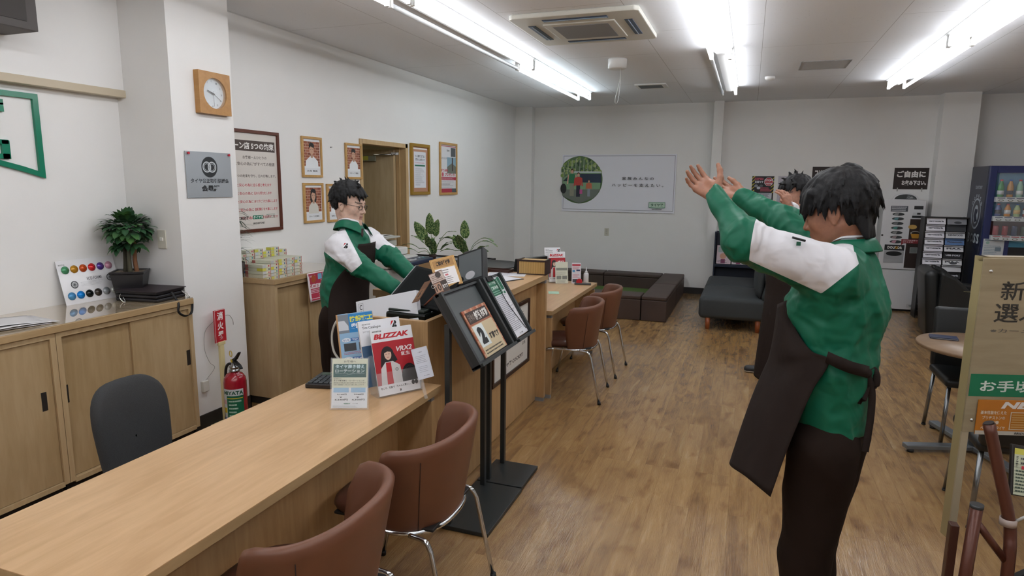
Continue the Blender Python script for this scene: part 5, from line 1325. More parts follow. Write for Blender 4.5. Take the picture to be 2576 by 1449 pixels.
# ================================================================ BACK WALL
YW = YB-.004
M_POST = C('#e4e4ea', .45)
def poster(name, label, x0, z0, w, h, draw, th=.003, cat='poster', y=None):
    t = thing(name, label, cat, M=on_wall_back(x0, z0, (y or YB)-.001))
    MB(M_POST).box(0, w, 0, h, 0, th).build('sheet', t)
    g = Gfx(th+.0002, .0001); draw(g, w, h); g.build('print', t)
    return t
def family(g, w, h):
    g.rect(0, 0, w, h, '#e9eaf2'); g.border(.02, .03, w-.02, h-.02, .006, '#7c7c86')
    cx, cy, R_ = .29, h-.40, .375
    def cl(x, y):
        d = Vector((x-cx, y-cy)); L_ = d.length
        if L_ > R_: d *= R_/L_
        return (max(.004, cx+d.x), min(h-.004, cy+d.y))
    N = 60; out = [cl(cx+R_*math.cos(2*PI*k/N), cy+R_*math.sin(2*PI*k/N)) for k in range(N)]
    g.poly(out, '#5d7a52')
    rr = random.Random(4)
    for k in range(150):
        a = rr.uniform(.2, PI-.2); r_ = R_*math.sqrt(rr.random())*.97; x, y = cl(cx+r_*math.cos(a), cy+r_*abs(math.sin(a)))
        g.circ(x, max(y, cy+.02), rr.uniform(.008, .03), rr.choice(['#7f9a4e', '#4c6a42', '#93ab62', '#39523a', '#a9b97f']), n=7)
    for k in range(9): 
        x = .03+k*.065; hh = math.sqrt(max(0, R_**2-(x-cx)**2)); g.rect(x, cy+.03, x+.008, min(h-.01, cy+hh*.9), '#b9c2b6')
    van = [cl(*p) for p in ((.02, cy-.16), (.02, cy+.02), (.12, cy+.10), (.2, cy+.13), (.64, cy+.13), (.66, cy-.16))]
    g.poly(van, '#7fa37f'); g.poly([cl(*p) for p in ((.02, cy-.02), (.11, cy+.07), (.15, cy+.07), (.15, cy-.02))], '#2b3a40')
    g.poly([cl(*p) for p in ((.30, cy-.04), (.30, cy+.10), (.64, cy+.10), (.65, cy-.04))], '#25354a'); g.poly([cl(*p) for p in ((.2, cy+.115), (.64, cy+.115), (.64, cy+.135), (.2, cy+.135))], '#d4dde0')
    g.poly([cl(*p) for p in ((.0, cy-.30), (.0, cy-.155), (.66, cy-.155), (.6, cy-.32), (.3, cy-.38))], '#6f786f')
    g.circ(.03, cy-.14, .05, '#1f2526', .08)
    for x, top_, c1, c2, s in ((.17, cy+.165, '#2f7a52', '#8f8f7c', 1), (.275, cy+.11, '#c0413a', '#27293a', .9), (.45, cy+.0, '#c46a4a', '#8a94a0', .62)):
        H_ = .42*s
        g.rect(x-.035*s, top_-H_, x+.035*s, top_-H_*.48, c2); g.poly([(x-.055*s, top_-H_*.52), (x-.06*s, top_-H_*.2), (x-.02*s, top_-H_*.16), (x+.02*s, top_-H_*.16), (x+.06*s, top_-H_*.2), (x+.055*s, top_-H_*.52)], c1)
        for sg in (-1, 1): g.line(x+sg*.06*s, top_-H_*.2, x+sg*.075*s, top_-H_*.55, .02*s, '#d2a58c' if s > .9 else c1)
        g.circ(x, top_-H_*.05, .026*s, '#4a3428', .034*s); g.circ(x, top_-H_*.085, .022*s, '#d2a58c', .028*s)
    g.rect(.30, cy-.22, .345, cy-.15, '#c45a94'); 
    g.text('家 族 み ん な の', .98, h*.56, 1.47, h*.615, '#2e2e36', .01); g.text('ハ ッ ピ ー を 支 え た い 。', .82, h*.445, 1.62, h*.50, '#2e2e36', .01)
    x, y = 1.41, .085
    g.poly([(x, y), (x+.125, y-.012), (x+.25, y), (x+.25, y+.085), (x, y+.085)], '#3f8a63'); g.poly([(x+.006, y+.007), (x+.125, y-.004), (x+.244, y+.007), (x+.244, y+.079), (x+.006, y+.079)], '#b9d2c0')
    g.text('タイヤ館', x+.03, y+.017, x+.22, y+.066, '#23503c', .03); g.text('BRIDGESTONE', x+.05, y-.035, x+.20, y-.02, '#2a2a2e', .02, .2)
poster('family_poster', 'wide white poster with a round family photo on the back wall', -2.876, 1.235, 1.80, .90, family, .02)
t = thing('wall_socket', 'beige wall socket plate below the family poster', 'outlet', M=on_wall_back(-2.157, .855, YB))
MB(C('#c9c6b8', .4)).box(0, .07, 0, .12, 0, .008, bev=.003).build('plate', t)
for k in range(3): MB(C('#b0ada0', .4)).box(.02, .05, .022+k*.03, .04+k*.03, .007, .010, bev=.001).build('socket', t)
def stop_p(g, w, h):
    g.rect(0, 0, w, h, '#222226'); 
    for k in range(5): g.poly([(0, h-.03-k*.05), (.03, h-k*.05), (.045, h-k*.05), (0, h-.045-k*.05)], '#c9b93a'); g.poly([(w, .12+k*.05), (w-.03, .09+k*.05), (w-.045, .09+k*.05), (w, .135+k*.05)], '#c9b93a')
    g.text('不正改造は', .03, h-.06, w*.52, h-.02, '#c9566a', .05); g.text('犯罪です', .04, h-.10, w*.52, h-.065, '#c7c9d2', .05)
    for k in range(3): g.circ(.06+k*.035, h-.14-(k == 1)*.03, .025, ['#8d9198', '#c9ced4', '#5a5f66'][k], .02)
    cx, cy = w*.76, h-.08; g.poly([(cx+.066*math.cos(PI/8+k*PI/4), cy+.066*math.sin(PI/8+k*PI/4)) for k in range(8)], '#d9d9dd'); g.poly([(cx+.060*math.cos(PI/8+k*PI/4), cy+.060*math.sin(PI/8+k*PI/4)) for k in range(8)], '#b5303e')
    g.text('STOP!', cx-.05, cy+.005, cx+.05, cy+.035, '#e9e6e8', .05); g.text('不正改造', cx-.045, cy-.04, cx+.045, cy-.012, '#e9e6e8', .05)
    g.lines(w*.4, h*.36, w*.92, h*.54, 4, '#c9566a', .6, .3, 2); g.rect(.05, .02, w-.02, .105, '#c9ccd6'); g.lines(.06, .025, w-.03, .10, 4, '#55606e', .5, .4, 3); g.rect(0, .08, .045, .12, '#b5303e')
poster('stop_poster', 'colourful black and yellow poster with a red stop sign on the back wall', .02, 1.463, .302, .348, stop_p)
def plain(seed, c='#e0e0e6', ink='#8a8f9c'):
    def f(g, w, h): g.rect(0, 0, w, h, c); g.lines(w*.1, h*.08, w*.9, h*.92, max(4, int(h/.03)), ink, .35, .4, seed)
    return f
poster('notice_sheet', 'plain white notice sheet right below the stop sign poster', .03, 1.10, .30, .355, plain(4))
def drink_p(g, w, h): g.rect(0, 0, w, h, '#c2bfc9'); g.circ(w*.35, h*.86, w*.22, '#a9a6b6', h*.05); g.circ(w*.4, h*.7, w*.25, '#8f93ab', h*.06); g.rect(w*.1, h*.48, w*.9, h*.6, '#b7a7b4'); g.rect(0, 0, w*.15, h*.45, '#a83440'); g.lines(w*.2, h*.05, w*.9, h*.42, 6, '#8a8f9c', .35, .4, 5)
poster('drink_menu_poster', 'lilac poster with pale round shapes behind the half-hidden man\'s face', .375, 1.05, .30, .765, drink_p)
def brown(l1, l2=None):
    def f(g, w, h):
        g.rect(0, 0, w, h, '#2c211e')
        g.text(l1, .035, h*.55, w-.035, h*.86, '#efecea', .05)
        if l2: g.text(l2, .10, h*.13, w-.02, h*.42, '#efecea', .05)
    return f
poster('free_drink_sign', 'dark brown sign with white lettering partly hidden by the man\'s hair', .82, 1.655, .415, .292, brown('フリードリンク', 'コーナー'), .004, 'sign')
t = poster('help_yourself_sign', 'dark brown sign with white lettering above the cup drink machine', 1.848, 1.645, .412, .290, brown('ご自由に', 'お飲み下さい。'), .004, 'sign')
for x in (.05, .34): MB(C('#b9b9b6', .3, 1)).box(x, x+.014, -.03, .02, .004, .012, bev=.002).build('clip', t)

# ================================================================ PLAY CORNER BENCHES
vin = leather('dark_brown_vinyl', '#453630'); vin.node_tree.nodes['Principled BSDF'].inputs['Roughness'].default_value = .55
def bench(label, x0, x1, y0, y1):
    t = thing('padded_bench', label, 'bench', ((x0+x1)/2, (y0+y1)/2, 0), 0, 'dark brown padded bench blocks around the play mat')
    hx, hy = (x1-x0)/2, (y1-y0)/2
    MB(vin).box(-hx, hx, -hy, hy, .002, .262, bev=.008, seg=3).build('base', t)
    MB(vin).box(-hx, hx, -hy, hy, .264, .312, bev=.014, seg=3).build('cushion', t)
bench('dark brown padded bench block at the near right corner of the play area', -1.178, -.868, 7.925, 9.045)
bench('dark brown padded bench block at the far right against the back wall', -1.178, -.868, 9.055, 10.17)
bench('dark brown padded bench block along the back wall under the wall socket', -2.062, -1.19, 9.86, 10.17)
bench('dark brown padded bench block along the back wall behind the brochures', -2.95, -2.072, 9.86, 10.17)
bench('dark brown padded bench block at the near side behind the leather chair', -2.065, -1.188, 7.925, 8.235)
bench('dark brown padded bench block at the near side, hidden by the farther desk', -2.95, -2.075, 7.925, 8.235)
t = MB(C('#4f6a2e', .9)).box(-2.9, -1.185, 8.245, 9.85, .001, .10, bev=.01); tag(t.build('play_mat'), 'green padded play mat enclosed by the brown benches', 'mat')

# ================================================================ DARK SOFA
ch_f = NT('dark_sofa_cloth'); nn = ch_f.noise(ch_f.coords(), 300, 2); ch_f.l(ch_f.ramp(nn, [(.3, '#2e3234'), (.7, '#3d4244')]), ch_f.b.inputs['Base Color']); ch_f.b.inputs['Roughness'].default_value = .75
t = thing('low_sofa', 'low dark grey sofa bed with orange-brown wooden legs by the magazine rack', 'sofa', (-.1, 8.7, 0))
M_SOF = ch_f.m
for k, (y0, y1) in enumerate(((-.98, .0), (.004, .95))):
    MB(M_SOF).box(-.38, .36, y0, y1, .13, .39, bev=.055, seg=5, smooth=True).build('seat_cushion', t)
    MB(M_SOF).box(-.07, .07, y0+.01, y1-.005, -.0, .48, bev=.05, seg=5, smooth=True, M=Matrix.Translation((.36, 0, .36)) @ Matrix.Rotation(math.radians(14), 4, 'Y')).build('backrest', t)
for x in (-.27, .28):
    for y in (-.93, .88): MB(C('#8e4a24', .4)).cyl((x, y, 0), (x, y, .14), .024, .030).build('leg', t)
t = thing('throw_cushion', 'dark upright cushion standing on the low sofa', 'cushion', (.17, 7.98, .395), math.radians(5))
b = MB(M_SOF); rows = []
for i in range(13):
    r = []
    for j in range(13):
        u, v = i/12*2-1, j/12*2-1; k = max(0, (1-abs(u)**3)*(1-abs(v)**3))**.5
        r.append((u, v, k))
    rows.append(r)
for sg in (-1, 1): b.grid([[Vector((sg*.055*k, u*.19, .19+v*.19)) for (u, v, k) in r] for r in rows])
bmesh.ops.remove_doubles(b.bm, verts=list(b.bm.verts), dist=.0005); bmesh.ops.recalc_face_normals(b.bm, faces=list(b.bm.faces)); b.build('cushion', t)

# ================================================================ MAGAZINE RACK
t = thing('magazine_rack', 'navy magazine rack against the back wall beside the thin pillar', 'rack', (.05, 9.98, 0))
NV = C('#20293a', .45)
MB(NV).box(-.49, -.47, -.10, .13, .01, 1.0).build('side_panel', t); MB(NV).box(.47, .49, -.10, .13, .01, 1.0).build('side_panel', t)
MB(NV).box(-.47, .47, .10, .12, .01, 1.0).build('back_panel', t)
for k in range(2): MB(NV).box(-.47, .47, -.10, .10, .07+k*.44, .09+k*.44).build('shelf', t); MB(NV).box(-.47, .47, -.115, -.10, .05+k*.44, .30+k*.33 if k == 0 else .52).build('front_board', t)
MB(C('#1a2130', .5)).box(-.46, .46, .02, .05, .3, .98).build('slanting_back', t)
def mag(g, w, h, a, b_, c):
    g.rect(0, 0, w, h, a); g.rect(w*.1, h*.62, w*.9, h*.92, b_); g.circ(w*.45, h*.42, w*.22, c, h*.16); g.rect(w*.3, h*.02, w*.6, h*.25, '#7d2a55'); g.lines(w*.08, h*.05, w*.92, h*.2, 2, '#4a4a55', .4, .3, 2)
for k, (nm, a, b_, c) in enumerate((('magazine with a pink fashion cover, leftmost in the navy rack', '#cfb9c0', '#9ba5a3', '#c09078'), ('magazine with a pale cover, second in the navy rack', '#d0c6ca', '#b0a0a8', '#b88a7a'), ('magazine with a rose cover, third in the navy rack', '#c79aa8', '#d2cdd0', '#a97a70'), ('magazine with a grey cover, last in the navy rack', '#aeb4ba', '#7d8790', '#b28e80'))):
    x = -.40+k*.215
    slab('magazine', nm, 'magazine', (x, 9.895, .535), (x+.20, 9.895, .535), (x, 9.955, .80), .006, C('#cccccc', .3), lambda g, w, h, a=a, b_=b_, c=c: mag(g, w, h, a, b_, c), 'magazines in the navy rack')

# ================================================================ CUP DRINK MACHINE
t = thing('cup_drink_machine', 'grey-white cup drink vending machine with a round top against the back wall', 'vending machine', (1.953, 9.95, 0))
GW = C('#dcdde0', .35); L = Matrix(((1, 0, 0, 0), (0, 0, -1, 0), (0, 1, 0, 0), (0, 0, 0, 1)))  # front faces -Y : x right, y up, z out
MB(C('#a4a5a6', .45)).box(-.25, .25, 0.0, .29, .02, 1.50, bev=.006).build('cabinet', t)
MB(GW).prism([(-.245, .575), (.245, .575), (.245, 1.505)]+[(.25*math.cos(a)*.62+(0.0), 1.51+.085*math.sin(a)) for a in [PI*k/10 for k in range(11)]]+[(-.245, 1.505)], .0, .035, L, bev=.004).build('upper_door', t)
MB(GW).box(-.245, .245, .03, .565, .0, .03, M=L, bev=.004).build('lower_door', t)
MB(C('#26282a', .5)).box(-.23, .23, .0, .25, .0, .025).build('plinth', t)
g = Gfx(.0355, .0001)
g.poly([(-.13, 1.512)]+[(.13*math.cos(a)*-1, 1.512+.068*math.sin(a)) for a in [PI*k/12 for k in range(1, 12)]]+[(.13, 1.512)], '#3a3f40')
g.poly([(.0, 1.515), (.02, 1.575), (.07, 1.565), (.12, 1.515)], '#5c6266'); g.text('Cafe', .02, 1.525, .08, 1.55, '#b9bec2', .02, .3)
g.rect(-.16, 1.35, .04, 1.425, '#4a5058'); g.lines(-.15, 1.355, .03, 1.42, 3, '#c3c7cc', .5, .1, 3)
for k in range(8):
    y = 1.315-k*.0615
    g.circ(-.065, y, .078, '#d2d4d6', .026); g.circ(-.065, y, .070, '#383c3e', .021); g.poly([(-.12, y-.012), (-.07, y-.019), (-.055, y+.019), (-.10, y+.014)], ['#8d8f8e', '#5d8a90', '#77797a', '#4f8f86', '#8a8c8a', '#9a8a8c', '#c08f9f', '#c08a78'][k])
g.rect(-.19, .66, .045, .83, '#a4a6a9'); g.rect(-.19, .83, .045, .905, '#1e1f21'); g.text('DOUTOR', -.155, .85, .02, .885, '#dcdcd8', .05); g.rect(-.058, .848, -.036, .887, '#1e1f21'); g.ring(-.047, .8675, .008, .0165, '#d09a2a', 16)
g.circ(-.072, .785, .095, '#1c1f21', .032)
g.rect(.11, 1.385, .215, 1.43, '#2c2e30'); g.rect(.095, 1.27, .21, 1.30, '#26282a'); g.rect(.10, 1.305, .20, 1.34, '#cfd1d3'); g.rect(.15, 1.315, .19, 1.34, '#26282a')
g.rect(.08, .985, .215, 1.255, '#33241e'); g.circ(.115, 1.15, .05, '#c9a25a', .03); g.circ(.155, 1.07, .058, '#d4cfc4', .024); g.circ(.155, 1.07, .048, '#2a1c14', .019); g.poly([(.10, 1.06), (.21, 1.06), (.195, 1.0), (.12, 1.0)], '#c08a2a')
g.poly([(-.0, .90), (.03, .93), (.21, .93), (.21, .985), (.0, .985)], '#8c2f36'); g.text('コップは自動で', .02, .96, .19, .977, '#e3dcdc', .02); g.text('出てきます。', .02, .94, .14, .955, '#e3dcdc', .02)
g.rect(.06, .60, .215, .93, '#2e211c'); g.rect(.11, .80, .20, .88, '#8f9393'); g.rect(.118, .808, .192, .872, '#6f7676'); g.rect(.14, .06, .235, .11, '#c9cacc'); g.poly([(.16, .085), (.19, .10), (.215, .085), (.19, .07)], '#8a8f94')
g.build('front_print', t, L)
MB(C('#2a2a2c', .4)).cyl((-.232, -.036, 1.03), (-.232, -.045, 1.03), .012).build('lock', t)

# ================================================================ CATALOGUE RACK
t = thing('catalogue_rack', 'black wire rack full of car audio catalogues by the white column', 'rack', (2.335, 9.45, 0))
BKM = C('#17181a', .4); Lr = Matrix(((1, 0, 0, 0), (0, 0, -1, 0), (0, 1, 0, 0), (0, 0, 0, 1)))
MB(BKM).box(-.24, -.225, -.01, .20, .01, 1.31).build('side_frame', t); MB(BKM).box(.225, .24, -.01, .20, .01, 1.31).build('side_frame', t); MB(BKM).box(-.225, .225, .10, .12, .02, 1.30).build('back_panel', t); MB(BKM).box(-.225, .225, -.01, .12, 1.295, 1.31).build('top_bar', t)
for k in range(14): MB(BKM).box(-.225, .225, .0, .10, .095+k*.0845, .099+k*.0845).build('shelf', t)
BGX = t
right = [('#8b8d93', ''), ('#3e4146', ''), ('#d4d7db', 'KENWOOD'), ('#5d7fb0', 'Panasonic'), ('#e0e2e6', 'PIAA'), ('#26262a', 'USB PORT'), ('#dcdee1', 'PIAA'), ('#d6d8dc', ''), ('#1c1d20', 'carrozzeria'), ('#1c1d20', 'carrozzeria'), ('#1c1d20', 'carrozzeria'), ('#222326', ''), ('#131824', '')]
ords = ['top', 'second', 'third', 'fourth', 'fifth', 'sixth', 'seventh', 'eighth', 'ninth', 'tenth', 'eleventh', 'twelfth', 'thirteenth']
for col in range(2):
    for k in range(13):
        c, tx = (('#e4e4ec', 'carrozzeria') if k < 8 else ('#1c1d20', 'carrozzeria')) if col == 0 else right[k]
        z0 = 1.0-.0+.22-(k)*.0845+.0; x0 = 2.335-.215+col*.222
        dark = c in ('#1c1d20', '#26262a', '#222326', '#131824', '#3e4146')
        def dr(g, w, h, c=c, tx=tx, dark=dark, k=k, col=col):
            g.rect(0, 0, w, h, c)
            if tx: g.text(tx, w*.12, h*.35, w*.9, h*.62, '#c9cbd2' if dark else '#4a4c55', .05)
            if k == 12 and col: g.poly([(w*.4, h*.1), (w*.5, h*.9), (w*.54, h*.9), (w*.46, h*.1)], '#3a8fd0')
            if k in (0, 6) and col: g.circ(w*.55, h*.3, w*.2, '#44474d', h*.2)
        slab('car_audio_catalogue', '%s catalogue%s in the %s column, %s slot from the top' % ('dark' if dark else ('blue' if 'Pana' in tx else 'pale'), '', ('left', 'right')[col], ords[k]), 'catalogue',
             (x0, 9.435, z0-.0), (x0+.205, 9.435, z0), (x0, 9.465, z0+.076), .008, C(c, .4), dr, 'car audio catalogues in the black rack')

# ================================================================ CAN AND BOTTLE VENDING MACHINE
t = thing('drinks_vending_machine', 'tall navy blue drinks vending machine with rows of sample bottles at the right edge', 'vending machine', (2.645, 9.2, 0))
NB = C('#1e2a5e', .3); Lv = Matrix(((1, 0, 0, 0), (0, 0, -1, 0), (0, 1, 0, 0), (0, 0, 0, 1)))
MB(C('#1a2138', .35)).box(0, 1.15, .03, .64, .04, 1.935, bev=.008).build('cabinet', t)
b = MB(NB).box(0, 1.15, .04, .98, 0, .045, M=Lv, bev=.006).box(0, .07, .98, 1.93, 0, .045, M=Lv, bev=.004).box(1.08, 1.15, .98, 1.93, 0, .045, M=Lv).box(.07, 1.08, 1.85, 1.93, 0, .045, M=Lv).box(.07, 1.08, .98, 1.10, 0, .045, M=Lv); b.build('door', t)
MB(C('#5a86a4', .5)).box(.07, 1.08, 1.10, 1.85, -.005, .0, M=Lv).build('display_back', t)
for r, (zz, lab_) in enumerate(((1.57, '#1d2a55'), (1.345, '#1d2a55'), (1.12, '#b52a3a'))):
    s = MB(C('#d0d4d6', .35)).box(.07, 1.08, zz-.055, zz, .0, .10, M=Lv).build('display_shelf', t)
    g = Gfx(.1005, .0001)
    for k in range(11): g.rect(.085+k*.092, zz-.016, .16+k*.092, zz-.006, lab_); g.circ(.122+k*.092, zz-.038, .028, '#6b6a58', .012); g.circ(.122+k*.092, zz-.037, .018, '#cfd3d6', .007)
    g.build('price_print', s, Lv)
MB(C('#4a1f22', .5)).box(.07, 1.08, 1.12, 1.29, -.0045, .0005, M=Lv).build('red_backdrop', t)
cols = [['#3e8a4a', '#b8803a', '#8fb7a0', '#d8b080', '#4a9ac0', '#c0c8cc', '#4f8f58', '#c87a4a', '#8fa7c0', '#5f9a6a', '#c0a050'], ['#3f4f86', '#c9822a', '#a9c08a', '#a8564a', '#c7a23a', '#5a7a9a', '#b0443f', '#4a8a6a', '#c9a56a', '#6a6a9a', '#c0c0b0'], ['#8e2630', '#952a34', '#3c3f5c', '#36443c', '#c3bdb2', '#5a3a2c', '#8e2630', '#2c3a5c', '#b08a5a', '#4a4a4c', '#9a2a34']]
lidc = ['#c23a4a', '#c23a4a', '#57a84a', '#e0e0e0', '#c23a4a', '#3a6ac0']
for r, (zz, hh) in enumerate(((1.57, .225), (1.345, .17), (1.12, .125))):
    for k in range(11):
        x = .122+k*.092; m = C(cols[r][k], .2)
        R_ = .032 if r < 2 else .030
        o = thing('sample_bottle' if r < 2 else 'sample_can', '%s sample %s, %s shelf of the navy machine, %s from the left' % (['tall', 'short', 'squat'][r], 'bottle' if r < 2 else 'can', ['top', 'middle', 'lowest'][r], ['first', 'second', 'third', 'fourth', 'fifth', 'sixth', 'seventh', 'eighth', 'ninth', 'tenth', 'eleventh'][k]),
                  'bottle' if r < 2 else 'can', (2.645+x, 9.2-.045, zz+.001), 0, 'sample drinks in the navy vending machine')
        if r == 0: MB(m).lathe([(0, 0), (R_*.9, 0), (R_, .01), (R_*.92, .06), (R_, .08), (R_, .12), (R_*.5, .17), (.013, .185), (.013, .20), (0, .20)], seg=20).build('body', o)
        elif r == 1: MB(m).lathe([(0, 0), (R_*.9, 0), (R_, .01), (R_, .09), (R_*.5, .125), (.014, .135), (.014, .145), (0, .145)], seg=20).build('body', o)
        else: MB(m).lathe([(0, 0), (.026, 0), (R_, .008), (R_, .104), (.026, .114), (.0, .112)], seg=20).build('body', o)
        if r < 2:
            MB(C(lidc[(k*5+r) % 6], .35)).lathe([(0, hh-.04-.0+(0 if r else .0)), (.0145, hh-.04), (.0145, hh-.022), (0, hh-.021)], seg=16).build('cap', o)
            MB(C(['#c9ccd0', '#2e2a3a', '#dfe3e2', '#d0b070', '#c8d0d8'][(k+r) % 5], .4)).lathe([(R_+.0006, .03), (R_+.0008, .03), (R_+.0008, .075), (R_+.0006, .075)], seg=20).build('label', o)
MB(C('#e9f2f6', .02, alpha=.08, spec=.4)).box(.07, 1.08, 1.10, 1.85, .042, .045, M=Lv @ Matrix.Translation((0, 0, .075))).build('glass_pane', t)
g = Gfx(.0455, .0001)
g.rect(.27, .985, 1.06, 1.095, '#3f7f9a'); g.poly([(.27, 1.06), (.45, 1.03), (.7, 1.07), (1.06, 1.02), (1.06, 1.095), (.27, 1.095)], '#7ab0bd'); g.rect(.27, .88, 1.06, .985, '#17191c'); g.text('動樹工場から', .55, .945, 1.0, .98, '#d0d3d6', .04); g.text('25年', .55, .89, .75, .935, '#d0d3d6', .04)
g.build('front_print', t, Lv)
n = MB(C('#c2c7ca', .4)).box(.015, .225, .82, 1.075, .0456, .047, M=Lv).build('notice_sheet', t)
g = Gfx(.0472, .0001); g.rect(.03, 1.055, .21, 1.068, '#4f6a78'); g.circ(.06, 1.03, .018, '#8fb0a4'); g.lines(.03, .83, .21, 1.0, 9, '#7f95a2', .35, .4, 3); g.rect(.14, .93, .20, .98, '#6f7f8c'); g.build('notice_print', n, Lv)
side = Matrix(((0, 0, -1, 0), (-1, 0, 0, .67), (0, 1, 0, 0), (0, 0, 0, 1)))
g = Gfx(.001, .0001); ink = '#b9c4cd'
g.text('SUNTORY', .25, 1.66, .50, 1.70, ink, .03)
g.ring(.375, 1.36, .145, .165, ink, 40, ky=1.15); g.circ(.375, 1.35, .085, ink, .115, n=26); g.poly([(.33, 1.42), (.30, 1.33), (.35, 1.25), (.44, 1.27), (.40, 1.34), (.43, 1.40)], '#1a2138'); g.circ(.40, 1.39, .03, '#1a2138')
for k, ch_ in enumerate('COFFEE'):
    a = PI*.80-k*PI*.12; cx, cy = .375+.20*math.cos(a), 1.36+.215*math.sin(a); g.text(ch_, cx-.02, cy-.022, cx+.02, cy+.022, ink, .04)
for k, ch_ in enumerate('BOSS'): g.text(ch_, .16+k*.115, 1.0, .255+k*.115, 1.12, ink, .04)
g.build('side_print', t, side)

# ================================================================ ARMCHAIR, TABLE, CHAIRS
BLK2 = leather('black_leatherette', '#191c1d')
t = thing('armchair', 'black tub armchair in front of the catalogue rack', 'armchair', (2.30, 8.28, 0), math.radians(-6))
MB(BLK2).box(-.36, -.22, -.38, .38, .06, .83, bev=.06, seg=5, smooth=True, M=Matrix.Rotation(math.radians(-6), 4, 'Y')).build('backrest', t)
for sy in (-1, 1):
    b = MB(BLK2); b.prism([(-.30, .06), (.38, .06), (.38, .50), (.30, .565), (-.02, .60), (-.16, .74), (-.30, .80)], -.06, .06, Matrix.Translation((0, sy*.36, 0)) @ Matrix.Rotation(PI/2, 4, 'X'), bev=.03); b.build('armrest', t)
MB(BLK2).box(-.24, .37, -.29, .29, .14, .42, bev=.04, seg=4, smooth=True).build('seat_cushion', t)
MB(M_BLK).box(-.25, .33, -.32, .32, .0, .09).build('base', t)
t = thing('cafe_table', 'round wood-topped table with silver cross feet behind the price board', 'table', (1.46, 4.70, 0), math.radians(20))
MB(laminate('table_oak', '#8d7358', '#7a6149', 'X', .35)).lathe([(0, .674), (.372, .674), (.384, .680), (.384, .694), (.380, .70), (0, .70)], seg=64).build('tabletop', t)
MB(C('#85898c', .3, .9)).cyl((0, 0, .03), (0, 0, .674), .036).lathe([(0, .66), (.12, .66), (.12, .673), (0, .673)]).build('column', t)
for k in range(4):
    f_ = MB(C('#7d8287', .4, .6)).box(.0, .44, -.032, .032, .018, .048, bev=.006, M=Matrix.Rotation(k*PI/2-math.radians(2), 4, 'Z')).build('foot', t)
    MB(M_BLK).cyl((.41*math.cos(k*PI/2), .41*math.sin(k*PI/2), 0), (.41*math.cos(k*PI/2), .41*math.sin(k*PI/2), .018), .02).build('glide', f_)
t, w, h = slab('bill_folder', 'navy blue folder lying on the round table', 'folder', (1.17, 4.80, .7135), (1.325, 4.78, .7135), (1.185, 4.895, .7135), .006, C('#1f2a4a', .4))
MB(C('#c9c9c4', .5)).box(.004, w-.003, .002, h-.002, -.009, -.0065).build('paper', t)
MB(C('#1f2a4a', .4)).box(0, w, 0, h, -.0125, -.0095).build('back_cover', t)
def side_chair(label, x, y, rz):
    t = thing('dining_chair', label, 'chair', (x, y, 0), rz, 'black upholstered chairs with silver legs round the table')
    b = MB(BLK2); b.box(-.215, .215, -.215, .215, .40, .46, bev=.025, seg=4, smooth=True); b.build('seat', t)
    MB(BLK2).box(-.21, .21, -.03, .03, 0, .42, bev=.022, seg=4, smooth=True, M=Matrix.Translation((0, .205, .44)) @ Matrix.Rotation(math.radians(-6), 4, 'X')).build('backrest', t)
    for sx in (-1, 1):
        for sy in (-1, 1):
            MB(C('#8b8f92', .25, 1)).cyl((sx*.185, sy*.18, .41), (sx*.205, sy*.215, .006), .0125).build('leg', t)
            MB(M_BLK).cyl((sx*.205, sy*.215, .01), (sx*.205, sy*.215, 0), .0145).build('foot_cap', kids(t)[-1])
    return t
c = side_chair('black upholstered chair tucked in on the far side of the round table', 1.48, 4.93, 0)
dup(c, 'black upholstered chair on the near side of the table, behind the price board', 'chair', None, (1.34, 3.80, 0), PI)
slab('yellow_paper', 'small yellow paper on the black armchair', 'papers', (2.17, 7.86, .603), (2.33, 7.86, .600), (2.17, 7.94, .604), .001, C('#b9ae7a', .6))

# ================================================================ PRICE BOARD AND TYRE RACK AT THE RIGHT EDGE
dR = Vector((.955, .296, 0)).normalized(); o0 = Vector((.69, 2.345, 0))
Mb = mtx(o0, dR, (0, 0, 1))     # x right, y up, z towards the camera
BDC = laminate('board_print', '#a29478', '#93856a', 'X', .45, .2)
t = thing('tyre_price_board', 'beige lettered tyre price board on legs at the right edge', 'sign board', M=Mb)
MB(BDC).box(0, .62, .905, 1.465, -.006, 0, bev=.001).build('board', t)
for x in (0, .60): MB(C('#a99a70', .45)).box(x, x+.02, .53, 1.47, -.045, -.006, bev=.001).build('leg_channel', t)
MB(C('#b0a48a', .45)).box(.0, .022, .56, .905, -.008, -.002).build('leg_face', t)
MB(BDC).box(0, .62, 1.455, 1.47, -.045, -.006).build('top_channel', t)
for x, y in ((.025, 1.425), (.025, .945)): MB(C('#b5b5b2', .25, 1)).lathe([(0, .004), (.004, .003), (.006, 0)], M=None).build('screw', t, Matrix.Translation((x, y, 0)))
g = Gfx(.0005, .0001); K = '#33302c'
g.text('新車時装着', .062, 1.335, .44, 1.395, K, .01); g.text('選ぶタイヤ', .050, 1.265, .43, 1.325, K, .01); g.text('※カーメーカー指定サイズ', .045, 1.232, .44, 1.246, '#5a5650')
g.rect(.004, 1.025, .62, 1.098, '#14734f'); g.text('お手頃品', .036, 1.040, .25, 1.078, '#cfd9d2', .02)
g.build('lettering', t)
p = MB(C('#b8701f', .25, coat=.6)).box(.035, .60, .90, 1.015, .002, .006, bev=.001).build('orange_panel', t)
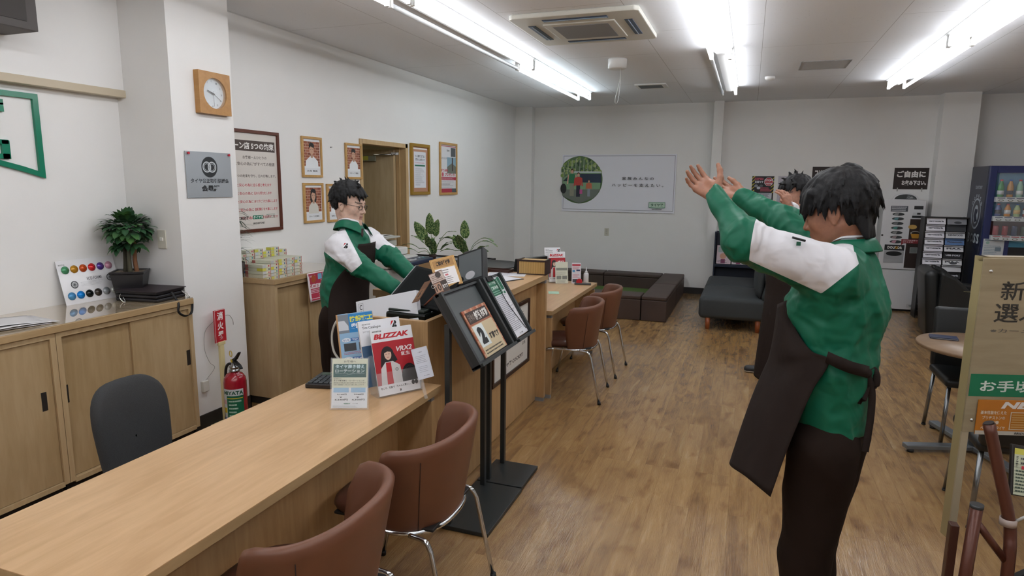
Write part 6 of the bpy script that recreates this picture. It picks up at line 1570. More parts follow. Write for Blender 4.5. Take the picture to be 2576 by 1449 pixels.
g = Gfx(.0063, .0001); g.rect(.035, .90, .60, .913, '#b9b3a6'); g.text('NEXTRY', .105, .988, .36, 1.010, '#dcd5cc', .05, .25); g.text('基本性能を備えた', .045, .968, .125, .980, '#dccdb4', .02); g.text('ブリヂストンの', .052, .951, .122, .963, '#dccdb4', .02); g.text('低燃費', .066, .934, .105, .946, '#dccdb4', .02); g.text('ベーシックタイヤ', .05, .917, .125, .929, '#dccdb4', .02)
g.border(.137, .918, .40, .977, .003, '#c9b89a')
for k in range(6): g.rect(.142, .925+k*.008, .39, .930+k*.008, '#c08f4a')
g.text('BRIDGESTONE', .155, .903, .24, .910, '#2a2a2a', .02, .2); g.build('panel_print', p)
# rack
t = thing('tyre_rack', 'brown steel tube tyre rack at the lower right corner', 'rack', (.62, 1.85, 0))
BRN = C('#5a3326', .35, .2); L = Matrix.Translation((-.62, -1.85, 0))
w_ = 1.78
pa = [L @ P(2488, 1066, w_), L @ P(2512, 1180, w_), L @ P(2537, 1300, w_), L @ P(2541, 1350, w_), L @ P(2533, 1449, w_), L @ P(2518, 1640, w_)]
pa[-1].z = .03; MB(BRN).tube(catmull(pa, 5), .0155, 16).build('upright_tube', t)
MB(C('#241815', .6)).cyl(pa[0]+Vector((0, 0, .0003)), pa[0]+Vector((-.0015, 0, .004)), .0125).build('tube_opening', t)
pb_ = [L @ P(2457, 1275, w_-.02), L @ P(2428, 1449, w_-.02)]; d_ = (pb_[1]-pb_[0]); pb_.append(pb_[1]+d_*1.0); pb_[-1].z = .02
MB(BRN).tube(pb_, .0155, 16).build('upright_tube', t)
MB(C('#3c4044', .4)).cyl(pb_[0]+Vector((0, 0, -.002)), pb_[0]+Vector((0, 0, .008)), .0165).build('end_cap', t)
MB(BRN).tube([L @ P(2456, 1312, w_-.02), L @ P(2530, 1412, w_)], .010, 12).build('brace', t)
MB(BRN).tube([pb_[2]+Vector((0, -.25, -.004)), pb_[2]+Vector((0, .45, -.004))], .016, 12).build('foot_rail', t)
MB(BRN).tube([pa[-1]+Vector((0, -.25, 0)), pa[-1]+Vector((0, .45, 0))], .016, 12).build('foot_rail', t)
lg0, lg1 = L @ P(2402, 1330, 2.0), L @ P(2392, 1449, 2.0); lg1 = lg1+(lg1-lg0)*2.4; lg1.z = .0
MB(C('#4a2a20', .4)).box(lg0.x-.012, lg0.x+.012, lg0.y-.002, lg0.y+.03, .03, lg0.z+.01, bev=.002).box(lg0.x-.03, lg0.x+.03, lg0.y-.25, lg0.y+.25, .0, .03, bev=.003).build('sign_foot', t)
MB(C('#b9a9a2', .15, alpha=.8)).lathe([(.017, -.010), (.0205, -.010), (.0205, .010), (.017, .010), (.017, -.010)], M=None).build('clear_clip', t, Matrix.Translation(L @ P(2536, 1312, w_)))
MB(C('#b9b6b0', .3)).tube([L @ P(2552, 1313, w_-.01), L @ P(2590, 1295, w_-.03)], .004, 8).build('sign_arm', t)
# price list in a black frame
M, w, h = frame3(P(2548, 1243, 1.80), P(2660, 1262, 1.80), P(2550, 1126, 1.82))
t = thing('price_list_sign', 'price table in a black frame at the lower right edge', 'sign', M=M)
MB(C('#2a2523', .4)).box(-.006, w, -.003, h+.01, -.012, -.001, bev=.002).build('frame', t)
g = Gfx(0, .0001); g.rect(0, 0, w, h, '#c5cbb2'); g.rect(0, h*.87, w, h, '#c9c456'); g.vtext('タイヤ整備', .004, h*.58, .012, h*.84, '#2a2a2a', .03)
for k in range(9): g.rect(0, h*(.06+k*.075), w, h*(.065+k*.075), '#6a7a6a'); 
g.rect(.02, h*.56, .05, h*.63, '#b5303e'); g.lines(.018, h*.64, w, h*.84, 2, '#44484a', .4, .2, 4); g.lines(.004, h*.05, w, h*.55, 7, '#44564a', .45, .2, 5); g.build('print', t)
# tyre on the rack
t = thing('tyre', 'black tyre on the brown rack, mostly outside the right edge', 'tyre', (1.03, 2.06, .33))
b = MB(C('#17191a', .7)); prof = [(.19, -.09), (.24, -.105), (.30, -.10), (.32, -.085), (.325, 0), (.32, .085), (.30, .10), (.24, .105), (.19, .09), (.185, 0), (.19, -.09)]
b.lathe(prof, seg=56); b.build('carcass', t, Matrix.Rotation(PI/2, 4, 'X') @ Matrix.Rotation(.0, 4, 'Y'))
for r_ in (-.05, 0, .05): MB(C('#0c0d0d', .9)).lathe([(.3245, r_-.004), (.3262, r_-.004), (.3262, r_+.004), (.3245, r_+.004)], seg=56).build('tread_groove', t, Matrix.Rotation(PI/2, 4, 'X'))
# ================================================================ PEOPLE : implicit surfaces meshed with surface nets
f32 = np.float32
class SDF:
    def __init__(s, lo, hi, h):
        s.lo = np.array(lo, float); s.h = h; s.n = np.ceil((np.array(hi)-s.lo)/h).astype(int)+1
        s.ax = [(s.lo[i]+h*np.arange(s.n[i])).astype(f32) for i in range(3)]
        s.D = np.full(tuple(s.n), .12, f32)
    def win(s, lo, hi, m=.05):
        a = [max(0, int((lo[i]-m-s.lo[i])/s.h)) for i in range(3)]; b = [min(int(s.n[i]), int((hi[i]+m-s.lo[i])/s.h)+2) for i in range(3)]
        if any(b[i] <= a[i] for i in range(3)): return None
        sl = tuple(slice(a[i], b[i]) for i in range(3))
        return sl, s.ax[0][sl[0]][:, None, None], s.ax[1][sl[1]][None, :, None], s.ax[2][sl[2]][None, None, :]
    def put(s, sl, d, k, op):
        A = s.D[sl]
        if op == '+':
            if k > 0: hh = np.maximum(k-np.abs(A-d), 0)/k; s.D[sl] = np.minimum(A, d)-hh*hh*k*.25
            else: s.D[sl] = np.minimum(A, d)
        elif op == '-':
            d = -d
            if k > 0: hh = np.maximum(k-np.abs(A-d), 0)/k; s.D[sl] = np.maximum(A, d)+hh*hh*k*.25
            else: s.D[sl] = np.maximum(A, d)
    def rc(s, p0, p1, r0, r1, k=.02, flat=None, fk=1., op='+'):
        p0, p1 = np.array(p0, float), np.array(p1, float); R = max(r0, r1)*max(1, 1/fk)
        w = s.win(np.minimum(p0, p1)-R, np.maximum(p0, p1)+R, max(.03, k))
        if w is None: return s
        sl, X, Y, Z = w
        q = [X-p0[0], Y-p0[1], Z-p0[2]]; d = p1-p0
        if flat is not None:
            f = np.array(flat, float); f = f/np.linalg.norm(f)
            a = q[0]*f[0]+q[1]*f[1]+q[2]*f[2]; c = (fk-1)
            q = [q[i]+a*(c*f[i]) for i in range(3)]; d = d+f*(c*(d@f))
        L2 = max(d@d, 1e-9)
        t = np.clip((q[0]*d[0]+q[1]*d[1]+q[2]*d[2])/L2, 0, 1)
        dd = np.sqrt((q[0]-t*d[0])**2+(q[1]-t*d[1])**2+(q[2]-t*d[2])**2)-(r0+(r1-r0)*t)
        s.put(sl, dd.astype(f32), k, op); return s
    def ell(s, c, r, k=.02, op='+', R=None):
        c = np.array(c, float); r = np.array(r if hasattr(r, '__len__') else (r, r, r), float)
        w = s.win(c-r.max(), c+r.max(), max(.03, k))
        if w is None: return s
        sl, X, Y, Z = w
        x, y, z = X-c[0], Y-c[1], Z-c[2]
        if R is not None: x, y, z = (R[0][0]*x+R[0][1]*y+R[0][2]*z, R[1][0]*x+R[1][1]*y+R[1][2]*z, R[2][0]*x+R[2][1]*y+R[2][2]*z)
        k0 = np.sqrt((x/r[0])**2+(y/r[1])**2+(z/r[2])**2); k1 = np.sqrt((x/r[0]**2)**2+(y/r[1]**2)**2+(z/r[2]**2)**2)
        s.put(sl, (k0*(k0-1)/np.maximum(k1, 1e-6)).astype(f32), k, op); return s
    def grid(s): return s.ax[0][:, None, None], s.ax[1][None, :, None], s.ax[2][None, None, :]
    def mesh(s):
        D = s.D; S_ = D < 0
        nx, ny, nz = D.shape
        c = sum(S_[i:nx-1+i, j:ny-1+j, k:nz-1+k].astype(np.int8) for i in (0, 1) for j in (0, 1) for k in (0, 1))
        act = np.argwhere((c > 0) & (c < 8)); idx = np.full((nx-1, ny-1, nz-1), -1, np.int32); idx[tuple(act.T)] = np.arange(len(act))
        acc = np.zeros((len(act), 3)); cnt = np.zeros(len(act))
        cs = [(i, j, k) for i in (0, 1) for j in (0, 1) for k in (0, 1)]
        val = {o: D[act[:, 0]+o[0], act[:, 1]+o[1], act[:, 2]+o[2]] for o in cs}
        for a in cs:
            for ax in range(3):
                if a[ax] == 0:
                    b = tuple(a[i]+(i == ax) for i in range(3)); va, vb = val[a], val[b]; m = (va < 0) != (vb < 0)
                    t = np.where(m, va/np.where(m, va-vb, 1), 0)
                    p = np.array(a, float)[None, :].repeat(len(act), 0); p[:, ax] += t
                    acc[m] += p[m]; cnt[m] += 1
        V = s.lo+s.h*(act+acc/cnt[:, None])
        F = []
        for ax in range(3):
            sa = [slice(None)]*3; sb = [slice(None)]*3; sa[ax] = slice(0, -1); sb[ax] = slice(1, None)
            cross = S_[tuple(sa)] != S_[tuple(sb)]; e = np.argwhere(cross)
            u, v = (ax+1) % 3, (ax+2) % 3
            ok = (e[:, u] > 0) & (e[:, v] > 0) & (e[:, u] < D.shape[u]-1) & (e[:, v] < D.shape[v]-1); e = e[ok]
            def cell(du, dv):
                q = e.copy(); q[:, u] -= du; q[:, v] -= dv; return idx[tuple(q.T)]
            quad = np.stack([cell(1, 1), cell(0, 1), cell(0, 0), cell(1, 0)], 1)
            inside = S_[tuple(e.T)]
            quad[~inside] = quad[~inside][:, ::-1]; F.append(quad)
        F = np.concatenate(F); F = F[(F >= 0).all(1)]
        return V, F
def smooth_v(V, F, it=2, lam=.5):
    n = len(V)
    E = np.concatenate([F[:, [0, 1]], F[:, [1, 2]], F[:, [2, 3]], F[:, [3, 0]]]); E = np.concatenate([E, E[:, ::-1]])
    cnt = np.bincount(E[:, 0], minlength=n).astype(float)
    for _ in range(it):
        A = np.stack([np.bincount(E[:, 0], weights=V[E[:, 1], i], minlength=n) for i in range(3)], 1)/np.maximum(cnt, 1)[:, None]
        V = V+(A-V)*lam
    return V
def to_obj(name, parts, mats, parent, attrs=None):
    "parts: list of (V, F, material index)"
    off = 0; VV, FF, MM = [], [], []
    for V, F, mi in parts: VV.append(V); FF.append(F+off); MM.append(np.full(len(F), mi)); off += len(V)
    V = np.concatenate(VV); F = np.concatenate(FF); M = np.concatenate(MM)
    me = bpy.data.meshes.new(name); me.vertices.add(len(V)); me.vertices.foreach_set('co', V.astype(f32).ravel())
    me.loops.add(len(F)*4); me.loops.foreach_set('vertex_index', F.astype(np.int32).ravel())
    me.polygons.add(len(F)); me.polygons.foreach_set('loop_start', np.arange(0, len(F)*4, 4, dtype=np.int32)); me.polygons.foreach_set('loop_total', np.full(len(F), 4, np.int32))
    me.polygons.foreach_set('material_index', M.astype(np.int32)); me.polygons.foreach_set('use_smooth', np.ones(len(F), bool))
    me.update(calc_edges=True)
    for m in mats: me.materials.append(m)
    if attrs:
        for k, fn in attrs.items():
            a = me.attributes.new(k, 'FLOAT', 'POINT'); a.data.foreach_set('value', fn(V).astype(f32))
    o = bpy.data.objects.new(name, me); COL.objects.link(o); o.parent = parent
    if parent is not None and parent.location.length: o.location = -parent.location
    return o
def wob(seed, freq, n=5):
    r = np.random.RandomState(seed); d = r.normal(size=(n, 3)); d /= np.linalg.norm(d, axis=1)[:, None]; ph = r.uniform(0, 6.28, n); fr = freq*r.uniform(.6, 1.5, n)
    def f(X, Y, Z):
        t = 0
        for i in range(n): t = t+np.sin((X*d[i, 0]+Y*d[i, 1]+Z*d[i, 2])*fr[i]+ph[i]+1.3*np.sin((X*d[i-1, 1]+Y*d[i-1, 2]+Z*d[i-1, 0])*fr[i]*.6))
        return t/n**.5
    return f
def skin_mat(name, col, lip='#8e5048'):
    t = NT(name); v = t.coords(); n = t.noise(v, 60, 3)
    c = t.ramp(n, [(.3, shade(col, .93)), (.7, shade(col, 1.04))])
    a = t.n('ShaderNodeAttribute', attribute_name='lips'); c = t.mix(t.ramp(a.outputs['Fac'], [(.0, 0.0), (.6, .7)]), c, lip)
    a = t.n('ShaderNodeAttribute', attribute_name='brow'); c = t.mix(t.ramp(a.outputs['Fac'], [(.0, 0.0), (.7, .8)]), c, '#2a1e1a')
    t.l(c, t.b.inputs['Base Color']); t.b.inputs['Roughness'].default_value = .5
    t.b.inputs['Subsurface Weight'].default_value = .12; t.b.inputs['Subsurface Radius'].default_value = (.01, .004, .002); t.b.inputs['Subsurface Scale'].default_value = .5
    return t.m
def cloth_mat(name, c1, c2=None, rough=.55):
    t = NT(name); v = t.coords(); n = t.noise(v, 700, 1)
    if c2:
        a = t.n('ShaderNodeAttribute', attribute_name='panel')
        mth = t.n('ShaderNodeMath', operation='GREATER_THAN'); mth.inputs[1].default_value = 0; t.l(a.outputs['Fac'], mth.inputs[0])
        c = t.mix(mth.outputs[0], c1, c2)
    else: c = t.mix(0.0, c1, c1)
    t.l(c, t.b.inputs['Base Color']); t.b.inputs['Roughness'].default_value = rough; t.b.inputs['Specular IOR Level'].default_value = .3 if c2 or rough < .7 else .12
    n4 = t.noise(v, 12, 2, .5, .5); t.bump(n4, .42 if rough < .7 else .15, .03); return t.m
def hair_mat():
    t = NT('black_hair'); n = t.noise(t.coords((60, 60, 9)), 6, 4, .6)
    t.l(t.ramp(n, [(.3, '#08080a'), (.7, '#17171a')]), t.b.inputs['Base Color']); t.b.inputs['Roughness'].default_value = .55; t.b.inputs['Specular IOR Level'].default_value = .3; t.bump(n, .5, .003)
    return t.m
M_HAIR = hair_mat()
M_JKT = cloth_mat('jacket_cloth', '#0d6248', '#d9d8dc', .5); M_GRN = cloth_mat('green_cloth', '#0d6248', None, .5); M_APR = cloth_mat('apron_cloth', '#2a221f', None, .8); M_TRS = cloth_mat('trouser_cloth', '#241a15', None, .8)
M_WHT = C('#dcdce0', .6); M_SHOE = C('#202225', .5); M_EYE = C('#dcd6d0', .25); M_IRIS = C('#1a1210', .15)

def head_part(Hm, neck, hair, vox=.0025, eyes_open=1., hero=False):
    "Hm: 4x4 with x forward, y left, z up, origin between the ears. returns meshes in world space"
    Hi = Hm.inverted(); nb = Hi @ Vector(neck)
    s = SDF((-.16, -.11, min(nb.z, -.16)-.04), (.14, .11, .15), vox)
    s.ell((-.018, 0, .035), (.098, .076, .088), 0)
    s.ell((.028, 0, -.028), (.060, .060, .083), .03)
    for y in (-1, 1):
        s.rc((-.01, y*.050, -.045), (.050, y*.024, -.088), .022, .018, .03)
        s.ell((.052, y*.034, -.020), (.026, .024, .026), .022)
    s.ell((.066, 0, -.095), (.020, .024, .017), .025)
    s.ell((.066, 0, -.058), (.022, .030, .028), .02)
    s.rc((.074, -.032, .024), (.074, .032, .024), .0095, .0095, .016)
    for y in (-1, 1): s.ell((.102, y*.031, .003), (.022, .019, .011), .012, '-')
    s.rc((.080, 0, .014), (.101, 0, -.026), .0075, .0105, .012)
    for y in (-1, 1): s.ell((.089, y*.0125, -.030), (.010, .0075, .0075), .007)
    s.ell((.0835, 0, -.0545), (.0125, .021, .0050), .005); s.ell((.082, 0, -.0655), (.0125, .018, .0062), .005)
    s.ell((.100, 0, -.0595), (.010, .020, .0016), .003, '-')
    for y in (-1, 1):
        s.ell((.0715, y*.031, .004), (.0155, .0155, .0135), .004)
        s.ell((.092, y*.031, .003), (.014, .0125, .0036*eyes_open), .002, '-')
        Rx = Matrix.Rotation(math.radians(12), 3, 'Y')
        s.ell((-.010, y*.078, -.004), (.019, .0065, .031), .006, R=Rx)
        s.ell((-.004, y*.0865, .004), (.010, .006, .017), .004, '-', R=Rx)
        s.ell((-.004, y*.077, -.031), (.008, .006, .009), .006)
    s.rc((-.022, 0, -.055), nb, .050, .060, .028)
    s.rc((-.045, 0, -.04), nb+Vector((-.01, 0, 0)), .035, .055, .02)
    V, F = s.mesh(); V = smooth_v(V, F, 1, .5)
    W = lambda A: np.array(Hm.to_3x3())@A.T
    tw = lambda A: (np.array(Hm.to_3x3())@A.T).T+np.array(Hm.translation)
    lips = lambda A: ((np.abs(A[:, 2]+.060) < .0105) & (np.abs(A[:, 1]) < .021) & (A[:, 0] > .082)).astype(float)
    brow = lambda A: ((np.abs(A[:, 2]-.0255-.08*(np.abs(A[:, 1])-.03)) < .0042) & (np.abs(np.abs(A[:, 1])-.032) < .019) & (A[:, 0] > .055)).astype(float)
    lp, bw = lips(V), brow(V)
    # hair
    hp = dict(front=.052, side=.004, back=-.085, ear=-.012, vol=1.0, tuft=260, L=.035, seed=1, up=.1, out=.35); hp.update(hair)
    g = SDF((-.20, -.15, -.17), (.16, .15, .20), vox*1.15)
    v_ = hp['vol']
    g.ell((-.020, 0, .040), (.108*v_, .086*v_, .098*v_), 0)
    X, Y, Z = g.grid()
    ye = np.abs(Y)
    r1 = hp['front']-Z+.0*X
    r1 = np.maximum(r1, -.2+0*X)
    r2 = np.maximum(X-hp['side'], hp['ear']-Z)
    r3 = np.maximum(X+.032, hp['back']-Z)
    reg = np.minimum(np.minimum(r1, r2), r3)
    g.D = np.maximum(g.D, (reg+.004).astype(f32))
    rr = random.Random(hp['seed']); crown = Vector((-.055, .01, .13))
    cnt = 0; tries = 0
    while cnt < hp['tuft'] and tries < 6000:
        tries += 1
        d = Vector((rr.gauss(0, 1), rr.gauss(0, 1), rr.gauss(.25, 1))).normalized()
        p = Vector((-.020+.106*v_*d.x, .084*v_*d.y, .040+.096*v_*d.z))
        m = min(hp['front']-p.z, max(p.x-hp['side'], hp['ear']-p.z), max(p.x+.032, hp['back']-p.z))
        if m > -.006: continue
        n = Vector((d.x/.106, d.y/.084, d.z/.096)).normalized()
        t = (p-crown); t = (t-n*t.dot(n))
        t = t.normalized() if t.length > .01 else Vector((1, 0, 0))
        if rr.random() < hp['up']: dr = (n*1.0+t*.5+Vector((0, 0, .3)))
        else: dr = (t+n*hp['out']+Vector((rr.uniform(-.3, .3), rr.uniform(-.3, .3), -.12)))
        dr.normalize(); L = hp['L']*rr.uniform(.6, 1.3)
        a = p-n*.004; b = a+dr*L*.6; c = b+(dr+Vector((0, 0, -.35))).normalized()*L*.55
        g.rc(a, b, .0085, .006, .006); g.rc(b, c, .006, .0012, .003)
        cnt += 1
    for (a, b, r0, r1_) in hp.get('locks', ()): g.rc(a, b, r0, r1_, .008)
    HV, HF = g.mesh(); HV = smooth_v(HV, HF, 1, .4)
    return tw(V), F, lp, bw, tw(HV), HF
def add_eyes(name, Hm, parent, look=(0, 0)):
    for y in (-1, 1):
        c = Hm @ Vector((.0735, y*.031, .003)); b = MB(M_EYE).ell((0, 0, 0), .0125, seg=16)
        d = Vector((1, look[0], look[1])).normalized()
        b.use(M_IRIS).ell(tuple(d*.0075), .0062, seg=12)
        o = b.build('eye', parent); o.matrix_local = (Matrix.Translation(-parent.location) if parent.location.length else Matrix()) @ Matrix.Translation(c) @ Hm.to_3x3().to_4x4()
def hand_part(w, X, T, curl=(15, 20, 15), spread=4, vox=.0025, thumb=(.55, .8, -.25), size=1.):
    "w wrist, X finger direction, T towards thumb side"
    X = Vector(X).normalized(); T = Vector(T); T = (T-X*T.dot(X)).normalized(); Z = X.cross(T)
    s = SDF((-.07, -.09, -.11), (.23, .13, .06), vox)
    ys = (.030, .0105, -.0095, -.0285); ln = (.070, .078, .072, .056); kx = (.088, .092, .088, .080)
    s.rc((-.06, 0, 0), (0, 0, 0), .027, .024, .01, flat=(0, 0, 1), fk=1.25)
    for y, x in zip(ys, kx): s.rc((.004, y*.55, 0), (x, y, .002), .0145, .0118, .014)
    s.ell((.035, .026, -.008), (.034, .018, .014), .014)
    for i in range(4):
        p = Vector((kx[i], ys[i], .001)); a = 0; sp = math.radians(spread*(1.5-i)); r = (.0098, .0090, .0080, .0066) if i < 3 else (.0086, .0078, .0070, .0058)
        for q, (fr, cu) in enumerate(zip((.46, .30, .24), curl)):
            a += math.radians(cu+(i-1.5)*3)
            d = Vector((math.cos(a)*math.cos(sp), math.cos(a)*math.sin(sp), -math.sin(a)))
            e = p+d*ln[i]*fr*1.0; s.rc(p, e, r[q], r[q+1], .004); p = e
    p = Vector((.018, .024, -.008)); d = Vector(thumb).normalized()
    for L, r0, r1 in ((.042, .0145, .012), (.032, .0118, .0102), (.026, .0102, .0078)):
        e = p+d*L; s.rc(p, e, r0, r1, .006); p = e; d = (d+Vector((.35, -.12, -.05))).normalized()
    V, F = s.mesh(); V = smooth_v(V, F, 1, .4)*size
    R = np.array(Matrix((X, T, Z)).transposed())
    return (R@V.T).T+np.array(w), F if R[0]@np.cross(R[1], R[2]) > 0 else F[:, ::-1]
def v3(p): return np.array(p, float)
class Person:
    def __init__(s, label, base, F, skin, seed, vox=.006):
        s.t = thing('person', label, 'person', base); s.F = Vector(F).normalized(); s.L = Vector((0, 0, 1)).cross(s.F); s.skin = skin; s.seed = seed; s.vox = vox; s.shr = .055
    def box(s, pts, m):
        A = np.array([list(p) for p in pts]); return A.min(0)-m, A.max(0)+m
    def torso(s, g, J, grow=0., k=.05):
        L = s.L; fk = .70
        g.rc(J['hipc'], J['waist'], J['rh']+grow, J['rw']+grow, k, flat=L, fk=fk)
        g.rc(J['waist'], J['chest'], J['rw']+grow, J['rc']+grow, k, flat=L, fk=fk)
        g.rc(J['chest'], J['upch'], J['rc']+grow, J['rc']*.72+grow, k, flat=L, fk=fk)
        g.rc(J['shL'], J['shR'], s.shr+grow, s.shr+grow, k)
        g.rc(J['upch'], Vector(J['upch']).lerp(Vector(J['neck']), .6), .085+grow, .058+grow, .03)
    def arm(s, g, J, S_, r=(.05, .042, .04, .03), k=.04):
        g.rc(J['sh'+S_], J['el'+S_], r[0], r[1], k); g.rc(J['el'+S_], J['wr'+S_], r[2], r[3], k*.5)
    def build(s, J, hair, hands, look=(0, 0), eyes=1., jacket_white=None, arm_r=(.075, .064, .060, .040), wrinkle=.0045, hem_z=None, headvox=.003, handvox=.003, shoe_dir=None, trouser=(.105, .078, .070, .062), hemcut=None):
        t = s.t
        # ---- body under the clothes
        pts = [J[k] for k in ('hipc', 'neck', 'shL', 'shR', 'elL', 'elR', 'wrL', 'wrR', 'knL', 'knR', 'anL', 'anR')]
        lo, hi = s.box(pts, .22); g = SDF(lo, hi, .013)
        s.torso(g, J, -.025)
        for S_ in 'LR':
            s.arm(g, J, S_)
            g.rc(J['hp'+S_], J['kn'+S_], .08, .055, .03); g.rc(J['kn'+S_], J['an'+S_], .055, .04, .02)
        V, F = g.mesh(); V = smooth_v(V, F, 2)
        parts = [(V, F, 0)]; lp = [np.zeros(len(V))]; bw = [np.zeros(len(V))]
        HV, HF, l_, b_, RV, RF = head_part(J['head'], J['neck'], hair, headvox, eyes)
        parts.append((HV, HF, 0)); lp.append(l_); bw.append(b_)
        for S_, hd in zip('LR', hands):
            V, F = hand_part(J['wr'+S_], hd[0], hd[1], vox=handvox, **(hd[2] if len(hd) > 2 else {}))
            parts.append((V, F, 0)); lp.append(np.zeros(len(V))); bw.append(np.zeros(len(V)))
        L_ = np.concatenate(lp); B_ = np.concatenate(bw)
        to_obj('body', parts, [s.skin], t, {'lips': lambda V: L_, 'brow': lambda V: B_})
        to_obj('hair', [(RV, RF, 0)], [M_HAIR], t)
        add_eyes('eye', J['head'], t, look)
        # ---- jacket
        lo, hi = s.box([J[k] for k in ('hipc', 'neck', 'shL', 'shR', 'elL', 'elR', 'wrL', 'wrR')], .20); g = SDF(lo, hi, s.vox)
        s.torso(g, J, 0.0)
        for S_ in 'LR':
            s.arm(g, J, S_, arm_r, .055)
            d = (Vector(J['wr'+S_])-Vector(J['el'+S_])).normalized(); w = Vector(J['wr'+S_])
            g.rc(w-d*.028, w-d*.004, arm_r[3]*.98, arm_r[3]*.92, .004)
            g.ell(tuple(w+d*.035), .034, .006, '-')
        X, Y, Z = g.grid()
        n1, n2, n3 = wob(s.seed, 42), wob(s.seed+5, 105), wob(s.seed+9, 14, 3)
        a = n1(X, Y, Z); g.D += (wrinkle*(1.5*np.abs(a)-1.0+.45*n2(X, Y, Z)*np.clip(.4+n3(X, Y, Z), 0, 1))).astype(f32)
        # folds gathered at the elbows and armpits
        for S_ in 'LR':
            for nm, amp, fq in (('el', .0085, 165), ('sh', .006, 120)):
                c = v3(J[nm+S_]); ax = v3(J['el'+S_])-v3(J['sh'+S_]); ax /= np.linalg.norm(ax)
                dx = (X-c[0])*ax[0]+(Y-c[1])*ax[1]+(Z-c[2])*ax[2]
                r2 = (X-c[0])**2+(Y-c[1])**2+(Z-c[2])**2
                g.D += (amp*(np.abs(np.sin(.5*dx*fq+1.8*a))-.6)*np.exp(-r2/.010)).astype(f32)
        hz = hemcut if hemcut is not None else J['hipc'][2]-.02
        bz = np.maximum(hz-Z, 0*X+0*Y-1)
        armclear = np.minimum(1, 0*X+1)
        g.D = np.maximum(g.D, (bz+0*X+0*Y).astype(f32))
        # neck opening
        up = (Vector(J['neck'])-Vector(J['upch'])).normalized()
        g.rc(Vector(J['neck'])+up*.012, Vector(J['neck'])+up*.12, .058, .075, .006, op='-')
        V, F = g.mesh(); V = smooth_v(V, F, 1, .5)
        to_obj('jacket', [(V, F, 0)], [M_JKT if jacket_white else M_GRN], t, {'panel': jacket_white} if jacket_white else None)
        # ---- trousers
        lo, hi = s.box([J[k] for k in ('hipc', 'hpL', 'hpR', 'knL', 'knR', 'anL', 'anR')], .2); g = SDF(lo, hi, .009)
        g.rc(Vector(J['hipc'])+Vector((0, 0, .06)), Vector(J['hipc'])+Vector((0, 0, -.02)), J['rh']-.012, J['rh']-.008, .04, flat=s.L, fk=.72)
        for S_ in 'LR':
            g.rc(J['hp'+S_], J['kn'+S_], trouser[0], trouser[1], .035); g.rc(J['kn'+S_], J['an'+S_], trouser[2], trouser[3], .03)
        X, Y, Z = g.grid(); a = wob(s.seed+2, 22)(X, Y, Z*.5); g.D += (.007*(np.abs(a)-.6)).astype(f32)
        g.D = np.maximum(g.D, (.045-Z+0*X+0*Y).astype(f32))
        V, F = g.mesh(); V = smooth_v(V, F, 1, .5)
        to_obj('trousers', [(V, F, 0)], [M_TRS], t)
        # ---- shoes
        for S_ in 'LR':
            a = Vector(J['an'+S_]); d = Vector((shoe_dir or {}).get(S_, s.F)); d.z = 0; d.normalize(); a.z = 0
            c = a+d*.055; g = SDF(tuple(c-Vector((.2, .2, .02))), tuple(c+Vector((.2, .2, .14))), .005)
            g.rc(a-d*.045+Vector((0, 0, .038)), a+d*.15+Vector((0, 0, .030)), .038, .034, 0, flat=d.cross(Vector((0, 0, 1))), fk=1.0)
            g.rc(a+Vector((0, 0, .05)), a+Vector((0, 0, .09)), .042, .040, .03)
            X, Y, Z = g.grid(); g.D = np.maximum(g.D, (.004-Z+0*X+0*Y).astype(f32)); V, F = g.mesh()
            o = to_obj('shoe', [(smooth_v(V, F, 1), F, 0)], [M_SHOE], t)
            fc = V[F].mean(1)[:, 2]; o.data.materials.append(C('#cfd0d2', .5)); o.data.polygons.foreach_set('material_index', (fc < .016).astype(np.int32))
        return t
    def local(s): return Matrix.Translation(-s.t.location) if s.t.location.length else Matrix()
    def collar(s, J, col=M_GRN, white=True, gap=48, tilt=None):
        "stand-up collar folded outwards, open at the throat"
        up = tilt or (Vector(J['neck'])-Vector(J['upch'])).normalized(); F = (s.F-up*s.F.dot(up)).normalized(); L = up.cross(F); c = Vector(J['neck'])
        def band(prof, g0, m, name, th, tip=.0):
            rows = []
            for (r, z, k) in prof:
                row = []
                for q in range(41):
                    a = math.radians(g0+(360-2*g0)*q/40); e = min(1, max(0, (math.cos(a)+.1)))**1.5
                    row.append(c+F*math.cos(a)*r*1.02+L*math.sin(a)*r*1.08+up*(z-e*.055*k*1.0-.02*e)+F*e*.02*k)
                rows.append(row)
            MB(m).grid(rows).build(name, s.t, s.local(), solid=th, sub=1)
        band([(.074, -.020, 0), (.071, .022, 0), (.076, .040, 0), (.086, .034, .5), (.106, -.008, 1.0)], gap*.5, col, 'collar', .004)
        if white: band([(.066, -.01, 0), (.062, .042, 0), (.064, .052, 0), (.070, .042, .3)], gap*.35, M_WHT, 'shirt_collar', .003)
    def wrap_apron(s, J, rows):
        "rows: (z, half angle, extra offset)"
        ks = [(J['upch'], J['rc']*.85), (J['chest'], J['rc']), (J['waist'], J['rw']), (J['hipc'], J['rh']), (J['hipc']-Vector((0, 0, .5)), J['rh'])]
        R_ = []
        for z, am, ex in rows:
            for (a, ra), (b, rb) in zip(ks, ks[1:]):
                if z >= b.z: break
            f = min(1, max(0, (a.z-z)/max(1e-6, a.z-b.z))); c = a.lerp(b, f); c.z = z; r = ra+(rb-ra)*f+.024+ex
            R_.append([c+s.F*r*math.cos(q*am)+s.L*(r/.70)*math.sin(q*am) for q in (-1, -.5, 0, .5, 1)])
        return s.sheet('apron', R_, M_APR, .004, cols=5)
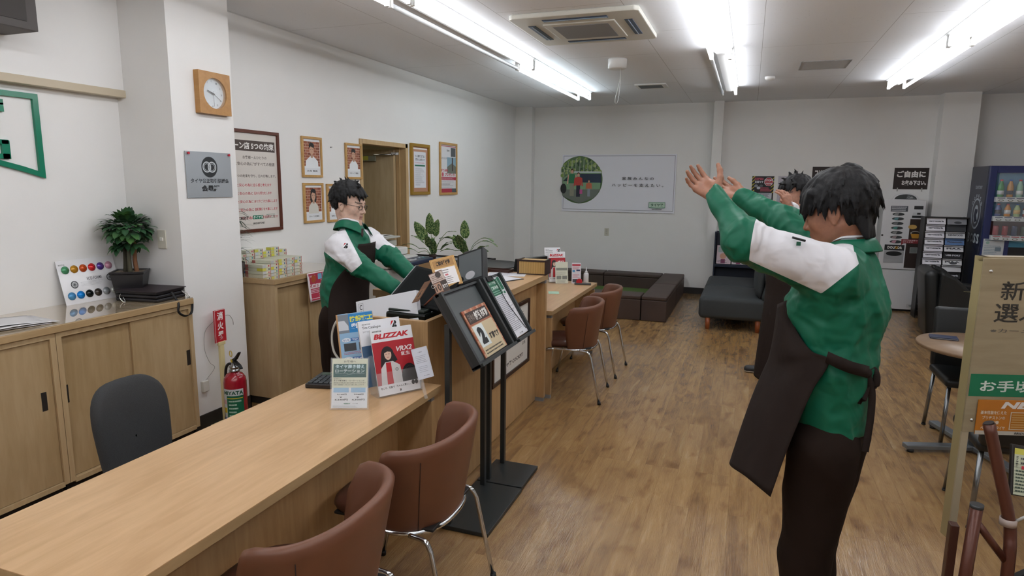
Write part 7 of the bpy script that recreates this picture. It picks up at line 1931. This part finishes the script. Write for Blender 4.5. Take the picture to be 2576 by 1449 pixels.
    def sheet(s, name, rows, m, th=.003, sub=2, cols=9):
        "cloth from rows of control points"
        R_ = [catmull([Vector(p) for p in r], cols) for r in rows]
        n = len(R_[0]); colsv = [catmull([R_[i][j] for i in range(len(R_))], 6) for j in range(n)]
        grid = [[colsv[j][i] for j in range(n)] for i in range(len(colsv[0]))]
        return MB(m).grid(grid).build(name, s.t, s.local(), solid=th)
def headmat(c, F, pitch=0, roll=0, yaw=0):
    F = Vector(F); F.z = 0; F.normalize(); F.rotate(Matrix.Rotation(math.radians(yaw), 3, 'Z')); L = Vector((0, 0, 1)).cross(F)
    M = Matrix((F, L, Vector((0, 0, 1)))).transposed() @ Matrix.Rotation(math.radians(pitch), 3, 'Y') @ Matrix.Rotation(math.radians(roll), 3, 'X')
    M = M.to_4x4(); M.translation = c; return M
def plane_fn(planes):
    "positive inside all the half spaces; planes as (point, normal)"
    P_ = [(v3(p), v3(Vector(n).normalized())) for p, n in planes]
    return lambda V: np.min([(V-p)@n for p, n in P_], axis=0)
def img_plane(a, b, side, inward):
    "plane through world points a, b and parallel to side; positive towards inward"
    a, b = Vector(a), Vector(b); n = (b-a).cross(Vector(side)).normalized()
    if n.dot(Vector(inward)-a) < 0: n = -n
    return (a, n)
# ---------------------------------------------------------------- the man in the foreground on the right
F1 = Vector((-.96, .28, 0)).normalized(); L1 = Vector((0, 0, 1)).cross(F1)
cx_ = P(2090, 1060, 2.12)
J = dict(hipc=P(2090, 1062, 2.12), waist=P(2092, 915, 2.12), chest=P(2105, 770, 2.12), upch=P(2122, 680, 2.12), neck=P(2128, 628, 2.13),
         shL=P(2098, 690, 1.96), shR=P(2090, 655, 2.28), elL=P(1872, 607, 1.98), wrL=P(1799, 492, 2.13), elR=P(1978, 563, 2.42), wrR=P(1866, 497, 2.54),
         rh=.108, rw=.122, rc=.142)
hc = J['hipc']; J['hpL'] = hc+L1*.088+Vector((0, 0, -.06)); J['hpR'] = hc-L1*.088+Vector((0, 0, -.06))
J['knL'] = Vector((hc.x, hc.y, .47))+L1*.085+F1*.03; J['knR'] = Vector((hc.x, hc.y, .47))-L1*.085+F1*.035
J['anL'] = Vector((hc.x, hc.y, .08))+L1*.10-F1*.02; J['anR'] = Vector((hc.x, hc.y, .08))-L1*.10+F1*.02
J['head'] = headmat(P(2104, 535, 2.12), F1, pitch=17, yaw=-3)
p1 = Person('person in green and white jacket and dark apron at right, both arms raised forward', (hc.x, hc.y, 0), F1, skin_mat('skin_tan', '#9a6a52'), 3, .0055)
Ls = L1
# white raglan panel on the upper sleeve: bounded by elbow seam, lower seam, back seam
wa, wb, wc, wd = P(1897, 573, 1.93), P(1884, 655, 1.93), P(2066, 738, 1.93), P(2158, 664, 1.93)
we = P(2150, 610, 1.95)
cen = P(2030, 660, 1.93); side_v = (P(2030, 660, 1.5)-P(2030, 660, 2.5)).normalized()
pl1 = [img_plane(wa, wb, side_v, cen), img_plane(wb, wc, side_v, cen), img_plane(wc, wd, side_v, cen), img_plane(wd, P(2150, 600, 1.93), side_v, cen), (P(2050, 650, 2.09), P(2050, 650, 1.5)-P(2050, 650, 2.5))]
fa = plane_fn(pl1)
fb = plane_fn([(P(2212, 640, 2.2), P(2300, 640, 2.2)-P(2212, 640, 2.2)), (P(2200, 690, 2.2), Vector((0, 0, 1))), (P(2200, 690, 2.17), P(2200, 690, 3)-P(2200, 690, 2))])
jw = lambda V: np.maximum(fa(V), fb(V))
locks = [((.04, .03*k, .075), (.086, .024*k, .022), .018, .006) for k in (-2.4, -1.7, -1.0, -.3, .4, 1.1, 1.8, 2.4)]+[((.045, y*.066, .05), (.060, y*.066, .012), .016, .006) for y in (-1, 1)]+[((-.075, .02*k, -.04), (-.080, .024*k, -.100), .022, .008) for k in (-2, -1, 0, 1, 2)]
p1.build(J, dict(front=.040, side=.024, ear=.016, back=-.095, vol=1.08, tuft=380, L=.045, seed=5, up=0, out=.03, locks=locks),
         [(-.40*_rt+.60*_up+.68*_fw, .62*_rt+.55*_up+.1*_fw, dict(curl=(14, 22, 16), spread=5, size=.90)),
          (-.55*_rt+.45*_up+.75*_fw, .5*_rt+.5*_up+.3*_fw, dict(curl=(14, 22, 16), spread=4, size=.93, thumb=(.9, .4, -.2)))],
         look=(0, -.25), eyes=.5, jacket_white=jw, arm_r=(.078, .066, .058, .036), wrinkle=.005, headvox=.0024, handvox=.0024, hemcut=hc.z-.012, trouser=(.108, .082, .078, .070))
p1.collar(J, gap=40, tilt=Vector((.10, -.02, 1)).normalized()+F1*.18)
# apron
rows = []; wn = [2.09, 2.05, 1.975, 1.945, 1.96, 1.97, 1.98, 1.985]
for near, front in (((1988, 752), (1958, 765)), ((2000, 822), (1948, 835)), ((2040, 882), (1936, 895)), ((2086, 908), (1922, 930)), ((2046, 979), (1898, 985)), ((2013, 1052), (1874, 1050)), ((1977, 1140), (1853, 1112)), ((1938, 1250), (1836, 1165))):
    wq = wn[len(rows)]; a = P(near[0], near[1], wq); c = P(front[0], front[1], 2.20); m = P(near[0]*.42+front[0]*.58, near[1]*.42+front[1]*.58, wq*.6+2.20*.4-.03); d = c+Vector((.05, .14, .0))
    rows.append([a, m, c, d])
ap = p1.sheet('apron', rows, M_APR, .004)
def ribbon2(pr, name, pts, w, m, wdir=(0, 0, 1)):
    b = MB(m); ribbon(b, pts, w, .0012, wdir); return b.build(name, pr.t, pr.local())
bk = P(2172, 925, 2.05)
ribbon2(p1, 'waist_tie', [P(2080, 898, 1.94), P(2110, 912, 1.91), P(2140, 924, 1.92), P(2166, 931, 1.925), P(2184, 936, 1.965)], .036, M_APR)
ribbon2(p1, 'tie_tail', [P(2180, 938, 1.975), P(2193, 985, 1.99), P(2190, 1050, 1.99), P(2176, 1136, 1.99)], .022, M_APR, (.9, .3, 0))
ribbon2(p1, 'tie_bow', [P(2180, 938, 1.975), P(2160, 955, 1.98), P(2155, 995, 1.98), P(2168, 1008, 1.98), P(2178, 975, 1.99), P(2180, 940, 2.0)], .022, M_APR, (.6, .3, .6))
ribbon2(p1, 'tie_bow', [P(2180, 938, 1.975), P(2198, 930, 2.0), P(2206, 950, 1.99), P(2203, 972, 1.99), P(2190, 955, 2.0), P(2180, 940, 2.0)], .020, M_APR, (.6, .3, .6))
MB(M_APR).ell((0, 0, 0), (.016, .016, .016)).build('tie_knot', p1.t, p1.local() @ Matrix.Translation(P(2180, 938, 1.975)))
g = Gfx(0); g.text('BRIDGESTONE', 0, 0, .036, .011, C('#d5d8d8', .5), .05, .2)
bkp = P(2190, 652, 2.045)
M = mtx(bkp, P(2212, 651, 2.13)-bkp, Vector((0, 0, 1))-F1*.12); g.build('back_lettering', p1.t, p1.local() @ M)
b = MB(C('#1c1c1f', .4)); a_, c_ = P(1993, 597, 1.905), P(2026, 606, 1.90); b.cyl(a_, c_, .0035); b.build('pen', p1.t, p1.local())
b = MB(C('#1b5a45', .5)); a_ = P(2009, 613, 1.895); b.box(-.006, .006, -.001, .001, -.006, .006); b.build('sleeve_badge', p1.t, p1.local() @ Matrix.Translation(a_))

# ---------------------------------------------------------------- the man behind the counter
F2 = Vector((.985, .17, 0)).normalized(); L2 = Vector((0, 0, 1)).cross(F2); k_ = 3.85
J = dict(hipc=P(862, 800, k_), waist=P(866, 725, k_), chest=P(880, 645, k_), upch=P(888, 600, k_), neck=P(884, 571, k_),
         shR=P(850, 618, 3.72), shL=P(930, 600, 4.00), elR=P(905, 668, 3.62), wrR=P(993, 724, 3.58), elL=P(978, 643, 3.92), wrL=P(1037, 692, 3.84), rh=.112, rw=.112, rc=.118)
hc = J['hipc']; J['hpL'] = hc+L2*.085; J['hpR'] = hc-L2*.085
for S_, sg in (('L', 1), ('R', -1)):
    J['kn'+S_] = Vector((hc.x, hc.y, .47))+L2*.09*sg; J['an'+S_] = Vector((hc.x, hc.y, .08))+L2*.11*sg
J['head'] = headmat(P(879, 514, k_-.01), F2, pitch=12, yaw=-4)
p2 = Person('person with glasses in green and white jacket and dark apron leaning over the register', (hc.x, hc.y, 0), F2, skin_mat('skin_light', '#d9b5a2'), 8, .0075)
sv = (P(880, 620, 3)-P(880, 620, 4)).normalized()
def wp(u, v, w=3.6): return P(u, v, w)
cR = wp(865, 630); fR = plane_fn([img_plane(wp(922, 652), wp(884, 686), sv, cR), img_plane(wp(884, 686), wp(812, 632), sv, cR), img_plane(wp(800, 640), wp(822, 575), sv, cR), img_plane(wp(858, 556), wp(880, 600), sv, cR), (P(870, 620, 3.80), sv)])
cL = wp(955, 610, 3.95); fL = plane_fn([img_plane(wp(990, 625, 3.95), wp(972, 648, 3.95), sv, cL), (P(925, 600, 3.95), P(1000, 600, 3.95)-P(925, 600, 3.95)), img_plane(wp(925, 605, 3.95), wp(972, 650, 3.95), sv, cL), (P(930, 600, 3.86), -sv)])
locks = [((-.04+.03*k, .01*(-1)**k, .125), (-.07+.035*k, .02*(-1)**k, .162-.01*abs(k-1)), .010, .002) for k in range(4)]+[((.05, y, .085), (.088, y*1.1, .066), .014, .004) for y in (-.05, -.02, .01, .04)]
p2.shr = .042
p2.build(J, dict(front=.062, side=.020, ear=.005, back=-.085, vol=1.02, tuft=280, L=.032, seed=9, up=.03, out=.10, locks=locks),
         [(F2*.8+Vector((0, 0, -.6)), Vector((0, 0, 1)), dict(curl=(25, 30, 20))), (F2*.75+Vector((0, 0, -.6)), Vector((0, 0, 1)), dict(curl=(25, 30, 20)))],
         look=(-.1, -.35), eyes=.8, jacket_white=lambda V: np.maximum(fR(V), fL(V)), arm_r=(.062, .062, .056, .044), wrinkle=.0045, headvox=.0028, handvox=.004, hemcut=P(830, 768, k_).z)
p2.collar(J, gap=70)
p2.wrap_apron(J, [(J['upch'].z-.02, .75, .0), (J['chest'].z, .85, .0), (J['waist'].z+.1, 1.3, 0), (J['waist'].z, 1.55, .0), (J['hipc'].z, 1.5, .012), (J['hipc'].z-.3, 1.3, .03), (J['hipc'].z-.42, 1.25, .035)])
MB(C('#3a1f24', .6)).prism([(-.012, 0), (.012, 0), (.014, -.035), (0, -.05), (-.014, -.035)], 0, .006).build('necktie', p2.t, p2.local() @ mtx(P(913, 575, 3.70), (.3, -.95, 0), (.05, 0, 1)))
g = Gfx(0); b_mark(g, 0, 0, .03); g.build('sleeve_mark', p2.t, p2.local() @ mtx(P(862, 624, 3.58), P(872, 625, 3.58)-P(862, 624, 3.58), (0, 0, 1)))
# glasses
Hm = J['head']; gl = MB(C('#2a2a2c', .3, .6))
for y in (-.031, .031):
    ring = [Vector((.093-.25*abs(y+.020*math.cos(a))*.25, y+.020*math.copysign(abs(math.cos(a))**.6, math.cos(a)), .001+.0125*math.copysign(abs(math.sin(a))**.6, math.sin(a)))) for a in [2*PI*q/24 for q in range(24)]]
    gl.tube(ring, .0018, 6, closed=True)
gl.tube([(.091, -.011, .004), (.096, 0, .006), (.091, .011, .004)], .0011, 6)
for y in (-1, 1): gl.tube([(.088, y*.051, .008), (.05, y*.073, .008), (.0, y*.084, .006), (-.015, y*.083, -.01)], .0014, 6, sub=4)
gl.build('glasses', p2.t, p2.local() @ Hm)

# ---------------------------------------------------------------- the man half hidden behind the foreground man
F3 = Vector((-.82, -.57, 0)).normalized(); L3 = Vector((0, 0, 1)).cross(F3); k_ = 4.2
J = dict(hipc=P(1990, 800, k_), waist=P(1994, 740, k_), chest=P(2002, 655, k_), upch=P(2008, 590, k_), neck=P(2010, 552, k_), rh=.115, rw=.118, rc=.13)
J['shL'] = P(2060, 592, 4.14); J['shR'] = P(1975, 588, 4.3)
J['elL'] = P(2030, 565, 3.92); J['wrL'] = P(1988, 524, 3.82); J['elR'] = P(2005, 585, 4.06); J['wrR'] = P(1984, 542, 3.98)
hc = J['hipc']
for S_, sg in (('L', 1), ('R', -1)):
    J['hp'+S_] = hc+L3*.085*sg; J['kn'+S_] = Vector((hc.x, hc.y, .47))+L3*.09*sg; J['an'+S_] = Vector((hc.x, hc.y, .08))+L3*.10*sg
J['head'] = headmat(P(2000, 492, k_), F3, pitch=4, yaw=0)
p3_ = Person('person in green jacket half hidden behind the foreground man, hands raised before the face', (hc.x, hc.y, 0), F3, skin_mat('skin_mid', '#ad7d68'), 15, .0085)
locks = [((.055, y, .08), (.086, y*1.05, .035), .014, .004) for y in (-.06, -.04, -.02, .0, .02, .04, .06)]+[((-.03+.02*k, .015*(-1)**k, .125), (-.035+.02*k, .03*(-1)**k, .160), .009, .002) for k in range(4)]
p3_.build(J, dict(front=.056, side=.020, ear=.0, back=-.085, vol=1.04, tuft=240, L=.038, seed=21, up=.08, out=.12, locks=locks),
          [((-.35*_rt+.85*_up-.1*_fw), (-.7*_rt-.4*_up-.3*_fw), dict(curl=(22, 30, 20), spread=6, size=.86)), ((-.9*_rt+.2*_up-.2*_fw), (0*_rt+1*_up), dict(curl=(10, 15, 10)))],
          look=(0, 0), eyes=.8, jacket_white=plane_fn([(P(2035, 560, 4.1), L3), (P(2035, 620, 4.1), Vector((0, 0, 1)))]), arm_r=(.072, .060, .056, .040), headvox=.0034, handvox=.003, hemcut=hc.z+.02)
p3_.collar(J, gap=60)
p3_.wrap_apron(J, [(J['upch'].z-.02, .75, .0), (J['chest'].z, .85, .0), (J['waist'].z+.1, 1.3, 0), (J['waist'].z, 1.5, .0), (J['hipc'].z, 1.4, .012), (J['hipc'].z-.3, 1.3, .03), (J['hipc'].z-.42, 1.25, .035)])
# ---------------------------------------------------------------- the farthest man: only hair and one shoe show
F4 = Vector((-1, .05, 0)); L4 = Vector((0, 0, 1)).cross(F4); hc = Vector((.62, 6.15, .965))
J = dict(hipc=hc, waist=hc+Vector((.02, 0, .18)), chest=hc+Vector((.08, 0, .40)), upch=hc+Vector((.11, 0, .53)), neck=hc+Vector((.125, 0, .60)), rh=.115, rw=.118, rc=.13)
for S_, sg in (('L', 1), ('R', -1)):
    J['sh'+S_] = J['upch']+L4*.18*sg; J['el'+S_] = J['sh'+S_]+Vector((-.12, 0, -.22)); J['wr'+S_] = J['el'+S_]+Vector((-.2, 0, .06)); J['hp'+S_] = hc+L4*.085*sg
J['knL'] = Vector((.44, 6.08, .48)); J['anL'] = Vector((.235, 6.055, .08)); J['knR'] = Vector((.78, 6.25, .47)); J['anR'] = Vector((.95, 6.26, .08))
J['head'] = headmat(J['neck']+Vector((.02, 0, .165)), F4, pitch=4)
p4_ = Person('person almost hidden behind the foreground man, only black hair and a sneaker showing', (hc.x, hc.y, 0), F4, skin_mat('skin_far', '#ad7d68'), 30, .011)
p4_.build(J, dict(front=.05, side=.02, ear=0, back=-.08, vol=1.03, tuft=120, L=.035, seed=31, up=.2), [(F4, Vector((0, 0, 1)), {}), (F4, Vector((0, 0, 1)), {})],
          arm_r=(.072, .060, .056, .042), headvox=.005, handvox=.005, hemcut=hc.z)
